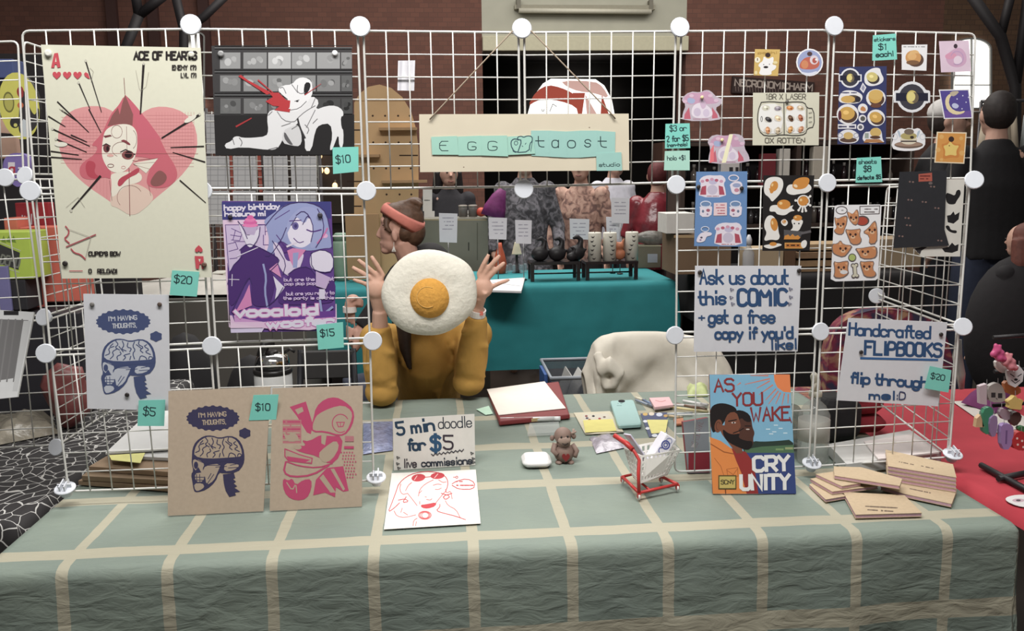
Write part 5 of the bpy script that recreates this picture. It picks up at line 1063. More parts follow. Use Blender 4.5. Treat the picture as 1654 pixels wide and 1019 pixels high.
# basket: wider at the rim; base above the frame
bb = [FR[0]+Vector((.006, .012, .018)), FR[1]+Vector((-.022, .016, .018)), FR[1]+Vector((-.03, .075, .018)), FR[0]+Vector((0, .075, .018))]
rim = [UZ(*ZG(*q), z0+.098) for q in ((535, 612), (782, 575), (700, 510), (425, 562))]
def bpanel(a0, a1, b1, b0, rows, cols, blank=None):     # perforated wall: bars with openings
    mb = MB(); P = lambda u, v: a0.lerp(a1, u).lerp(b0.lerp(b1, u), v)
    nrm = (a1-a0).cross(b0-a0).normalized()*.0022
    def bar(u0, v0, u1, v1):
        q = [P(u0, v0), P(u1, v0), P(u1, v1), P(u0, v1)]
        mb.loft([[x-nrm*.5 for x in q], [x+nrm*.5 for x in q]], WHm, True, False)
    vs = [0, .1]+[.1+.8*(i+1)/rows for i in range(rows)]+[1.0]
    bar(0, 0, 1, .08); bar(0, .9, 1, 1)
    for i in range(1, rows): bar(0, .08+.82*i/rows-.025, 1, .08+.82*i/rows+.025)
    for j in range(cols+1): bar(max(0, j/cols-.028), .08, min(1, j/cols+.028), .9)
    if blank: bar(*blank)
    return mb
bpanel(rim[0], rim[1], bb[1], bb[0], 5, 9, (.14, .16, .76, .8)).build('front_panel', t)
bpanel(rim[3], rim[0], bb[0], bb[3], 4, 6).build('side_panel', t); bpanel(rim[1], rim[2], bb[2], bb[1], 4, 6).build('side_panel', t); bpanel(rim[2], rim[3], bb[3], bb[2], 4, 8).build('back_panel', t)
MB().loft([[q for q in bb], [q+Vector((0, 0, .002)) for q in bb]], WHm, True, False).build('basket_floor', t)
mb = MB(); h0 = UZ(*ZG(370, 490), z0+.13)
mb.tube([FR[0], FR[0]+Vector((-.002, 0, .05)), rim[0]+Vector((-.006, -.004, -.01)), rim[0]+Vector((-.016, .0, .008)), rim[0].lerp(h0, .5)+Vector((0, 0, .006)), h0], .0042, RDm, 8); mb.build('handle_post', t)
hb = UZ(*ZG(480, 575), z0+.112)
MB().tube([h0+Vector((-.002, 0, .002)), h0.lerp(hb, .55)+Vector((.001, 0, .002)), hb], .0062, RDm, 8).build('handle', t)
def gbox(quad, z, th, m, label, fn=None):
    Q = [UZ(*ZG(*q), z) for q in quad]
    return Q
c0 = (rim[0]+rim[1]+rim[2]+rim[3])/4+Vector((.012, .0, .0))
rt = RY(-38) @ RX(-14)
o = MB().rbox(c0+Vector((.006, .004, -.004)), (.03, .046, .078), M((226, 224, 232), .5), .003, rot=RY(35) @ RX(-8)).build('small_carton', bevel=.001)
tag(o, 'small white carton with a blue swirl mark standing in the toy cart', 'box')
a = Art(c0+RY(35) @ RX(-8) @ Vector((0, -.0235, 0))+Vector((.006, .004, -.004)), RY(35) @ RX(-8) @ Vector((0, -1, 0))); a.T = ZG
a.ring(690, 545, 24, 26, 8, (74, 84, 160)).ring(690, 545, 11, 13, 6, (74, 84, 160)).ring(712, 520, 18, 18, 4, (150, 156, 200)).ring(660, 580, 14, 18, 5, (90, 98, 170), 40, 300)
m_ = a.mb.build('printed_mark', o)
o = MB().rbox(rim[3].lerp(rim[0], .55)+Vector((.012, .014, .004)), (.004, .034, .088), M((206, 204, 224), .5, 0, .1, 60), .001, rot=RY(-34) @ RZ(20)).build('card')
tag(o, 'pale lilac card leaning out of the toy cart by its handle', 'card')
# ---------------- flipbooks and papers at the right end
Z7 = zoom(1270, 680, 4.307)
KT, KP = M((190, 166, 132), .85, 0, .06, 120), M((196, 152, 166), .7, 0, .1, 200)
def PXS(x, y, zn, z):                       # where the point seen at height z stands when lowered to height zn
    p = UZ(*Z7(x, y), z); p.z = zn; u, v = PX(p); return (u-1270)*4.307, (v-680)*4.307
def flip(q, z, th, label, lines=None):
    cx, cy = sum(p[0] for p in q)/len(q), sum(p[1] for p in q)/len(q)
    a = Art(*tplane(z-th+.0013)); a.T = Z7; lo = [PXS(x, y, z-th+.0013, z) for x, y in q]; a.slab(lo, KT, .0013)
    b = Art(*tplane(z-.0012), mb=a.mb); b.T = Z7; b.slab([PXS(cx+(x-cx)*.985, cy+(y-cy)*.985, z-.0012, z) for x, y in q], KP, th-.0026)
    a = Art(*tplane(z), mb=a.mb); a.T = Z7; a.slab(q, KT, .0012)
    for l in lines or (): a.scrib(*l)
    return a.done('flipbook', label, 'flipbook', 'handcrafted flipbooks piled at the right end')
flip([(160, 440), (205, 420), (420, 520), (275, 545)], z0+.008, .0075, 'kraft flipbook lowest at the left of the flipbook pile')
flip([(165, 400), (215, 392), (640, 450), (320, 490)], z0+.017, .008, 'kraft flipbook second from the bottom at the left of the pile')
flip([(205, 368), (330, 350), (520, 430), (388, 452)], z0+.026, .008, 'kraft flipbook tilted on the left of the pile')
flip([(330, 315), (520, 320), (806, 400), (790, 450), (335, 378)], z0+.037, .009, 'kraft flipbook lying topmost on the left of the pile')
flip([(655, 455), (790, 418), (1188, 478), (1150, 575), (820, 505)], z0+.010, .009, 'kraft flipbook with a printed line under the right stack', [(860, 470, 1005, 7, (120, 100, 84), 500)])
for k in range(4):
    dy = (3-k)*27
    flip([(690, 198+dy), (1160, 300+dy), (1184, 392+dy), (708, 312+dy)], z0+.020+.0095*k, .009, ('lowest', 'second', 'third', 'topmost')[k]+' kraft flipbook in the neat stack of four at the right', [(785, 283, 895, 6, (110, 92, 76), 305), (940, 312, 1025, 6, (110, 92, 76), 330)] if k == 3 else None)
flip([(395, 492), (822, 515), (945, 638), (482, 650)], z0+.010, .0095, 'kraft flipbook lying apart in front of the pile', [(540, 592, 775, 9, (110, 92, 76), 604), (555, 616, 745, 9, (110, 92, 76), 628)])
t = thing('paper_tray', 'clear plastic tray under white paper behind the right wire panels', 'tray', UZ(1400, 740, z0))
a = Art(*tplane(z0+.03)); a.T = Z7; a.slab([(290, 160), (860, 60), (1080, 215), (420, 300)], M((206, 204, 200), .3, 0, .06, 20), .028, M((196, 196, 194), .2, spec=.7)); a.mb.build('tray', t)
a = Art(*tplane(z0+.036)); a.T = Z7; a.slab([(540, 140), (870, 88), (1065, 215), (640, 262)], M((220, 208, 204), .7, 0, .04, 20), .004); a.done('paper_sheet', 'white paper sheets lying on the clear tray at the right', 'paper')
# papers and boards inside the left wing
def stackL(q, z, th, m, name, label, cat, edge=None):
    a = Art(*tplane(z)); a.T = ZE; a.slab(q, m, th, edge); return a.done(name, label, cat, 'papers and boards stacked behind the left wire panels')
KB = M((150, 124, 96), .85, 0, .1, 30)
stackL([(330, 800), (400, 760), (740, 740), (740, 830)], z0+.012, .011, KB, 'kraft_board', 'brown kraft board lowest in the stack behind the left panels', 'board')
stackL([(345, 780), (420, 715), (740, 700), (740, 800)], z0+.026, .012, M((142, 118, 90), .85, 0, .1, 30), 'kraft_board', 'brown kraft board in the middle of the stack behind the left panels', 'board')
stackL([(375, 740), (460, 690), (740, 680), (740, 765)], z0+.040, .012, KB, 'kraft_board', 'brown kraft board topmost in the stack behind the left panels', 'board')
stackL([(460, 692), (560, 655), (740, 650), (740, 705)], z0+.05, .008, M((206, 206, 204), .7), 'paper_stack', 'grey white paper stack on the kraft boards behind the left panels', 'paper')
stackL([(445, 682), (640, 500), (760, 490), (760, 660)], z0+.06, .005, M((222, 222, 220), .7, 0, .03, 20), 'paper_stack', 'white paper sheets topmost behind the left panels', 'paper')
stackL([(460, 692), (612, 682), (592, 725), (470, 712)], z0+.055, .001, M((222, 218, 124), .7), 'sticky_note', 'pale yellow note lying on the kraft boards behind the left panels', 'sticky note')
# ================================================================== PEOPLE
SKIN = M((206, 158, 134), .55, 0, .05, 20)
def hand(mb, P, wrist, palm, fingers, thumb, m, r=.0082):
    """palm with four separate fingers and a thumb; all points are given in the place"""
    mb.tube([wrist, wrist.lerp(palm, .5), palm], [(.021, .016), (.026, .016), (.032, .015)], m, 10)
    mb.ell(palm, (.034, .017, .034), m)
    for i, f in enumerate(fingers):
        b, t_ = f; mid = b.lerp(t_, .5)+Vector((0, -.004, .002)); rr = r*(1, 1.03, 1, .88)[i]
        mb.tube([palm.lerp(b, .35), b, mid, b.lerp(t_, .8)+Vector((0, -.003, 0)), t_], [rr*1.3, rr*1.12, rr, rr*.93, rr*.7], m, 10)
    mb.tube(thumb, [r*1.7, r*1.35, r*1.1, r*.85], m, 10)
# ---- seated person holding the egg
t = thing('person', 'person in mustard sweater leaning elbows on the table behind a fried egg plush', 'person', Vector((U(690, 600, 1.3).x, 1.3, 0)))
cx_ = U(690, 600, 1.1).x
hip = Vector((cx_, 1.40, .52)); chest = U(690, 566, 1.10); neck = U(692, 512, 1.03); head = U(693, 462, .93)
shL, shR = U(612, 548, 1.04), U(764, 540, 1.06); elL, elR = U(617, 634, .825), U(757, 618, .885); wrL, wrR = U(613, 503, .775), U(772, 497, .80)
mb = MB()
mb.tube([hip, hip.lerp(chest, .5), chest, neck+Vector((0, .03, -.03)), neck, head], [(.13, .09), (.13, .09), (.14, .09), (.07, .06), (.055, .055), (.06, .06)], SKIN, 14)
mb.ell(head, (.074, .094, .108), SKIN); mb.ell(head+Vector((0, -.03, -.06)), (.055, .06, .06), SKIN)
mb.tube([head+Vector((0, -.08, .02)), head+Vector((0, -.112, -.02)), head+Vector((0, -.09, -.035))], [.009, .014, .009], SKIN, 8)
for s_ in (-1, 1): mb.ell(head+Vector((s_*.075, .005, -.01)), (.012, .02, .03), SKIN)
for sh, el, wr in ((shL, elL, wrL), (shR, elR, wrR)):
    mb.tube([chest, sh, sh.lerp(el, .5), el, el.lerp(wr, .35), wr], [.06, .052, .045, .038, .037, .024], SKIN, 12)
    s_ = -1 if sh is shL else 1
    hp_ = hip+Vector((s_*.09, 0, 0)); kn = Vector((hip.x+s_*.12, 1.05, .5)); ft = Vector((hip.x+s_*.12, 1.10, .05))
    mb.tube([hp_, kn, Vector((kn.x, 1.09, .3)), ft, ft+Vector((0, -.16, -.015))], [.085, .06, .055, .038, .032], SKIN, 12)
H = lambda x, y, Y=.75: U(x, y, Y)
hand(mb, None, wrL, H(608, 466), [(H(618, 444), H(599.5, 413, .735)), (H(608, 445), H(578, 419, .735)), (H(600, 451), H(568.5, 431, .735)), (H(598, 462), H(570, 451, .735))], [H(612, 484, .76), H(622, 474, .765), H(632, 464, .77), H(640, 454, .77)], SKIN)
hand(mb, None, wrR, H(780, 465, .76), [(H(774, 442, .76), H(789.5, 410.5, .745)), (H(782, 442, .76), H(807.5, 412, .745)), (H(789, 448, .76), H(815.5, 423, .745)), (H(793, 464, .76), H(823, 451, .745))], [H(776, 484, .77), H(767, 474, .775), H(758, 464, .78), H(750, 455, .78)], SKIN)
mb.build('body', t, remesh=.0042, smooth=2)
MU = M((186, 138, 44), .9, 0, .1, 22, bump=.25)
mb = MB()
mb.tube([hip+Vector((0, 0, -.04)), hip.lerp(chest, .35), hip.lerp(chest, .75), chest+Vector((0, .0, .02)), neck+Vector((0, .04, -.045)), neck+Vector((0, .02, -.01))], [(.185, .13), (.18, .125), (.19, .12), (.18, .11), (.10, .075), (.072, .066)], MU, 18)
for sh, el, wr, cf in ((shL, elL, wrL, .83), (shR, elR, wrR, .9)):
    mb.ell(sh, (.072, .07, .066), MU)
    a_ = el.lerp(wr, .25); b_ = el.lerp(wr, cf-.12); c_ = el.lerp(wr, cf)
    mb.tube([chest.lerp(sh, .6), sh, sh.lerp(el, .5)+Vector((0, .01, -.005)), el+Vector((0, .015, .002))], [.075, .07, .062, .052], MU, 14)
    mb.tube([el+Vector((0, .01, -.004)), a_, el.lerp(wr, .5), b_, c_], [.044, .056, .05, .04, .036], MU, 14)
    mb.ell(el+Vector((0, -.004, .004)), (.058, .056, .05), MU)
    for k in range(4):
        q_ = el.lerp(wr, .15+.2*k)+Vector((.012*(-1)**k, -.02, 0)); mb.ell(q_, (.045, .03, .014), MU, RY(20*(-1)**k))
mb.tube([chest+Vector((-.09, -.105, -.02)), chest+Vector((-.02, -.118, -.06)), chest+Vector((.03, -.112, -.13))], [.014, .012, .01], MU, 8)
mb.tube([chest+Vector((.1, -.1, -.03)), chest+Vector((.05, -.115, -.09)), chest+Vector((.04, -.11, -.16))], [.014, .012, .008], MU, 8)
mb.build('sweater', t, remesh=.008, smooth=5)
JN = M((58, 62, 78), .9, 0, .1, 40); mb = MB()
mb.tube([hip+Vector((0, 0, .06)), hip+Vector((0, 0, -.06))], [(.17, .13), (.16, .13)], JN, 14)
for s_ in (-1, 1):
    kn = Vector((hip.x+s_*.12, 1.05, .5)); mb.tube([hip+Vector((s_*.09, 0, 0)), kn, Vector((kn.x, 1.09, .3)), Vector((kn.x, 1.10, .1))], [.1, .075, .068, .06], JN, 12)
mb.build('trousers', t, remesh=.012, smooth=3)
HD = M((52, 38, 34), .6, 0, .25, 60); mb = MB()
mb.ell(head+Vector((0, .018, .014)), (.084, .098, .108), HD)
for s_ in (-1,): mb.tube([head+Vector((s_*.07, .02, .03)), head+Vector((s_*.08, -.0, -.08)), neck+Vector((s_*.085, -.075, .0)), chest+Vector((s_*.075, -.13, .04)), chest+Vector((s_*.06, -.135, -.04))], [.04, .038, .03, .022, .008], HD, 10)
mb.build('hair', t, remesh=.008, smooth=2)
mb = MB(); ax_ = (elR-wrR).normalized(); q_ = wrR.lerp(elR, .06); mb.lathe([(.026, -.011), (.0285, -.011), (.0285, .011), (.026, .011)], q_, M((232, 226, 222), .5), 20, ax_.to_track_quat('Z', 'Y').to_matrix(), False); mb.box(q_+Vector((.012, -.0265, 0)), (.012, .004, .012), M((226, 110, 90), .6)); mb.build('wristband', t)
# ---- fried egg plush
EW = M((226, 220, 204), .95, 0, .05, 70, bump=.3)
OUT = [(614.6, 479), (616, 463), (624, 446), (637, 427), (651, 414), (667, 406), (684, 402.5), (702, 402.5), (719, 406.5), (736, 413), (751, 421), (762, 432), (768, 447), (771, 466), (771, 486), (766, 501), (756, 513), (742, 525), (726, 535), (712, 540.5), (698, 542), (680, 541.5), (663, 539), (649, 533), (637, 524), (627, 512), (619, 497)]
EY = .70; egc = U(692, 473, EY); t = thing('fried_egg_plush', 'round fried egg plush with orange yolk held up before the face', 'plush toy', egc)
def egp(x, y, sc, d):
    p = U(692+(x-692)*sc, 473+(y-473)*sc, EY); w = .006*noise.noise(Vector((x*.03, y*.03, sc*3)))*(1-abs(sc-.7))
    return p+Vector((0, d+w, 0))
rings = []
for i in range(19):
    a_ = math.pi*i/18; sc = max(math.sin(a_), .02)**.62; d = -.042*math.cos(a_)*(1 if i < 9 else .9)
    if i < 9 and sc < .72: d += .006*(1-sc/.72)
    rings.append([egp(x, y, sc, d) for x, y in OUT])
MB().loft(rings, EW, True, True).build('white', t, subsurf=1)
yk = U(694, 481, EY-.03); yr = 32/ppm(EY)
MB().ell(yk, (yr, .036, yr*1.03), M((216, 152, 30), .9, 0, .1, 90, bump=.35), n=28, k=16).build('yolk', t)
# the pale seam of stitching on the yolk
cen = yk; mb = MB(); pts = []
for k in range(16):
    an = math.radians(60+k*16); u, v = -.1+.52*math.cos(an), .1+.5*math.sin(an)
    pts.append(yk+Vector((u*yr, -.036*math.sqrt(max(0, 1-u*u-v*v))-.0006, v*yr*1.03)))
mb.tube(pts, .0011, M((230, 180, 80), .8), 5); mb.build('stitch', t)
# ---- person in profile behind
Y2 = 1.75
def q2(x, y, d=0.0): return U(x, y, Y2)+Vector((0, d, 0))
t = thing('person', 'person in black with a coral headband and hair bun, facing left', 'person', Vector((q2(690, 500).x, 1.95, 0)))
mb = MB(); SK2 = M((200, 150, 130), .55, 0, .05, 20)
mb.ell(q2(650, 362), (.084, .074, .09), SK2); mb.ell(q2(632, 372), (.048, .058, .082), SK2); mb.ell(q2(634, 392), (.05, .05, .046), SK2); mb.ell(q2(624, 404), (.024, .03, .018), SK2)
mb.tube([q2(619, 362), q2(613.5, 372), q2(609.5, 380.5), q2(615, 384)], [.007, .0085, .0085, .007], SK2, 8); mb.ell(q2(617, 392), (.012, .02, .007), SK2); mb.ell(q2(618, 397.5), (.012, .018, .007), SK2); mb.ell(q2(621, 356), (.018, .045, .02), SK2)
mb.ell(q2(638.5, 379, -.07), (.013, .01, .027), SK2, RY(-12)); mb.tube([q2(650, 388), q2(658, 412, .01), q2(668, 440, .03)], [.055, .05, .06], SK2, 12)
hip2 = Vector((q2(690, 560).x, 1.98, .52)); ch2 = q2(684, 470, .08); sA, eA, wA = q2(652, 440, -.06), q2(571, 552, -.12), q2(570, 490, -.14)
mb.tube([q2(668, 440, .03), ch2, hip2], [.06, .1, .11], SK2, 12); mb.tube([ch2, sA, eA, wA, q2(572, 482, -.14)], [.06, .05, .036, .024, .026], SK2, 12)
mb.ell(q2(575, 478, -.14), (.03, .02, .028), SK2)
for k in range(4): mb.tube([q2(577, 474+k*2.4, -.15), q2(587, 474+k*3, -.16), q2(590, 478+k*2.6, -.15), q2(582, 481+k*2, -.14)], [.0085, .0082, .008, .007], SK2, 8)
mb.tube([q2(571, 482, -.15), q2(575, 474, -.165), q2(583, 471, -.165)], [.011, .0095, .008], SK2, 8)
sB = q2(706, 442, .16); mb.tube([ch2, sB, Vector((sB.x+.1, sB.y-.02, .78)), Vector((sB.x-.02, sB.y-.16, .66))], [.06, .05, .037, .026], SK2, 12); mb.ell(Vector((sB.x-.05, sB.y-.2, .65)), (.035, .05, .02), SK2)
for s_ in (-1, 1):
    kn = Vector((hip2.x-.36, hip2.y+s_*.1, .5)); ft = Vector((hip2.x-.32, hip2.y+s_*.1, .05)); mb.tube([hip2+Vector((0, s_*.08, 0)), kn, kn.lerp(ft, .5), ft, ft+Vector((-.15, 0, -.012))], [.085, .06, .055, .038, .032], SK2, 12)
mb.build('body', t, remesh=.0055, smooth=2)
BKC = M((38, 35, 36), .85, 0, .1, 30, bump=.1); mb = MB()
mb.tube([hip2+Vector((0, 0, -.03)), hip2.lerp(ch2, .5), ch2, q2(676, 436, .06), q2(664, 418, .03)], [(.15, .13), (.15, .12), (.16, .13), (.13, .12), (.066, .064)], BKC, 16)
mb.ell(q2(694, 430, .07), (.1, .11, .1), BKC); mb.ell(q2(672, 420, .05), (.075, .08, .06), BKC); mb.ell(sA+Vector((.01, 0, 0)), (.07, .065, .06), BKC); mb.ell(sB, (.075, .07, .065), BKC); mb.tube([sA, sA.lerp(eA, .75)], [.062, .05], BKC, 12); mb.tube([sB, Vector((sB.x+.1, sB.y-.02, .78))], [.062, .05], BKC, 12)
mb.build('black_top', t, remesh=.009, smooth=4)
mb = MB()
for s_ in (-1, 1):
    kn = Vector((hip2.x-.36, hip2.y+s_*.1, .5)); mb.tube([hip2+Vector((.02, s_*.08, 0)), kn, kn+Vector((.03, 0, -.38))], [.11, .078, .06], JN, 12)
mb.build('trousers', t, remesh=.012, smooth=3)
HB = M((92, 64, 46), .55, 0, .3, 50, bump=.3); mb = MB()
mb.ell(q2(655, 355, .0), (.082, .079, .086), HB); mb.ell(q2(664, 374, .01), (.064, .074, .07), HB); mb.ell(q2(655, 372, -.03), (.04, .05, .05), HB); mb.ell(q2(640, 347), (.06, .07, .055), HB); mb.tube([q2(624, 352, -.05), q2(626, 366, -.066), q2(633, 374, -.07)], [.012, .012, .008], HB, 8)
mb.ell(q2(668, 330), (.043, .04, .032), HB, RY(-10)); mb.ell(q2(655, 334), (.04, .04, .03), HB); mb.tube([q2(655, 328, -.03), q2(668, 324, -.035), q2(680, 330, -.03), q2(676, 338, -.03)], [.012, .014, .012, .008], HB, 8)
mb.build('hair', t, remesh=.006, smooth=2)
mb = MB(); CO = M((206, 116, 100), .85, 0, .08, 40, bump=.2); rings = []
ca = q2(650, 353); tilt = RY(32)
for k in range(28):
    an = 2*math.pi*k/28; ring = []
    wd = .03+.008*math.sin(an*1.0+.6)
    for (rr, zz) in ((.0945, -wd), (.1005, -wd*.5), (.102, 0), (.1, wd*.55), (.0925, wd), (.087, 0)):
        ring.append(ca+tilt @ Vector((rr*math.cos(an), rr*.93*math.sin(an), zz)))
    rings.append(ring)
mb.loft(rings, CO, False, True, True); mb.build('headband', t)
mb = MB(); mb.ell(q2(625, 369, -.054), (.009, .005, .0035), M((60, 44, 40), .4)); mb.tube([q2(619, 363, -.05), q2(626, 361, -.056)], .003, M((80, 56, 44), .6), 5); mb.build('eye', t)
mb = MB(); mb.tube([q2(637.5, 389, -.075), q2(637.5, 396, -.076)], .0012, M((210, 205, 195), .3), 5); mb.add([q2(637.5, 394, -.077), q2(634, 404, -.077), q2(641, 404, -.077), q2(637.5, 400, -.083)], [(0, 1, 3), (0, 3, 2), (1, 2, 3), (0, 2, 1)], M((226, 222, 214), .3)); mb.build('earring', t)
mb = MB(); mb.lathe([(.026, -.012), (.029, -.012), (.029, .012), (.026, .012)], wA+Vector((0, 0, -.004)), M((230, 220, 214), .5), 18, None, False); mb.build('wristband', t)
for nm, c_, lab in (('stool', hip, 'dark stool under the person holding the egg plush'), ('stool', hip2, 'dark stool under the person with the coral headband')):
    s_ = thing(nm, lab, 'stool', (c_.x, c_.y, 0))
    MB().lathe([(.16, 0), (.17, .012), (.16, .03)], (c_.x, c_.y, .345), M((46, 42, 40), .6), 24).build('seat', s_)
    for k in range(4):
        an = math.radians(45+90*k); MB().tube([(c_.x+.11*math.cos(an), c_.y+.11*math.sin(an), .345), (c_.x+.17*math.cos(an), c_.y+.17*math.sin(an), 0)], .012, M((60, 58, 58), .4, .5), 8).build('leg', s_)
# ---- people standing further back
def stander(x, y, h, top, low, hair, label, turn=0, skin=(196, 150, 128), long_hair=False, cap=None, topmat=None, arm=None, dress=False, sleeve=True, extra=None):
    t = thing('person', label, 'person', (x, y, 0)); k = h/1.7
    R = RZ(turn); o = Vector((x, y, 0))
    def p(a, b, c): return o+R @ Vector((a*k, b*k, c*k))
    SM = M(skin, .6, 0, .05, 20); TM = topmat or M(top, .85, 0, .1, 25, bump=.15); LM = M(low, .9, 0, .1, 30); HM = M(hair, .65, 0, .25, 50)
    mb = MB(); hd = p(0, -.01, 1.585)
    mb.ell(hd, (.075*k, .092*k, .108*k), SM, R); mb.ell(p(0, -.04, 1.53), (.055*k, .055*k, .06*k), SM, R); mb.tube([p(0, -.085, 1.6), p(0, -.118, 1.565), p(0, -.095, 1.55)], [.008*k, .014*k, .008*k], SM, 8)
    for s_ in (-1, 1): mb.ell(p(s_*.077, .005, 1.58), (.012*k, .02*k, .03*k), SM, R)
    mb.tube([p(0, .01, 1.5), p(0, .02, 1.38), p(0, .02, 1.2), p(0, .02, .95)], [.05*k, (.07*k, .06*k), (.13*k, .08*k), (.12*k, .08*k)], SM, 12)
    AR = {}
    for s_ in (-1, 1):
        e_, w_ = (p(s_*.25, .02, 1.09), p(s_*.24, -.12, .88)) if not arm else arm(p, s_)
        AR[s_] = (e_, w_)
        mb.tube([p(0, .02, 1.36), p(s_*.17, .02, 1.37), e_, w_], [.06*k, .048*k, .037*k, .025*k], SM, 10)
        d_ = (w_-e_).normalized(); hc = w_+d_*.045*k; mb.ell(hc, (.03*k, .034*k, .036*k), SM)
        sd = d_.orthogonal().normalized()
        for j in range(4): mb.tube([hc+sd*(j-1.5)*.016*k, hc+d_*.04*k+sd*(j-1.5)*.018*k, hc+d_*(.07+.008*(j in (1, 2)))*k+sd*(j-1.5)*.017*k+Vector((0, -.01, -.01))*k], [.009*k, .0085*k, .007*k], SM, 8)
        mb.tube([hc-sd*.022*k, hc-sd*.045*k+d_*.02*k, hc-sd*.05*k+d_*.045*k], [.011*k, .0095*k, .0075*k], SM, 8)
        mb.tube([p(s_*.08, .02, .92), p(s_*.1, .0, .5), p(s_*.1, .02, .08), p(s_*.11, -.14, .03)], [.09*k, .06*k, .04*k, .03*k], SM, 10)
    mb.build('body', t, remesh=.009*k, smooth=2)
    mb = MB()
    mb.tube([p(0, .02, .84 if not dress else .5), p(0, .02, 1.0), p(0, .02, 1.22), p(0, .02, 1.38), p(0, .015, 1.46)], [(.17*k, .12*k) if not dress else (.27*k, .22*k), (.165*k, .115*k), (.185*k, .12*k), (.13*k, .09*k), (.065*k, .06*k)], TM, 18)
    for s_ in (-1, 1):
        e_, w_ = AR[s_]; mb.ell(p(s_*.165, .02, 1.37), (.07*k, .066*k, .066*k), TM)
        mb.tube([p(s_*.16, .02, 1.36), e_]+([e_.lerp(w_, .85)] if sleeve else []), [.066*k, .055*k]+([.042*k] if sleeve else []), TM, 12)
    mb.build('dress' if dress else 'top', t, remesh=.012*k, smooth=4)
    mb = MB()
    mb.tube([p(0, .02, .98), p(0, .02, .84)], [(.15*k, .11*k), (.16*k, .12*k)], LM, 12)
    for s_ in (-1, 1): mb.tube([p(s_*.08, .02, .88), p(s_*.1, .0, .5), p(s_*.1, .02, .07)], [.1*k, .078*k, .066*k], LM, 12)
    mb.build('trousers', t, remesh=.013*k, smooth=3)
    mb = MB(); mb.ell(p(0, .022, 1.605), (.083*k, .093*k, .105*k), HM, R)
    if long_hair:
        for a_, b_ in ((-.07, .03), (0, .075), (.07, .03), (-.045, .06), (.045, .06)):
            mb.tube([p(a_, b_, 1.6), p(a_*1.25, b_+.02, 1.45), p(a_*1.35, b_+.03, 1.3)], [.05*k, .05*k, .03*k], HM, 10)
    mb.build('hair', t, remesh=.01*k, smooth=2)
    mb = MB()
    for s_ in (-1, 1): mb.ell(p(s_*.03, -.095, 1.595), (.01*k, .006*k, .006*k), M((50, 40, 38), .4), R)
    mb.tube([p(-.022, -.093, 1.52), p(0, -.1, 1.517), p(.022, -.093, 1.52)], .004*k, M((150, 90, 84), .6), 6); mb.build('face', t)
    if cap:
        mb = MB(); CM = M(cap, .85, 0, .08, 30)
        mb.ell(p(0, .012, 1.64), (.094*k, .104*k, .085*k), CM, R, f=lambda q: Vector((q.x, q.y, max(q.z, -.03*k))))
        mb.loft([[p(.09*math.cos(u), -.07-.11*math.sin(u), 1.63+dz) for u in [math.pi*i/10 for i in range(11)]] for dz in (0, .008)], CM, True, True)
        mb.build('cap', t)
    if extra: extra(t, p, k)
    return t
def clothpat(c1, c2, c3, sc):
    m = bpy.data.materials.new('patterned_fabric'); m.use_nodes = True
    n = m.node_tree.nodes; L = m.node_tree.links; p = n['Principled BSDF']; p.inputs['Roughness'].default_value = .9
    tc = n.new('ShaderNodeTexCoord'); nz = n.new('ShaderNodeTexNoise'); nz.inputs['Scale'].default_value = sc; nz.inputs['Detail'].default_value = 3; nz.inputs['Distortion'].default_value = 1.2
    r = n.new('ShaderNodeValToRGB'); e = r.color_ramp.elements
    e[0].position = .38; e[0].color = (*[lin(v) for v in c1], 1); e[1].position = .62; e[1].color = (*[lin(v) for v in c3], 1)
    k = e.new(.5); k.color = (*[lin(v) for v in c2], 1)
    L.new(tc.outputs['Object'], nz.inputs['Vector']); L.new(nz.outputs['Fac'], r.inputs[0]); L.new(r.outputs[0], p.inputs['Base Color'])
    return m
xp = lambda px_, Y: U(px_, 300, Y).x
stander(xp(725, 5.05), 5.05, 1.62, (52, 50, 54), (40, 38, 40), (34, 28, 28), 'dark haired person in a charcoal top behind the grey cabinet', 10, long_hair=True, sleeve=False)
stander(xp(848, 4.5), 4.5, 1.72, (96, 92, 96), (50, 48, 50), (60, 46, 40), 'person in a mottled grey dress behind the black display stands', 0, topmat=clothpat((60, 58, 62), (92, 90, 94), (126, 122, 128), 22), dress=True)
stander(xp(938, 4.75), 4.75, 1.66, (150, 116, 104), (40, 36, 38), (40, 30, 30), 'person in a mottled tan top right of the grey dress', -20, topmat=clothpat((110, 84, 78), (166, 130, 116), (190, 156, 140), 16))
stander(xp(992, 5.6), 5.6, 1.70, (206, 204, 214), (60, 60, 66), (70, 54, 44), 'person in a white shirt behind the white candles', 25)
stander(xp(1062, 4.4), 4.4, 1.58, (128, 40, 50), (60, 30, 34), (96, 34, 36), 'red haired person in a shiny dark red top by the fifth post', 160, long_hair=False, topmat=M((128, 34, 46), .25, 0, .3, 14, bump=.6, spec=.7), sleeve=False)
stander(xp(1602, 3.0), 3.0, 1.95, (30, 28, 30), (52, 58, 78), (42, 34, 32), 'black haired person in a black hoodie seen from behind at the right', 170)
stander(xp(1524, 3.7), 3.7, 1.95, (44, 42, 44), (40, 40, 46), (50, 40, 36), 'person in a grey cap behind the moon sticker', 60, cap=(196, 192, 188))
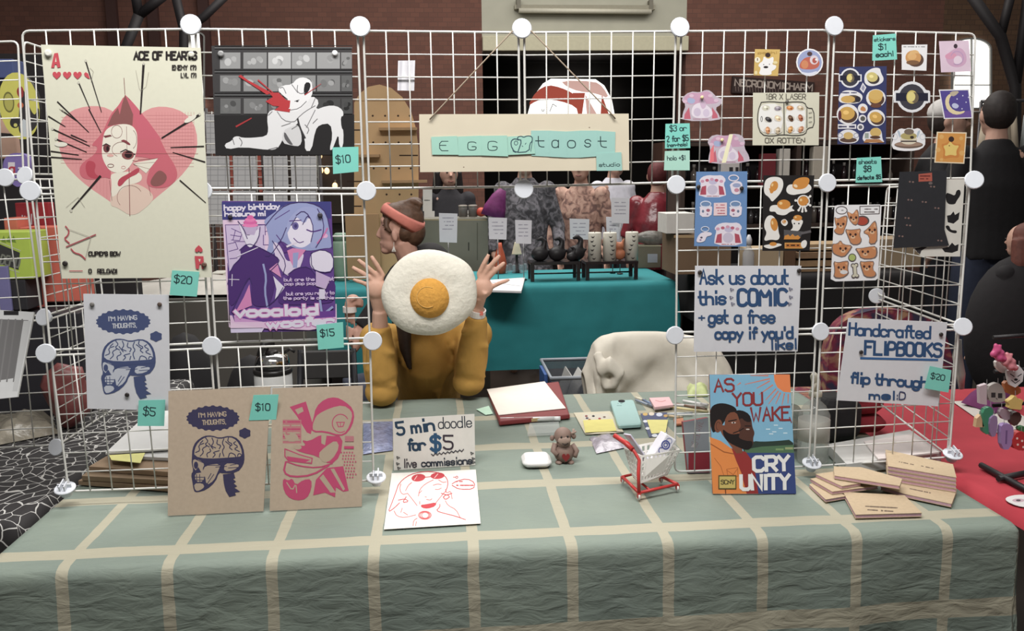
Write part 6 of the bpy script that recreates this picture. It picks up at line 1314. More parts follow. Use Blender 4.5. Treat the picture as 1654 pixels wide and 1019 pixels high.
# ================================================================== NEIGHBOUR'S WIRE CORNER AND STALL ON THE LEFT
NY = .24
NL = [U(36, 62, NY), U(45, 285, NY), U(75, 513, NY), U(95, 722, NY)]
for r in range(3):
    A, D = NL[r], NL[r+1]
    wire_panel(A, A+Vector((.01, .36, -.004)), D+Vector((.01, .36, -.004)), D, 'white wire panel of the left stall running back, %s row' % rowN[r], 'wire panels of the left stall')
    wire_panel(A+Vector((-.37, .01, -.01)), A+Vector((-.004, 0, 0)), D+Vector((-.004, 0, 0)), D+Vector((-.37, .01, -.01)), 'white wire panel of the left stall facing front, %s row' % rowN[r], 'wire panels of the left stall')
    connector(D, (-.3, -1, .3), 'white grid connector on the left stall corner post, %s' % ('upper', 'middle', 'lower')[r])
connector(NL[1]+Vector((-.05, .0, -.003)), (0, -1, .1), 'white grid connector at the left photo edge beside the purple cushion')
def webmat():
    m = bpy.data.materials.new('web_cloth'); m.use_nodes = True
    n = m.node_tree.nodes; L = m.node_tree.links; p = n['Principled BSDF']; p.inputs['Roughness'].default_value = .8
    uv = n.new('ShaderNodeUVMap'); nz = n.new('ShaderNodeTexNoise'); nz.inputs['Scale'].default_value = 6
    ad = n.new('ShaderNodeMix'); ad.data_type = 'RGBA'; ad.inputs[0].default_value = .12; L.new(uv.outputs['UV'], nz.inputs['Vector']); L.new(uv.outputs['UV'], ad.inputs[6]); L.new(nz.outputs['Color'], ad.inputs[7])
    mp = n.new('ShaderNodeMapping'); mp.inputs['Scale'].default_value = (1.3, 1, 1); L.new(ad.outputs[2], mp.inputs['Vector'])
    v = n.new('ShaderNodeTexVoronoi'); v.feature = 'DISTANCE_TO_EDGE'; v.inputs['Scale'].default_value = 22; L.new(mp.outputs['Vector'], v.inputs['Vector'])
    c = n.new('ShaderNodeMath'); c.operation = 'LESS_THAN'; c.inputs[1].default_value = .028; L.new(v.outputs['Distance'], c.inputs[0])
    mx = n.new('ShaderNodeMix'); mx.data_type = 'RGBA'; L.new(c.outputs[0], mx.inputs[0]); mx.inputs[6].default_value = (lin(38), lin(35), lin(36), 1); mx.inputs[7].default_value = (lin(196), lin(194), lin(190), 1)
    L.new(mx.outputs[2], p.inputs['Base Color'])
    return m
LX0, LX1, LY0, LY1, LZ = -1.9, -.13, .02, 1.5, .70
cl2 = drape('tablecloth', LX0, LX1, LY0, LY1, LZ, webmat(), .5, .6, .2, .03, .8, 5)
tag(cl2, 'black tablecloth with a white web pattern on the left stall', 'tablecloth')
t = thing('folding_table', 'table under the black web patterned cloth', 'table', ((LX0+LX1)/2, (LY0+LY1)/2, 0))
MB().box(((LX0+LX1)/2, (LY0+LY1)/2, LZ-.021), (LX1-LX0-.06, LY1-LY0-.06, .022), M((190, 190, 188), .5)).build('tabletop', t)
for x in (LX0+.2, LX1-.2):
    for y in (LY0+.15, LY1-.15): MB().tube([(x, y, 0), (x, y, LZ-.03)], .015, M((90, 90, 92), .4, .6), 10).build('leg', t)
def pbox(x0, y0, x1, y1, Y, dep, m, name, label, cat, fn=None, rz=0, zb=None, bevel=.003, group=None, sub=None):
    """a box whose front face lies at depth Y between two photo points; may reach down to zb"""
    a0, a1 = U(x0, y1, Y), U(x1, y0, Y); zlo = a0.z if zb is None else zb
    cx, cz = (a0.x+a1.x)/2, (zlo+a1.z)/2; w, h = a1.x-a0.x, a1.z-zlo
    mb = MB(); mb.box((cx, Y+dep/2, cz), (w, dep, h), m, rz)
    o = tag(mb.build(name, bevel=bevel), label, cat, group)
    if fn:
        a = Art(*vplane(Y-.0006)); fn(a); a.mb.build(sub or 'front_print', o)
    return o
LYB = 1.0                                              # depth of the goods on the left stall
pbox(-25, 506, 126, 540, LYB-.02, .40, M((40, 38, 44), .7), 'display_riser', 'long black riser on the left stall under the orange and lavender boxes', 'riser', zb=LZ+.004)
def limebox(a):
    a.poly([(-6, 392), (32, 408), (30, 436), (-6, 424)], (60, 60, 58)); a.text('DEMO', 0, 426, 30, 15, 4, (120, 122, 110), 432); a.line([(-6, 389), (33, 405)], 1.5, (190, 200, 150)); a.line([(-6, 428), (31, 440)], 1.5, (190, 200, 150))
    for x in (2, 10, 18): a.poly([(x, 390), (x+4, 380), (x+8, 392)], (110, 140, 40))
pbox(-25, 374, 47, 452, LYB, .14, M((172, 196, 52), .5, 0, .04), 'lime_box', 'lime green box with a dark label at the left photo edge', 'box', limebox)
pbox(10, 452, 40, 500, LYB+.0, .12, M((44, 42, 46), .7), 'black_carton', 'black carton under the lime green box', 'box', zb=U(0, 503, LYB-.02).z)
pbox(-25, 430, 12, 500, LYB-.015, .012, M((116, 112, 160), .6), 'lavender_box', 'lavender box below the lime green box at the left photo edge', 'box', zb=U(0, 503, LYB-.02).z)
OB = M((206, 96, 76), .8, 0, .08, 12)
def burden(a):
    P = lambda t, o: (57+12*t+o, 492-118*t)
    a.poly([(44, 368), (66, 366), (74, 500), (52, 504)], (196, 84, 70))
    a.text('@BURDEN ON SOCIETY', 63, 480, 59, 10, 1.7, (70, 34, 32), 380)
pbox(45, 366, 122, 503, LYB+.16, .12, OB, 'orange_box', 'tall coral orange box lettered burden on society at the left wire corner', 'box', burden, zb=U(0, 503, LYB-.02).z+.004)
def redbox(a):
    a.line([(31, 336), (74, 344)], 1.2, (170, 60, 66))
    for x, h in ((36, 14), (40, 13), (51, 16), (56, 8)): a.line([(x, 362), (x, 362-h)], 2, (206, 200, 204))
    a.poly([(34, 364), (64, 366), (60, 374), (38, 374)], (206, 200, 204))
pbox(28, 327, 78, 372, LYB+.30, .05, M((168, 40, 50), .6), 'red_box', 'dark red box with a pale drawing standing above the orange box', 'box', redbox, zb=U(0, 503, LYB-.02).z)
pbox(8, 352, 27, 378, LYB+.16, .1, M((206, 104, 80), .6), 'orange_carton', 'small orange carton behind the lime green box', 'box', zb=U(10, 376, LYB+.06).z)
# hanging flat cushions: yellow oval with a hen and purple lettered one
a = Art(*vplane(LYB-.10)); n_ = 24
a.slab([(31+33*math.cos(2*math.pi*i/n_)+3*math.sin(2*math.pi*i/n_), 171+54*math.sin(2*math.pi*i/n_)+5*math.cos(2*math.pi*i/n_)) for i in range(n_)], M((196, 190, 70), .7, 0, .05, 20), .02, M((40, 36, 36), .7))
a.ell(14, 165, 9, 17, (110, 106, 50), -6).ell(14, 165, 7, 14, (170, 164, 70), -6).blob([(30, 190), (33, 150), (38, 142), (44, 165), (56, 190), (62, 170), (64, 190), (56, 210), (40, 218), (30, 215)], (56, 52, 54)).ell(24, 198, 8, 9, (50, 48, 48)).ell(25, 202, 3, 3, (196, 190, 90)).blob([(26, 146), (32, 138), (38, 142), (38, 158), (30, 158)], (150, 44, 44)).ell(33, 170, 5, 5, (190, 96, 50)).poly([(32, 200), (38, 192), (50, 200), (48, 222), (34, 220)], (186, 192, 196))
a.done('oval_cushion', 'yellow oval cushion with a dark hen hanging on the left stall wires', 'cushion')
a = Art(*vplane(LYB-.12)); a.slab(chaikin([(4, 262), (12, 250), (26, 246), (44, 250), (48, 272), (40, 292), (30, 304), (18, 296), (6, 282)], 2, True), M((118, 100, 164), .8, 0, .08, 30), .03)
a.rect(13, 262, 24, 282, (206, 196, 200)).text('g', 15, 280, 23, 17, 3.2, (170, 50, 66)).rect(29, 270, 38, 281, (206, 200, 210)).text('u', 30, 280, 38, 12, 2, (84, 70, 130))
a.done('purple_cushion', 'purple cushion lettered g u hanging on the left stall wires', 'cushion')
pbox(-20, 95, 20, 126, LYB+.15, .1, M((70, 82, 130), .7), 'blue_card', 'blue card hanging at the upper left photo edge', 'card', group=None)
pbox(-10, 190, 22, 256, LYB+.12, .03, M((196, 156, 136), .7, 0, .05), 'peach_card', 'peach card with a dark band behind the yellow cushion', 'card', lambda a: a.poly([(-6, 214), (22, 216), (22, 222), (-6, 222)], (50, 44, 46)))
bd = MB(); bd.box((U(50, 300, 1.3).x-.72, 1.68, 1.25), (1.9, .05, 1.5), M((44, 40, 42), .85, 0, .1, 8)); o = tag(bd.build('display_board', org=(U(50, 300, 1.3).x-.5, 1.68, .5)), 'black cloth covered backboard standing behind the left stall', 'board')
bd = MB(); bd.tube([(U(50, 300, 1.3).x-1.2, 1.70, 0), (U(50, 300, 1.3).x-1.2, 1.70, .7)], .02, M((40, 38, 40)), 8); bd.build('leg', o); bd = MB(); bd.tube([(U(50, 300, 1.3).x+.1, 1.70, 0), (U(50, 300, 1.3).x+.1, 1.70, .7)], .02, M((40, 38, 40)), 8); bd.build('leg', o)
# print sleeves, plastic parcels in front
t = thing('print_sleeve', 'white edged plastic sleeve of grey prints leaning at the left photo edge', 'sleeve', U(20, 640, .1))
p1, p2 = U(-40, 648, .08), U(30, 640, .08)
a = Art(*plane3(p1, p2, p1+Vector((0, .1, .3)))); a.slab([(-40, 498), (55, 504), (28, 641), (-60, 650)], M((206, 206, 206), .3), .006); a.rect(6, 502, 30, 509, (40, 38, 40)); a.poly([(-40, 514), (46, 517), (26, 610), (-50, 622)], (112, 110, 110)); 
for i in range(7): a.line([(-30+i*11, 516), (-44+i*11, 616)], 2.5, (150-i*6, 148-i*6, 148-i*6))
a.poly([(38, 518), (50, 518), (28, 632), (20, 632)], (190, 190, 190)); a.mb.build('sleeve', t)
heap(((-20, 680), (84, 672), (94, 700), (-20, 722)), LZ+.004, .06, M((140, 132, 116), .2, 0, .4, 26, bump=.5, spec=.7), 'parcel', 'clear plastic wrapped brown parcel on the web patterned cloth', 'parcel', T=None or (lambda x, y: (x, y)), seed=2)
o = U(108, 600, .84); o.z = LZ+.112; tag(MB().ell(o, (.075, .06, .098), M((120, 60, 58), .4, 0, .3, 14, bump=.4), f=lambda p: p*(1+.5*noise.noise(p*16))).build('pouch'), 'dark red pouch on the left stall below the orange box', 'pouch')
# ================================================================== RIGHT WING OF THE FRONT STALL
RB = [U(1431, 299, .37), U(1415, 478, .37)]
RB.append(RB[1]+(RB[1]-RB[0])*1.0+Vector((.012, 0, .01)))
for r in range(2):
    wire_panel(CN[(6, r+1)]+Vector((0, .012, 0)), RB[r], RB[r+1], CN[(6, r+2)]+Vector((0, .012, 0)), 'white wire panel of the right wing running back, %s row' % ('upper', 'lower')[r], 'wire panels of the front stall')
connector(RB[1], (-.3, -1, .2), 'white grid connector behind the flipbook sign, top of the back post')
connector(RB[2]+Vector((0, 0, .004)), (0, -.4, 1), 'white foot connector of the right wing on the table', True, .022)
# ================================================================== TEAL TABLE BEHIND
BY0, BY1 = 3.0, 3.75; BZ = UZ(1090, 455, .86).z
BX0, BX1 = U(528, 460, BY0).x, U(1092, 456, BY0).x
TEAL = M((14, 138, 143), .75, 0, .08, 8, bump=.15)
cl3 = drape('tablecloth', BX0, BX1, BY0, BY1, .862, TEAL, .45, .52, .3, .03, 1.0, 11)
tag(cl3, 'teal tablecloth on the table behind the seated person', 'tablecloth')
t = thing('folding_table', 'table under the teal cloth', 'table', ((BX0+BX1)/2, (BY0+BY1)/2, 0))
MB().box(((BX0+BX1)/2, (BY0+BY1)/2, .842), (BX1-BX0-.06, BY1-BY0-.06, .022), M((190, 190, 188), .5)).build('tabletop', t)
for x in (BX0+.15, BX1-.15):
    for y in (BY0+.12, BY1-.12): MB().tube([(x, y, 0), (x, y, .832)], .015, M((70, 70, 72), .4, .6), 10).build('leg', t)
BZ = .865
def on(x, y, Y=None): return UZ(x, y, BZ)
def bp(x, y, Y): return U(x, y, Y)
# pegboard with arched top
t = thing('pegboard', 'tall arched wooden pegboard with small shelves left of the sign', 'board', Vector((bp(620, 400, 3.35).x, 3.35, BZ)))
WD = M((206, 166, 112), .6, 0, .08, 6); zb_ = BZ
a = Art(*vplane(3.35)); pts = [(675, 430), (675, 240), (672, 210), (664, 180), (650, 155), (632, 141), (614, 136), (596, 140), (580, 152), (572, 162), (574, 300), (562, 300), (562, 430)]
yb2 = PX(Vector((bp(620, 400, 3.35).x, 3.35, BZ+.012)))[1]
pts = [(676, yb2), (676, 240), (672, 208), (664, 180), (650, 157), (632, 142), (613, 136.5), (595, 140), (581, 151), (572, 166), (572, yb2)]
a.slab(pts, WD, .03, M((160, 124, 80), .7)); m_ = a.mb
a.k = 3
for r, y in enumerate((187, 230, 272, 314, 356)):
    for x in (602, 622, 643, 662): a.ell(x+r*.8, y, 1.7, 1.7, (70, 52, 40))
for x0, y, x1 in ((572, 210, 582), (645, 251, 675), (560, 293, 584), (572, 333, 584)): a.rect(x0, y-1, x1, y+1, (60, 44, 34))
a.line([(573, 163), (668, 163)], 1, (150, 112, 72)); m_.build('board', t)
for x0, x1, y in ((613, 674, 209), (580, 614, 252), (617, 690, 293)):
    p0, p1 = bp(x0, y, 3.35), bp(x1, y, 3.35); MB().box((p0+p1)/2+Vector((0, -.04, 0)), (p1.x-p0.x, .08, .016), M((176, 138, 92), .6)).build('shelf', t)
pbox(562, 345, 612, 462, 3.28, .02, M((176, 138, 92), .7, 0, .08, 5), 'wood_panel', 'plain wooden panel leaning at the foot of the pegboard', 'board', zb=BZ+.012)
# black display stands with their wares
BKP = M((30, 28, 30), .25, 0, .1, 40, spec=.6)
def stand(x0, x1, yt, yb, label):
    p0, p1 = on(x0, yb), on(x1, yb); zt_ = U(x0, yt, p0.y).z; t = thing('display_stand', label, 'stand', (p0+p1)/2)
    MB().box(((p0.x+p1.x)/2, p0.y+.08, zt_-.008), (p1.x-p0.x, .17, .016), BKP).build('shelf', t)
    for x in (p0.x+.012, p1.x-.012):
        for y in (p0.y+.008, p0.y+.152): MB().box((x, y, (BZ+zt_-.016)/2), (.022, .016, zt_-.016-BZ), BKP).build('leg', t)
    MB().tube([(p0.x+.02, p0.y+.15, BZ+.03), (p1.x-.02, p0.y+.15, BZ+.03)], .005, BKP, 6).build('rail', t)
    return p0, p1, zt_
sA0, sA1, sAz = stand(857, 940, 424, 455, 'low black display stand under the black swan candles')
sB0, sB1, sBz = stand(946, 1034, 423, 453, 'low black display stand under the white pillar candles')
yA = sA0.y+.08
CW = M((222, 216, 200), .5, 0, .03, 30, spec=.4)
for i, (x0, x1, yt) in enumerate(((950, 971, 375), (974, 996, 375), (1010, 1031, 374))):
    Yc_ = sB0.y+.075; c0, c1 = U(x0, 421, Yc_), U(x1, yt, Yc_); r_ = (c1.x-c0.x)/2
    t = thing('pillar_candle', '%s of the three white pillar candles with bats on a black stand' % ('leftmost', 'middle', 'rightmost')[i], 'candle', ((c0.x+c1.x)/2, Yc_, sBz), 'white bat candles')
    o = Vector(((c0.x+c1.x)/2, Yc_, sBz)); h = c1.z-sBz
    MB().lathe([(r_, 0), (r_, h*.97), (r_*.95, h), (r_*.5, h*.985)], o, CW, 24).build('wax', t)
    MB().tube([o+Vector((0, 0, h*.98)), o+Vector((.002, 0, h+.012))], .002, M((70, 60, 50)), 5).build('wick', t)
    a = Art((o.x, Yc_-r_-.0006, 0), (0, -1, 0)); rnd = random.Random(i+4)
    for k in range(6):
        x, y = x0+5+rnd.random()*(x1-x0-10), yt+8+k*7; a.poly([(x-3.4, y-2), (x-1, y-.4), (x, y-1), (x+1, y-.4), (x+3.4, y-2.4), (x+1.6, y+1), (x, y+1.5), (x-1.6, y+1)], (60, 54, 52))
    a.mb.build('bat_decor', t)
BS = M((34, 31, 33), .45, 0, .12, 30)
for i, (x, yt, s) in enumerate(((872, 386, 1), (900, 380, 1), (922, 404, .6), (930, 382, 1.05))):
    o = Vector((U(x, 420, yA).x, yA-(.03 if i == 2 else 0), sAz)); k = .15*s
    mb = MB(); mb.ell(o+Vector((0, 0, .28*k)), (.36*k, .26*k, .3*k), BS); mb.tube([o+Vector((-.1*k, 0, .3*k)), o+Vector((.16*k, 0, .55*k)), o+Vector((.2*k, 0, .8*k)), o+Vector((.05*k, 0, .92*k)), o+Vector((-.12*k, 0, .84*k))], [.2*k, .15*k, .1*k, .1*k, .05*k], BS, 10); mb.tube([o+Vector((.2*k, 0, .3*k)), o+Vector((.42*k, 0, .45*k))], [.16*k, .03*k], BS, 8)
    tag(mb.build('swan_candle', remesh=.006, smooth=2), ('black swan candle leftmost on the black stand', 'tall black swan candle second on the stand', 'small black swan candle in front on the stand', 'black swan candle at the right end of the stand')[i], 'candle', 'black swan candles')
mb = MB(); o = on(1003, 424); o = Vector((U(1001, 400, sB0.y+.07).x, sB0.y+.07, sBz)); OC = M((186, 110, 70), .5, 0, .1, 30)
mb.ell(o+Vector((0, 0, .035)), (.036, .03, .035), OC); mb.ell(o+Vector((-.004, 0, .085)), (.03, .026, .026), OC)
for s_ in (-1, 1): mb.tube([o+Vector((-.004+s_*.018, 0, .1)), o+Vector((-.004+s_*.03, 0, .13))], [.012, .004], OC, 6)
tag(mb.build('fox_candle', remesh=.005, smooth=2), 'small orange fox candle between the white candles', 'candle')
# price cards on clips
for i, (x0, y0, x1, y1, Y) in enumerate(((709, 344, 739, 392, 3.3), (789, 351, 819, 387, 3.2), (832, 355, 859, 394, 3.2), (920, 353, 952, 387, 3.5), (987, 319, 1017, 361, 3.4), (979, 350, 1001, 386, 3.45))):
    t = thing('price_card', 'white price card %s on the teal table' % ('nearest the bun hairdo', 'above the orange bottle, left of its pair', 'above the swan candles, left', 'just left of the white candles', 'tallest above the right candles', 'half hidden behind the middle candle')[i], 'card', Vector((U((x0+x1)/2, y1, Y).x, Y, BZ)), 'price cards')
    a = Art(*vplane(Y)); a.slab([(x0, y0), (x1, y0+1), (x1-1, y1), (x0+1, y1-1)], M((222, 220, 226), .7, 0, .02), .002)
    for k in range(4): a.scrib(x0+6, y0+8+k*6, x1-6, 1.6, (170, 166, 180))
    a.mb.build('card', t)
    b_ = U((x0+x1)/2, y1-1, Y); MB().tube([b_, Vector((b_.x, Y, BZ+.004))], .003, M((150, 150, 150), .3, .8), 6).build('stem', t); MB().lathe([(.02, 0), (.02, .004), (.004, .006)], (b_.x, Y, BZ), M((60, 60, 60), .4), 14).build('foot', t)
# orange bottle, shade lamp, small glasses, papers
o = on(808, 441); mb = MB(); OG = M((206, 84, 44), .4); s_ = 1/ppm(o.y)
zt_ = U(808, 392, o.y).z-BZ
mb.lathe([(9*s_, 0), (11*s_, .3*zt_), (8*s_, .6*zt_), (4*s_, .85*zt_), (3*s_, zt_)], o, OG, 16); tag(mb.build('orange_bottle'), 'small orange bottle on the teal table behind the raised right hand', 'bottle')
o = on(835, 440); t = thing('candle_lamp', 'small cream shaded lamp on the teal table', 'lamp', o); s_ = 1/ppm(o.y); zt_ = U(835, 391, o.y).z-BZ
MB().lathe([(9*s_, 0), (3*s_, .02), (2*s_, zt_*.6)], o, M((60, 54, 56), .4), 14).build('base', t); MB().lathe([(9*s_, zt_*.6), (8*s_, zt_*.63), (4*s_, zt_*.97), (3.4*s_, zt_)], o, M((206, 196, 166), .6), 18).build('lamp_shade', t)
for i in range(6):
    o = on(818+i*6, 441-(i % 2)*2); tag(MB().lathe([(.012, 0), (.013, .05), (.011, .055)], o, M((180, 190, 196), .1, 0, 0, alpha=.4, spec=.8), 10).build('glass_vial'), 'small clear vial in a row on the teal table by the papers', 'vial', 'row of clear vials')
a = Art(*tplane(BZ+.012)); a.slab([(790, 452), (848, 448), (842, 470), (770, 468)], M((226, 224, 224), .7), .011); a.line([(795, 456), (840, 462)], .8, (170, 170, 176)); a.done('paper_stack', 'stack of white papers on the teal table edge by the raised hand', 'paper')
t = thing('tumbler', 'pale green tumbler on the teal table left of the coral headband', 'bottle', on(553, 452)); o = on(553, 452); s_ = 1/ppm(o.y); h = U(553, 376, o.y).z-BZ
MB().lathe([(12*s_, 0), (13*s_, h*.15), (13*s_, h*.78), (11*s_, h*.84)], o, M((140, 172, 148), .4), 18).build('body', t); MB().lathe([(11.5*s_, h*.84), (11.5*s_, h*.96), (8*s_, h)], o, M((126, 158, 136), .4), 18).build('lid', t)
# cabinet behind with purple bag, candles and cards
YC_ = 3.95
pbox(650, 352, 788, 500, YC_, .3, M((122, 118, 104), .6, 0, .06, 8), 'cabinet', 'low grey green cabinet behind the teal table', 'cabinet', lambda a: (a.line([(771, 360), (771, 420)], 1.2, (90, 86, 74)), a.line([(757, 392), (757, 404)], 2, (70, 66, 60)), a.line([(655, 355), (786, 355)], 2, (170, 150, 116))), zb=0, sub='door_lines')
zc_ = U(700, 352, YC_).z
for i, (x, lab) in enumerate(((748, 'left grey candle jar on the cabinet'), (764, 'right grey candle jar on the cabinet'))):
    o = Vector((U(x, 340, YC_+.06).x, YC_+.08, zc_)); t = thing('candle_jar', lab, 'candle', o); s_ = 1/ppm(YC_)
    MB().lathe([(7*s_, 0), (7.4*s_, 14*s_), (7*s_, 16*s_)], o, M((110, 104, 100), .4), 16).build('jar', t); MB().lathe([(7.4*s_, 16*s_), (7.4*s_, 19*s_), (5*s_, 19.5*s_)], o, M((150, 140, 130), .4), 16).build('lid', t)
mb = MB(); o = Vector((U(778, 345, YC_).x, YC_+.07, zc_)); s_ = 1/ppm(YC_); tag(mb.ell(o+Vector((0, 0, 7.6*s_)), (8*s_, 8*s_, 7.6*s_), M((196, 66, 40), .5)).build('pumpkin'), 'small orange red pumpkin on the cabinet edge', 'pumpkin')
for i, (x0, y0, x1, y1, lab) in enumerate(((683, 306, 698, 341, 'tall white card behind the hair bun'), (685, 341, 702, 366, 'small pale sign on the cabinet by the hair bun'), (746, 340, 762, 352, 'small white card behind the candle jars'))):
    a = Art(*vplane(YC_+.2)); a.slab([(x0, y0), (x1, y0), (x1, y1), (x0, y1)], M((216, 214, 210), .7), .01); a.scrib(x0+3, (y0+y1)/2, x1-3, 2, (130, 128, 124)); a.done('card', lab, 'card')
Yb = 3.9; mb = MB(); PUR = M((116, 36, 100), .6, 0, .25, 30, bump=.4)
mb.tube([bp(796, 350, Yb), bp(800, 335, Yb), bp(806, 318, Yb), bp(812, 306, Yb)], [(.085, .05), (.075, .05), (.05, .03), (.025, .02)], PUR, 14); mb.tube([bp(803, 318, Yb), bp(807, 300, Yb), bp(812, 318, Yb)], .008, M((190, 160, 100), .4, .5), 6)
o = mb.build('handbag', remesh=0); tag(o, 'purple handbag beside the grey dress', 'bag')
pbox(1030, 396, 1068, 440, 3.7, .12, M((112, 102, 84), .8), 'cardboard_box', 'grey brown box with a pale label right of the white candles', 'box', lambda a: (a.rect(1046, 410, 1062, 424, (160, 160, 168)), a.line([(1030, 397), (1068, 397)], 1.4, (180, 170, 140))), zb=BZ)
tag(MB().ell(U(1050, 384, 3.76), (.11, .05, .05), M((120, 116, 108), .2, 0, .4, 30, bump=.4, alpha=.8), f=lambda p: p*(1+.25*noise.noise(p*9))).build('plastic_bag'), 'crumpled clear plastic bag on the grey brown box', 'bag')
# ================================================================== LEFT BACK COUNTER
GC = M((100, 95, 88), .7, 0, .06, 6)
YL = 2.5
pbox(250, 478, 492, 560, YL, .6, GC, 'counter', 'grey brown counter behind the left wire panels', 'counter', lambda a: [a.line([(x, 482), (x, 640)], 1.2, (84, 80, 74)) for x in (345, 440)], zb=0, sub='seams')
zl = U(300, 478, YL).z
heap(((200, 478), (480, 474), (476, 456), (215, 458)), zl+.002, .07, M((196, 190, 180), .9, 0, .1, 14, bump=.3), 'folded_blanket', 'white crumpled blanket on the grey brown counter', 'blanket', T=(lambda x, y: (x, y)), n=14, seed=6)
for i, (x0, x1, y0, c, lab) in enumerate(((344, 362, 440, (220, 216, 204), 'tall white carton on the counter beside the heart poster'), (362, 376, 452, (206, 200, 186), 'short white carton on the counter beside the purple print'), (182, 208, 451, (196, 186, 160), 'yellowish box on the counter under the heart poster'))):
    pbox(x0, y0, x1, 476, YL+.45, .12, M(c, .6), 'carton', lab, 'box', zb=zl+.06)
# hanging white print sheets on a far wire rack
t = thing('print_rack', 'distant wire rack hung with white print sheets behind the sheep print', 'rack', Vector((U(430, 400, 3.2).x, 3.2, 0)))
for i, (x0, x1) in enumerate(((332, 370), (376, 413), (425, 464), (469, 510))):
    for (y0, y1) in ((184, 248), (252, 303), (308, 362)):
        a = Art(*vplane(3.19)); a.slab([(x0, y0), (x1, y0), (x1+2, y1), (x0+2, y1)], M((206, 205, 206), .7, 0, .02), .002)
        for k in range(7): a.line([(x0+2, y0+4+k*9), (x1, y0+4+k*9)], .9, (160, 160, 164), keep=True)
        for k in range(3): a.line([(x0+8+k*12, y0+2), (x0+8+k*12, y1-2)], .9, (160, 160, 164), keep=True)
        a.mb.build('print_sheet', t)
mb = MB(); RW = M((196, 192, 184), .4)
for x in range(330, 520, 12): mb.tube([U(x, 180, 3.22), U(x+3, 440, 3.22)], .003, RW, 5)
for y in range(182, 440, 13): mb.tube([U(328, y, 3.225), U(516, y, 3.225)], .003, RW, 5)
mb.build('wire_mesh', t)
mb = MB()
for x in (332, 420, 512): mb.tube([U(x, 175, 3.23), Vector((U(x, 175, 3.23).x, 3.23, 0))], .012, M((60, 54, 56), .5), 8)
mb.build('posts', t)
mb = MB()
for x in (373, 418, 421): mb.box(U(x, 262, 3.26), (.012, .01, .35), M((200, 96, 80), .7))
mb.build('red_strips', t)
mb = MB(); mb.box((U(500, 280, 4.1).x, 4.25, U(540, 290, 4.1).z), (.9, .3, .6), M((56, 44, 38), .7, 0, .1, 8)); o = tag(mb.build('shelf_unit', org=(U(500, 280, 4.1).x, 4.25, 0)), 'dark brown shelf with small warm lamps left of the pegboard', 'shelf')
mb = MB(); mb.box((U(500, 280, 4.1).x, 4.25, (U(540, 290, 4.1).z-.3)/2), (.84, .26, U(540, 290, 4.1).z-.3), M((48, 40, 38), .7)); mb.build('base', o)
for x, y in ((516, 252), (518, 275), (528, 276), (541, 300)):
    t2 = thing('string_light', ('upper warm bulb on the dark shelf', 'largest warm bulb on the dark shelf', 'warm bulb beside the large one on the dark shelf', 'low warm bulb behind the $10 note')[(516, 518, 528, 541).index(x)], 'lamp', U(x, y, 4.06), 'warm bulbs')
    MB().ell(U(x, y, 4.06), (.018, .018, .022), M((255, 206, 130), .4, 0, 0, emit=2.2), n=12, k=8).build('bulb', t2); MB().tube([U(x, y, 4.06)+Vector((0, .01, .02)), U(x, y, 4.07)+Vector((0, .05, .04))], .008, M((90, 80, 60), .5), 8).build('socket', t2)
# coffee airpot on a crate, black chair, bags
YA = 1.35; o = U(444, 655, YA); s_ = 1/ppm(YA)
t = thing('airpot', 'white airpot with a chrome lid and black handle behind the kraft boards', 'flask', o)
MB().lathe([(28*s_, -.12), (30*s_, -.1), (30*s_, 52*s_), (28*s_, 55*s_)], o, M((206, 206, 204), .35), 28).build('body', t)
MB().lathe([(30*s_, 55*s_), (31*s_, 57*s_), (31*s_, 62*s_), (29*s_, 63*s_)], o, M((40, 38, 38), .3), 28).build('collar', t)
MB().lathe([(27*s_, 63*s_), (27*s_, 74*s_), (24*s_, 84*s_), (12*s_, 88*s_)], o, M((206, 206, 206), .12, 1.0, 0), 28).build('lid', t)
MB().lathe([(10*s_, 87*s_), (10*s_, 91*s_), (8*s_, 92*s_)], o, M((40, 36, 36), .3), 18).build('pump_button', t)
mb = MB(); mb.tube([o+Vector((-24*s_, 0, 66*s_)), o+Vector((-16*s_, -.005, 86*s_)), o+Vector((-9*s_, 0, 104*s_)), o+Vector((4*s_, .01, 104*s_))], [.012, .018, .022, .014], M((34, 32, 32), .4), 10); mb.build('handle', t)
MB().tube([o+Vector((20*s_, -.01, 88*s_)), o+Vector((30*s_, -.02, 95*s_)), o+Vector((38*s_, -.02, 90*s_))], .006, M((40, 38, 38), .4), 8).build('spout', t)
zt_ = o.z-.12
tag(MB().box((o.x-.04, YA+.03, zt_/2), (.24, .24, zt_), M((60, 54, 48), .8)).build('crate', bevel=.006), 'dark crate carrying the airpot', 'crate')
tag(MB().ell(Vector((U(392, 610, 1.5).x, 1.66, .38)), (.14, .13, .38), M((34, 32, 34), .8, 0, .1, 12, bump=.3)).build('backpack'), 'black backpack standing left of the airpot', 'bag')
tag(MB().ell(Vector((U(291, 610, 1.7).x, 1.8, .42)), (.15, .16, .42), M((32, 30, 32), .8, 0, .1, 12, bump=.3)).build('duffel_bag'), 'tall black bag behind the white skull print', 'bag')
t = thing('folding_chair', 'dark folding chair frame between the airpot and the mustard sweater', 'chair', (U(522, 600, 1.2).x, 1.2, 0)); CF = M((46, 46, 50), .4, .5)
xc = U(522, 600, 1.2).x
for s_ in (-1, 1): MB().tube([(xc+s_*.12, 1.0, 0), (xc+s_*.115, 1.25, .45), (xc+s_*.1, 1.33, .84)], .013, CF, 8).build('leg', t); MB().tube([(xc+s_*.12, 1.38, 0), (xc+s_*.115, 1.02, .46)], .013, CF, 8).build('leg', t)
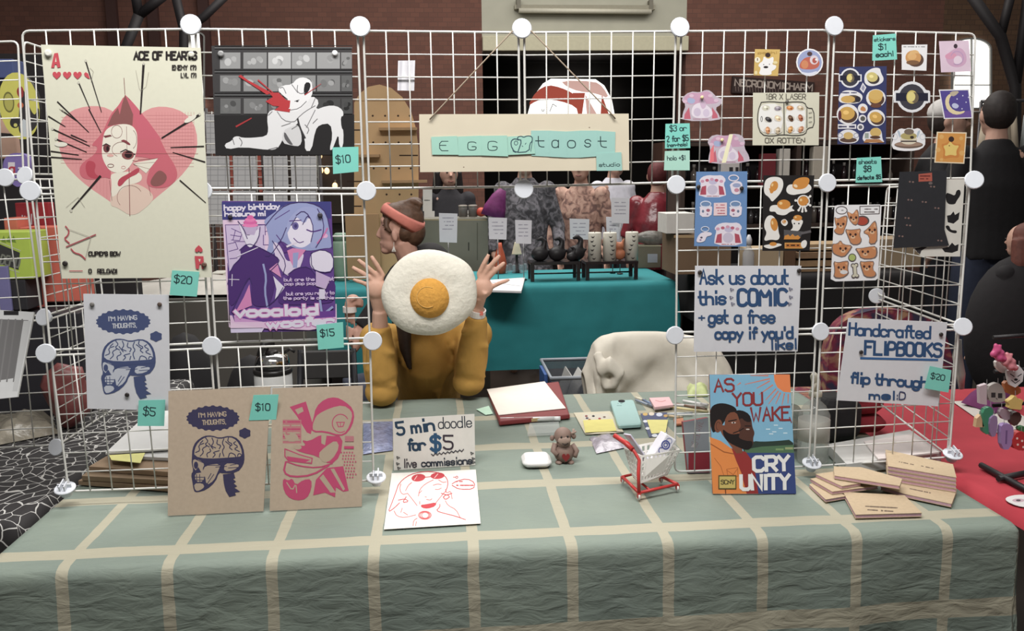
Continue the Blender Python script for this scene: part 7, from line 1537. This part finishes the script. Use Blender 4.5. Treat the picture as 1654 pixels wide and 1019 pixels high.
MB().rbox((xc, 1.14, .46), (.26, .28, .025), M((54, 52, 52), .6), .03).build('seat', t); MB().rbox((xc, 1.325, .78), (.22, .02, .11), M((54, 52, 52), .6), .008).build('backrest', t)
# ================================================================== CHAIR WITH WHITE JACKET, BIN
YJ = 1.28
t = thing('folding_chair', 'black folding chair under the white jacket', 'chair', (U(1065, 600, YJ).x, YJ, 0)); xc = U(1065, 600, YJ).x
zj = U(1060, 540, YJ).z
for s_ in (-1, 1): MB().tube([(xc+s_*.2, YJ+.0, zj-.04), (xc+s_*.21, YJ+.1, .45), (xc+s_*.22, YJ+.4, 0)], .012, M((40, 40, 42), .4, .4), 8).build('leg', t); MB().tube([(xc+s_*.22, YJ+.08, 0), (xc+s_*.21, YJ+.42, .45)], .012, M((40, 40, 42), .4, .4), 8).build('leg', t)
MB().rbox((xc, YJ+.27, .46), (.42, .38, .03), M((44, 42, 42), .6), .04).build('seat', t); MB().rbox((xc, YJ, zj-.12), (.4, .02, .16), M((44, 42, 42), .6), .008).build('backrest', t)
JW = M((212, 204, 188), .9, 0, .04, 30, bump=.15); P = []
TOPC = [(945, 600), (951, 574), (960, 553), (975, 541), (992, 536), (1020, 534), (1060, 534), (1100, 537), (1130, 543), (1152, 558), (1166, 580), (1178, 606)]
n_ = 60
def topy(u):
    f = u*(len(TOPC)-1); i = min(int(f), len(TOPC)-2); f -= i
    return TOPC[i][0]*(1-f)+TOPC[i+1][0]*f, TOPC[i][1]*(1-f)+TOPC[i+1][1]*f
for i in range(n_+1):
    u = i/n_; x, y = topy(u); top = U(x, y, YJ); row = []
    for j in range(31):
        v = j/30; half = .045+.02*math.sin(u*9)
        if v < .46: h = (.46-v)/.46; yy = -half-.05*h+min(.028, noise.noise(Vector((u*5+h*2, h*2.5, 1)))*.08+noise.noise(Vector((u*13-h*5, h*5, 4)))*.055)*min(1, h*3); zz = -h*.42-.03
        elif v > .54: h = (v-.54)/.46; yy = half+.02*h; zz = -h*.34-.03
        else: an = (v-.46)/.08*math.pi; yy = -half*math.cos(an); zz = -.03+.03*math.sin(an)
        row.append(Vector((top.x+(.02*noise.noise(Vector((v*5, u*7, 2)))), YJ+yy, top.z+zz)))
    P.append(row)
mb = MB(); mb.grid(P, JW); o = mb.build('jacket', solid=.012, subsurf=1); tag(o, 'white jacket draped over the chair back behind the table', 'jacket')
mb = MB(); mb.tube([U(968, 600, YJ-.09), U(985, 588, YJ-.12), U(1000, 602, YJ-.11), U(990, 622, YJ-.1), U(975, 625, YJ-.09)], [(.03, .02), (.034, .024), (.034, .024), (.03, .02), (.02, .014)], JW, 12); mb.tube([U(965, 570, YJ-.06), U(972, 590, YJ-.09), U(978, 622, YJ-.09)], [.02, .022, .018], JW, 10); mb.build('hood_fold', o, remesh=.008, smooth=3)
YB_ = 2.0
B0, B1, B2, B3 = U(872, 562, YB_+.25), U(970, 556, YB_+.25), U(985, 625, YB_-.12), U(893, 622, YB_-.12)
t = thing('storage_bin', 'clear grey storage bin with blue handles left of the white jacket', 'bin', Vector(((B0.x+B2.x)/2, YB_, .3)))
zr = (B0.z+B3.z)/2; x0_, x1_ = B0.x+.0, B2.x+.02; y0_, y1_ = YB_-.2, YB_+.2
GB = M((96, 100, 108), .2, 0, .03, 10, alpha=.55, spec=.7)
mb = MB(); rim_ = [Vector((x0_, y0_, zr)), Vector((x1_, y0_, zr)), Vector((x1_, y1_, zr)), Vector((x0_, y1_, zr))]; cc = sum(rim_, Vector())/4
bot = [cc.lerp(q, .86)-Vector((0, 0, .26)) for q in rim_]
mb.loft([bot, rim_], GB, False, False); mb.add(bot, [(0, 3, 2, 1)], GB); mb.build('tub', t, solid=.004)
MB().tube([q for q in rim_], .009, M((140, 146, 154), .3), 8, closed=True).build('rim', t)
MB().box((x0_-.012, YB_, zr-.05), (.016, .2, .09), M((60, 96, 160), .4), 0).build('handle', t)
for i, (dx, a_) in enumerate(((.08, 18), (.13, 28), (.2, 12))):
    tag(MB().box((x0_+dx, YB_-.03, zr-.09), (.006, .22, .17), M(((170, 168, 164), (200, 198, 194), (90, 92, 96))[i], .5), rot=RY(a_)).build('folder'), ('grey folder leftmost in the clear storage bin', 'white folder leaning in the clear storage bin', 'dark folder rightmost in the clear storage bin')[i], 'folder')
tag(MB().box(cc+Vector((0, 0, -.26-(zr-.26)/2-.002)), (x1_-x0_, .36, zr-.27), M((40, 36, 38), .8)).build('crate', bevel=.006), 'black crate under the clear storage bin', 'crate')
# ================================================================== DARK STALL BEHIND THE RIGHT PANELS
DX0, DX1, DY0 = BX1+.05, U(1490, 440, 2.7).x, 2.7
DZ = U(1200, 446, DY0).z
cl4 = drape('tablecloth', DX0+.06, DX1, DY0, DY0+.68, DZ, M((32, 29, 30), .85, 0, .1, 8), .3, .8, .3, .04, 1.0, 17); tag(cl4, 'black tablecloth on the stall behind the right wire panels', 'tablecloth')
t = thing('folding_table', 'table under the black cloth at the right', 'table', ((DX0+DX1)/2, DY0+.4, 0)); MB().box(((DX0+DX1)/2+.03, DY0+.34, DZ-.021), (DX1-DX0-.14, .6, .022), M((120, 120, 118), .5)).build('tabletop', t)
for x in (DX0+.25, DX1-.2):
    for y in (DY0+.1, DY0+.58): MB().tube([(x, y, 0), (x, y, DZ-.031)], .015, M((70, 70, 72), .4, .6), 10).build('leg', t)
YD = DY0+.12
pbox(1090, 378, 1182, 446, YD, .3, M((122, 96, 70), .8, 0, .1, 6), 'cardboard_box', 'brown cardboard box under the blue sticker sheet', 'box', lambda a: a.line([(1090, 382), (1182, 382)], 4, (180, 150, 106)), zb=DZ+.002)
pbox(1076, 344, 1122, 379, YD+.02, .2, M((216, 212, 204), .7), 'white_box', 'white box on the brown cardboard box beside the fifth post', 'box', zb=U(1100, 377.5, YD).z)
pbox(1215, 402, 1266, 446, YD, .25, M((176, 152, 118), .7, 0, .06, 6), 'cardboard_box', 'pale tan box under the black egg sheet', 'box', zb=DZ+.002)
pbox(1266, 402, 1286, 446, YD, .25, M((104, 74, 50), .8), 'wooden_block', 'dark wooden block beside the pale tan box', 'block', zb=DZ+.002)
for i in range(4): pbox(1290, 432-i*13, 1400-6*i, 444-i*13, YD+.02*(i % 2), .22, M(((150, 116, 80), (166, 132, 92), (140, 108, 76), (170, 140, 100))[i], .85, 0, .2, 18), 'wood_slab', '%s rough wooden slab stacked behind the sixth post' % ('lowest', 'second', 'third', 'topmost')[i], 'wood', zb=(DZ+.002 if i == 0 else None), group='stacked wood slabs', bevel=.002)
o = Vector((U(1208, 440, YD-.05).x, YD-.05, DZ)); s_ = 1/ppm(YD); t = thing('clear_bottle', 'clear pump bottle between the blue and black sticker sheets', 'bottle', o)
MB().lathe([(9*s_, 0), (9.5*s_, 5*s_), (9.5*s_, 36*s_), (4*s_, 46*s_), (4*s_, 50*s_)], o, M((190, 194, 200), .08, 0, 0, alpha=.45, spec=.9), 18).build('bottle', t); MB().lathe([(5*s_, 50*s_), (5*s_, 58*s_), (2*s_, 66*s_)], o, M((200, 200, 204), .3), 14).build('pump', t)
pbox(1390, 385, 1490, 446, YD+.1, .25, M((166, 142, 110), .7, 0, .08, 6), 'cardboard_box', 'tan box behind the right wing of wire panels', 'box', zb=DZ+.002)
# dark shelf of bottles and wares further back
YS = 3.62; t = thing('shelf_unit', 'dark shelf unit behind the sticker sheets', 'shelf', (U(1290, 400, YS).x, YS+.2, 0))
xs0, xs1 = U(1098, 300, YS).x, U(1475, 300, YS).x; WK = M((70, 54, 46), .7, 0, .1, 8)
zs = [U(1250, y, YS).z for y in (365, 302, 232)]
for z in zs: MB().box(((xs0+xs1)/2, YS+.17, z), (xs1-xs0, .34, .022), WK).build('shelf', t)
for x in (xs0+.02, (xs0+xs1)/2, xs1-.02): MB().box((x, YS+.17, (zs[2]+.03)/2), (.03, .34, zs[2]+.03), WK).build('upright', t)
MB().box(((xs0+xs1)/2, YS+.335, (zs[2]+.03)/2), (xs1-xs0, .014, zs[2]+.03), M((38, 33, 33), .8, 0, .1, 8)).build('back_panel', t)
rnd = random.Random(11); cols = ((44, 40, 42), (30, 28, 30), (70, 66, 68), (52, 36, 40), (110, 100, 92), (38, 36, 44)); BN = []
for k, z in enumerate((zs[0]+.012, zs[1]+.012)):
    x = xs0+.07
    while x < xs1-.06:
        if abs(x-(xs0+xs1)/2) > .05:
            h = rnd.uniform(.1, .19) if k else rnd.uniform(.08, .17); r_ = rnd.uniform(.016, .027); c = cols[rnd.randrange(6)]
            o = Vector((x, YS+.08+rnd.uniform(0, .06), z)); t2 = thing('bottle', 'small dark bottle in the row on the %s shelf behind the sticker sheets' % ('lower', 'upper')[k], 'bottle', o, 'dark bottles on the %s shelf' % ('lower', 'upper')[k])
            MB().lathe([(r_, 0), (r_, h*.6), (r_*.4, h*.74), (r_*.4, h*.85)], o, M(c, .15, 0, .05, 20, spec=.7), 12).build('body', t2); MB().lathe([(r_*.5, h*.85), (r_*.5, h)], o, M((150, 146, 140) if rnd.random() < .35 else (40, 36, 36), .4), 10).build('cap', t2)
        x += rnd.uniform(.055, .075)
for i, (x0, x1, y0, c, lab) in enumerate(((1258, 1277, 240, (206, 200, 190), 'pale boxed card under the loaf print'), (1312, 1338, 236, (190, 180, 164), 'cream paper stack by the sixth post'), (1230, 1254, 248, (120, 34, 44), 'dark red cloth doll on the shelf under the loaf print'))):
    pbox(x0, y0, x1, 300, YS-.0, .07, M(c, .7, 0, .05), 'boxed_card' if i < 2 else 'red_doll', lab, 'card' if i < 2 else 'doll', zb=zs[1]+.012)
t = pbox(1163, 262, 1195, 300, YS+.0, .06, M((206, 200, 198), .7), 'house_ornament', 'small white house ornament above the blue sticker sheet', 'ornament', lambda a: (a.rect(1178, 270, 1184, 280, (60, 56, 58)), a.rect(1188, 270, 1193, 280, (60, 56, 58))), zb=zs[1]+.012)
# NECRONOMICHARM board on the far wall
YN = YW-.05
a = Art(*vplane(YN)); a.slab([(1184, 123), (1316, 133), (1313, 153), (1182, 150)], M((56, 40, 38), .8, 0, .1, 6), .05)
a.text('NECRONOMICHARM', 1187, 138, 1312, 10, 2.4, (176, 160, 150), 147, sm=0)
for i in range(16): a.line([(1188+i*4.6, 140+i*.25), (1188.5+i*4.6, 147+i*.2)], 1.2, (120, 100, 96))
a.done('name_board', 'dark name board lettered NECRONOMICHARM on the far brick wall', 'sign')
mb = MB(); bz = U(1250, 240, YW-.3); mb.box((U(1200, 230, YW-.4).x, YW-.5, U(1200, 230, YW-.4).z-.4), (2.2, .5, .8), M((92, 62, 48), .7, 0, .08, 6)); o = tag(mb.build('cabinet', org=(U(1200, 230, YW-.4).x, YW-.5, 0)), 'dark brown cabinet against the far wall under the name board', 'cabinet'); MB().box((U(1200, 230, YW-.4).x, YW-.5, (U(1200, 230, YW-.4).z-.8)/2), (2.1, .46, U(1200, 230, YW-.4).z-.8), M((70, 50, 42), .7)).build('base', o)
# ================================================================== RIGHT FOREGROUND: jars, bags, floral chair
o = UZ(1312, 745, z0); o = Vector((o.x, o.y, z0)); s_ = 1/ppm(o.y); t = thing('spray_bottle', 'clear spray bottle with a cream trigger behind the comic', 'bottle', o)
GLS = M((196, 200, 196), .06, 0, 0, alpha=.35, spec=.9)
MB().lathe([(24*s_, 0), (26*s_, 6*s_), (26*s_, 84*s_), (18*s_, 100*s_), (9*s_, 108*s_), (9*s_, 116*s_)], o, GLS, 24).build('bottle', t); MB().lathe([(26.4*s_, 40*s_), (26.4*s_, 76*s_)], o, M((190, 186, 176), .5, alpha=.7), 24, None, True).build('label', t)
mb = MB(); CRM = M((206, 200, 180), .4); mb.lathe([(11*s_, 116*s_), (11*s_, 124*s_), (6*s_, 126*s_)], o, CRM, 16); mb.tube([o+Vector((0, 0, 124*s_)), o+Vector((0, 0, 140*s_)), o+Vector((-6*s_, -.01, 152*s_)), o+Vector((-10*s_, -.02, 158*s_))], [.012, .012, .011, .006], CRM, 10); mb.tube([o+Vector((-3*s_, -.01, 140*s_)), o+Vector((-12*s_, -.016, 128*s_))], .005, CRM, 8); mb.build('trigger', t)
o = UZ(1290, 742, z0)+Vector((0, .12, 0)); tag(MB().lathe([(.05, 0), (.055, .01), (.055, .1), (.045, .115)], o, M((110, 116, 108), .08, 0, .2, 30, alpha=.6, spec=.9), 22).build('glass_jar'), 'short glass jar behind the spray bottle', 'jar')
o = UZ(1360, 716, z0); o.z = z0; tag(MB().rbox(o+Vector((0, .05, .065)), (.13, .13, .13), M((34, 32, 34), .8, 0, .1, 20, bump=.3), .05).build('black_pouch', bevel=.01), 'black fabric pouch behind the lower right wire panel', 'pouch')
RDc = M((168, 42, 56), .85, 0, .1, 18, bump=.3)
o = UZ(1406, 706, z0); tag(MB().rbox(Vector((o.x, o.y+.08, z0+.027)), (.14, .13, .05), RDc, .04).build('red_pouch', bevel=.01), 'lower red fabric pouch beside the black pouch', 'pouch')
tag(MB().rbox(Vector((o.x-.004, o.y+.085, z0+.085)), (.135, .13, .06), RDc, .045, .1).build('red_pouch', bevel=.01), 'upper red fabric pouch under the yellow star', 'pouch')
c_ = Vector((o.x, o.y+.05, z0+.138)); pts = []
for k in range(10):
    r_ = .055 if k % 2 == 0 else .028; an = math.pi/2+k*math.pi/5; pts.append(c_+Vector((r_*math.cos(an), r_*math.sin(an)*.9, .02*math.sin(an))))
tag(MB().prism(pts, (0, 0, .02), M((216, 176, 50), .7)).build('star_plush', bevel=.006), 'yellow star plush lying on the red pouches', 'plush toy')
YF = 1.35; FL = clothpat((44, 40, 62), (112, 34, 56), (150, 118, 90), 11)
t = thing('floral_chair', 'chair with a dark floral backrest behind the flipbook sign', 'chair', (U(1430, 560, YF).x, YF+.2, 0)); mb = MB()
fr_ = [(1336, 600), (1340, 560), (1352, 530), (1375, 510), (1410, 500), (1450, 500), (1490, 508), (1520, 525), (1535, 560), (1540, 600)]
pts = [U(x, y, YF) for x, y in chaikin(fr_, 1)]; pts += [Vector((pts[-1].x, YF, .45)), Vector((pts[0].x, YF, .45))]
mb.prism(pts, (0, .07, 0), FL); mb.build('backrest', t, bevel=.02)
xa, xb_ = pts[0].x, pts[-3].x
MB().rbox(((xa+xb_)/2, YF+.3, .45), (xb_-xa, .48, .07), FL, .05).build('seat', t)
for x in (xa+.04, xb_-.04):
    for y in (YF+.06, YF+.5): MB().tube([(x, y, 0), (x, y, .42)], .016, M((60, 56, 56), .4, .4), 8).build('leg', t)
tag(MB().tube([U(1549, 548, .03), U(1546, 575, .03), U(1552, 605, .03), U(1553, 628, .03)], [(.007, .006), (.014, .007), (.013, .006), (.007, .005)], M((176, 174, 170), .3, .5), 10).build('hanger'), 'pale grey curved hook behind the right end post', 'hook')
# ---- seated person in black with reddish curls at the far right
stander(U(1642, 500, 1.95).x, 1.95, 1.24, (32, 29, 31), (30, 28, 30), (104, 56, 44), 'person in black with reddish brown curls at the right photo edge', 200, long_hair=True, extra=lambda t, p, k: MB().ell(p(0, .02, .98), (.36*k, .24*k, .52*k), M((32, 29, 31), .85, 0, .1, 25, bump=.15), n=24, k=14).build('coat', t))
# ================================================================== RED STALL AT THE RIGHT
RX0, RX1, RY0, RY1, RZ_ = 2.20, 3.9, -.42, .82, .735
cl5 = drape('tablecloth', RX0, RX1, RY0, RY1, RZ_, M((176, 38, 54), .85, 0, .08, 10, bump=.15), .04, .6, .2, .03, .8, 21); tag(cl5, 'crimson tablecloth on the stall to the right', 'tablecloth')
t = thing('folding_table', 'table under the crimson cloth', 'table', ((RX0+RX1)/2, (RY0+RY1)/2, 0)); MB().box(((RX0+RX1)/2, (RY0+RY1)/2, RZ_-.021), (RX1-RX0-.06, RY1-RY0-.06, .022), M((150, 150, 148), .5)).build('tabletop', t)
for x in (RX0+.15, RX1-.15):
    for y in (RY0+.12, RY1-.12): MB().tube([(x, y, 0), (x, y, RZ_-.03)], .015, M((70, 70, 72), .4, .6), 10).build('leg', t)
rz = RZ_+.004
heap(((1538, 648), (1600, 645), (1710, 700), (1650, 726)), rz, .012, M((196, 188, 180), .9, 0, .05, 20, bump=.2), 'white_cloth', 'white cloth laid on the crimson stall', 'cloth', T=(lambda x, y: (x, y)), n=10, seed=1)
heap(((1552, 650), (1600, 646), (1650, 650), (1606, 668)), rz+.012, .075, M((110, 40, 96), .8, 0, .1, 20, bump=.2), 'purple_cloth', 'purple cloth bunched behind the charm rack', 'cloth', T=(lambda x, y: (x, y)), seed=8)
# charm rack
BR_ = M((34, 31, 33), .5)
f0 = UZ(1612, 778, rz); t = thing('charm_rack', 'black rack hung with charms at the right photo edge', 'rack', UZ(1640, 772, rz)); f1 = UZ(1690, 762, rz)
MB().tube([f0+Vector((0, 0, .008)), f1+Vector((0, 0, .008))], .008, BR_, 8).build('base_bar', t); MB().tube([f0+Vector((.02, -.09, .008)), f0+Vector((.02, .1, .008))], .008, BR_, 8).build('foot', t)
fm = f0.lerp(f1, .75); ztop = U(1640, 538, fm.y).z
MB().tube([fm+Vector((0, 0, .008)), Vector((fm.x, fm.y, ztop))], .007, BR_, 8).build('post', t)
YR = fm.y
for y, x0, x1 in ((545, 1604, 1690), (600, 1606, 1690), (655, 1604, 1690)): MB().tube([U(x0, y, YR), U(x1, y-6, YR)], .005, BR_, 8).build('arm', t)
def charm(pts, c, th, label, name='charm', fn=None, dz=0, sm=1):
    a = Art(*vplane(YR-.03+dz)); a.slab(chaikin(pts, sm, True) if sm else pts, M(c, .4, 0, .05, 30, spec=.5), th)
    top = min(pts, key=lambda q: q[1]); a.line([top, (top[0], top[1]-7)], 1, (150, 150, 150))
    if fn: fn(a)
    return a.done(name, label, 'charm', 'charms on the black rack')
def balloon(x, y, c, label):
    mb = MB(); B = lambda dx, dy, r: mb.ell(U(x+dx, y+dy, YR-.05), (r/ppm(YR),)*3, M(c, .3, 0, .05, 20, spec=.6), n=12, k=8)
    for dx, dy, r in ((0, 0, 7), (7, 4, 6), (-5, 6, 6), (4, 12, 7), (11, 14, 6), (-2, -8, 4), (5, -7, 4)): B(dx, dy, r)
    tag(mb.build('charm', remesh=.004, smooth=1), label, 'charm', 'charms on the black rack')
balloon(1610, 566, (196, 66, 120), 'hot pink knotted balloon charm at the top of the rack'); balloon(1628, 580, (206, 120, 130), 'salmon pink knotted balloon charm at the top of the rack')
charm([(1608, 582), (1618, 586), (1630, 598), (1622, 604), (1610, 596)], (206, 196, 190), .01, 'white hand shaped charm under the pink balloons')
charm([(1596, 625), (1604, 620), (1612, 618), (1620, 624), (1625, 640), (1622, 650), (1600, 650), (1596, 640)], (150, 142, 136), .012, 'grey cat face charm with square dark eyes', fn=lambda a: (a.rect(1601, 634, 1608, 642, (50, 46, 48)), a.rect(1612, 635, 1619, 643, (50, 46, 48)), a.line([(1609, 643), (1611, 645)], 1.2, (60, 50, 50))))
charm([(1626, 600), (1632, 596), (1638, 600), (1646, 590), (1654, 600), (1652, 616), (1640, 626), (1632, 622), (1628, 612)], (212, 210, 210), .008, 'white paper tiger face charm', fn=lambda a: (a.line([(1632, 604), (1638, 608)], 1.4, (40, 40, 44)), a.line([(1644, 608), (1650, 604)], 1.4, (40, 40, 44)), a.ell(1641, 613, 3, 2, (40, 40, 44)), a.line([(1634, 614), (1640, 619), (1647, 614)], 1.2, (40, 40, 44))), dz=-.01, sm=0)
charm([(1627, 648), (1634, 645), (1640, 638), (1645, 645), (1654, 646), (1650, 654), (1651, 662), (1640, 661), (1629, 660), (1631, 654)], (206, 176, 90), .014, 'pale yellow star charm', dz=-.012, sm=1)
charm([(1622, 615), (1640, 618), (1652, 632), (1640, 640), (1624, 634)], (196, 112, 50), .012, 'orange round charm behind the paper tiger', dz=.012)
charm([(1588, 662), (1600, 656), (1606, 664), (1600, 680), (1603, 700), (1590, 702), (1586, 684)], (50, 130, 96), .014, 'green tentacle charm standing on the crimson stall', sm=1)
charm([(1598, 678), (1606, 670), (1612, 674), (1610, 704), (1600, 706)], (140, 116, 156), .014, 'left lilac letter shaped charm', dz=-.006)
charm([(1616, 690), (1622, 684), (1636, 686), (1638, 700), (1632, 726), (1618, 726)], (150, 122, 176), .014, 'right lilac letter shaped charm', fn=lambda a: a.line([(1626, 696), (1625, 716)], 3, (110, 84, 136)), dz=-.012)
charm([(1634, 714), (1640, 700), (1650, 696), (1662, 702), (1664, 726), (1640, 728)], (178, 34, 36), .02, 'red white spotted mushroom charm', fn=lambda a: [a.ell(x, y, 1.8, 1.8, (226, 200, 190)) for x, y in ((1643, 708), (1651, 712), (1644, 718), (1653, 722))], dz=-.014)
charm([(1644, 690), (1656, 688), (1662, 696), (1648, 700)], (40, 110, 60), .012, 'green leafy charm above the red mushroom', dz=-.006)
charm([(1618, 658), (1632, 664), (1634, 676), (1622, 680), (1614, 668)], (150, 130, 140), .012, 'greyish pink cloud charm below the cat face', dz=0)
charm([(1634, 668), (1646, 664), (1652, 676), (1640, 690), (1632, 682)], (70, 52, 46), .014, 'dark brown round charm under the yellow star', dz=-.004)
charm([(1582, 624), (1594, 620), (1594, 654), (1583, 652)], (186, 166, 172), .012, 'pale pink tag charm left of the cat face', dz=.004, sm=0)
charm([(1578, 676), (1584, 670), (1590, 690), (1576, 690)], (196, 160, 116), .012, 'small tan cone charm left of the green tentacle', sm=0)
a = Art(*tplane(rz+.001)); a.slab(chaikin([(1618, 806), (1640, 798), (1680, 800), (1690, 818), (1650, 820)], 2, True), M((214, 210, 208), .6), .001); a.ell(1645, 808, 10, 3, (190, 160, 170)).ell(1645, 808, 4, 1.6, (90, 80, 84)); a.done('sticker', 'white oval eye sticker lying on the crimson cloth', 'sticker')
# hanging garments far right
t = thing('garment_rack', 'metal garment rail behind the black hoodie', 'rack', (U(1640, 300, 5.0).x, 5.0, 0)); RM = M((90, 88, 90), .3, .7)
g0, g1 = U(1585, 164, 5.0), U(1760, 160, 5.0)
MB().tube([g0, g1], .014, RM, 8).build('rail', t)
for p in (g0, g1): MB().tube([p, Vector((p.x, 5.0, 0))], .014, RM, 8).build('upright', t)
for i, (x, c, lab) in enumerate(((1614, (186, 170, 146), 'beige garment hanging behind the black hoodie'), (1684, (150, 156, 156), 'grey garment hanging at the far right'))):
    t2 = thing('hanging_garment', lab, 'garment', U(x, 260, 5.0)); tp = U(x, 170, 5.0); mb = MB()
    mb.tube([tp+Vector((0, 0, -.02)), tp+Vector((0, 0, -.07)), tp+Vector((0, 0, -.3)), tp+Vector((0, 0, -.8))], [(.04, .03), (.12, .05), (.13, .08), (.14, .09)], M(c, .9, 0, .1, 10, bump=.3), 16)
    for s_ in (-1, 1): mb.tube([tp+Vector((s_*.1, 0, -.08)), tp+Vector((s_*.14, -.03, -.45))], [(.05, .05), (.045, .05)], M(c, .9, 0, .1, 10, bump=.3), 10)
    mb.build('garment', t2); MB().tube([tp+Vector((0, 0, .03)), tp+Vector((.015, 0, .015)), tp+Vector((0, 0, 0)), tp+Vector((0, 0, -.03))], .005, M((180, 180, 184), .3, .6), 6).build('hanger', t2)
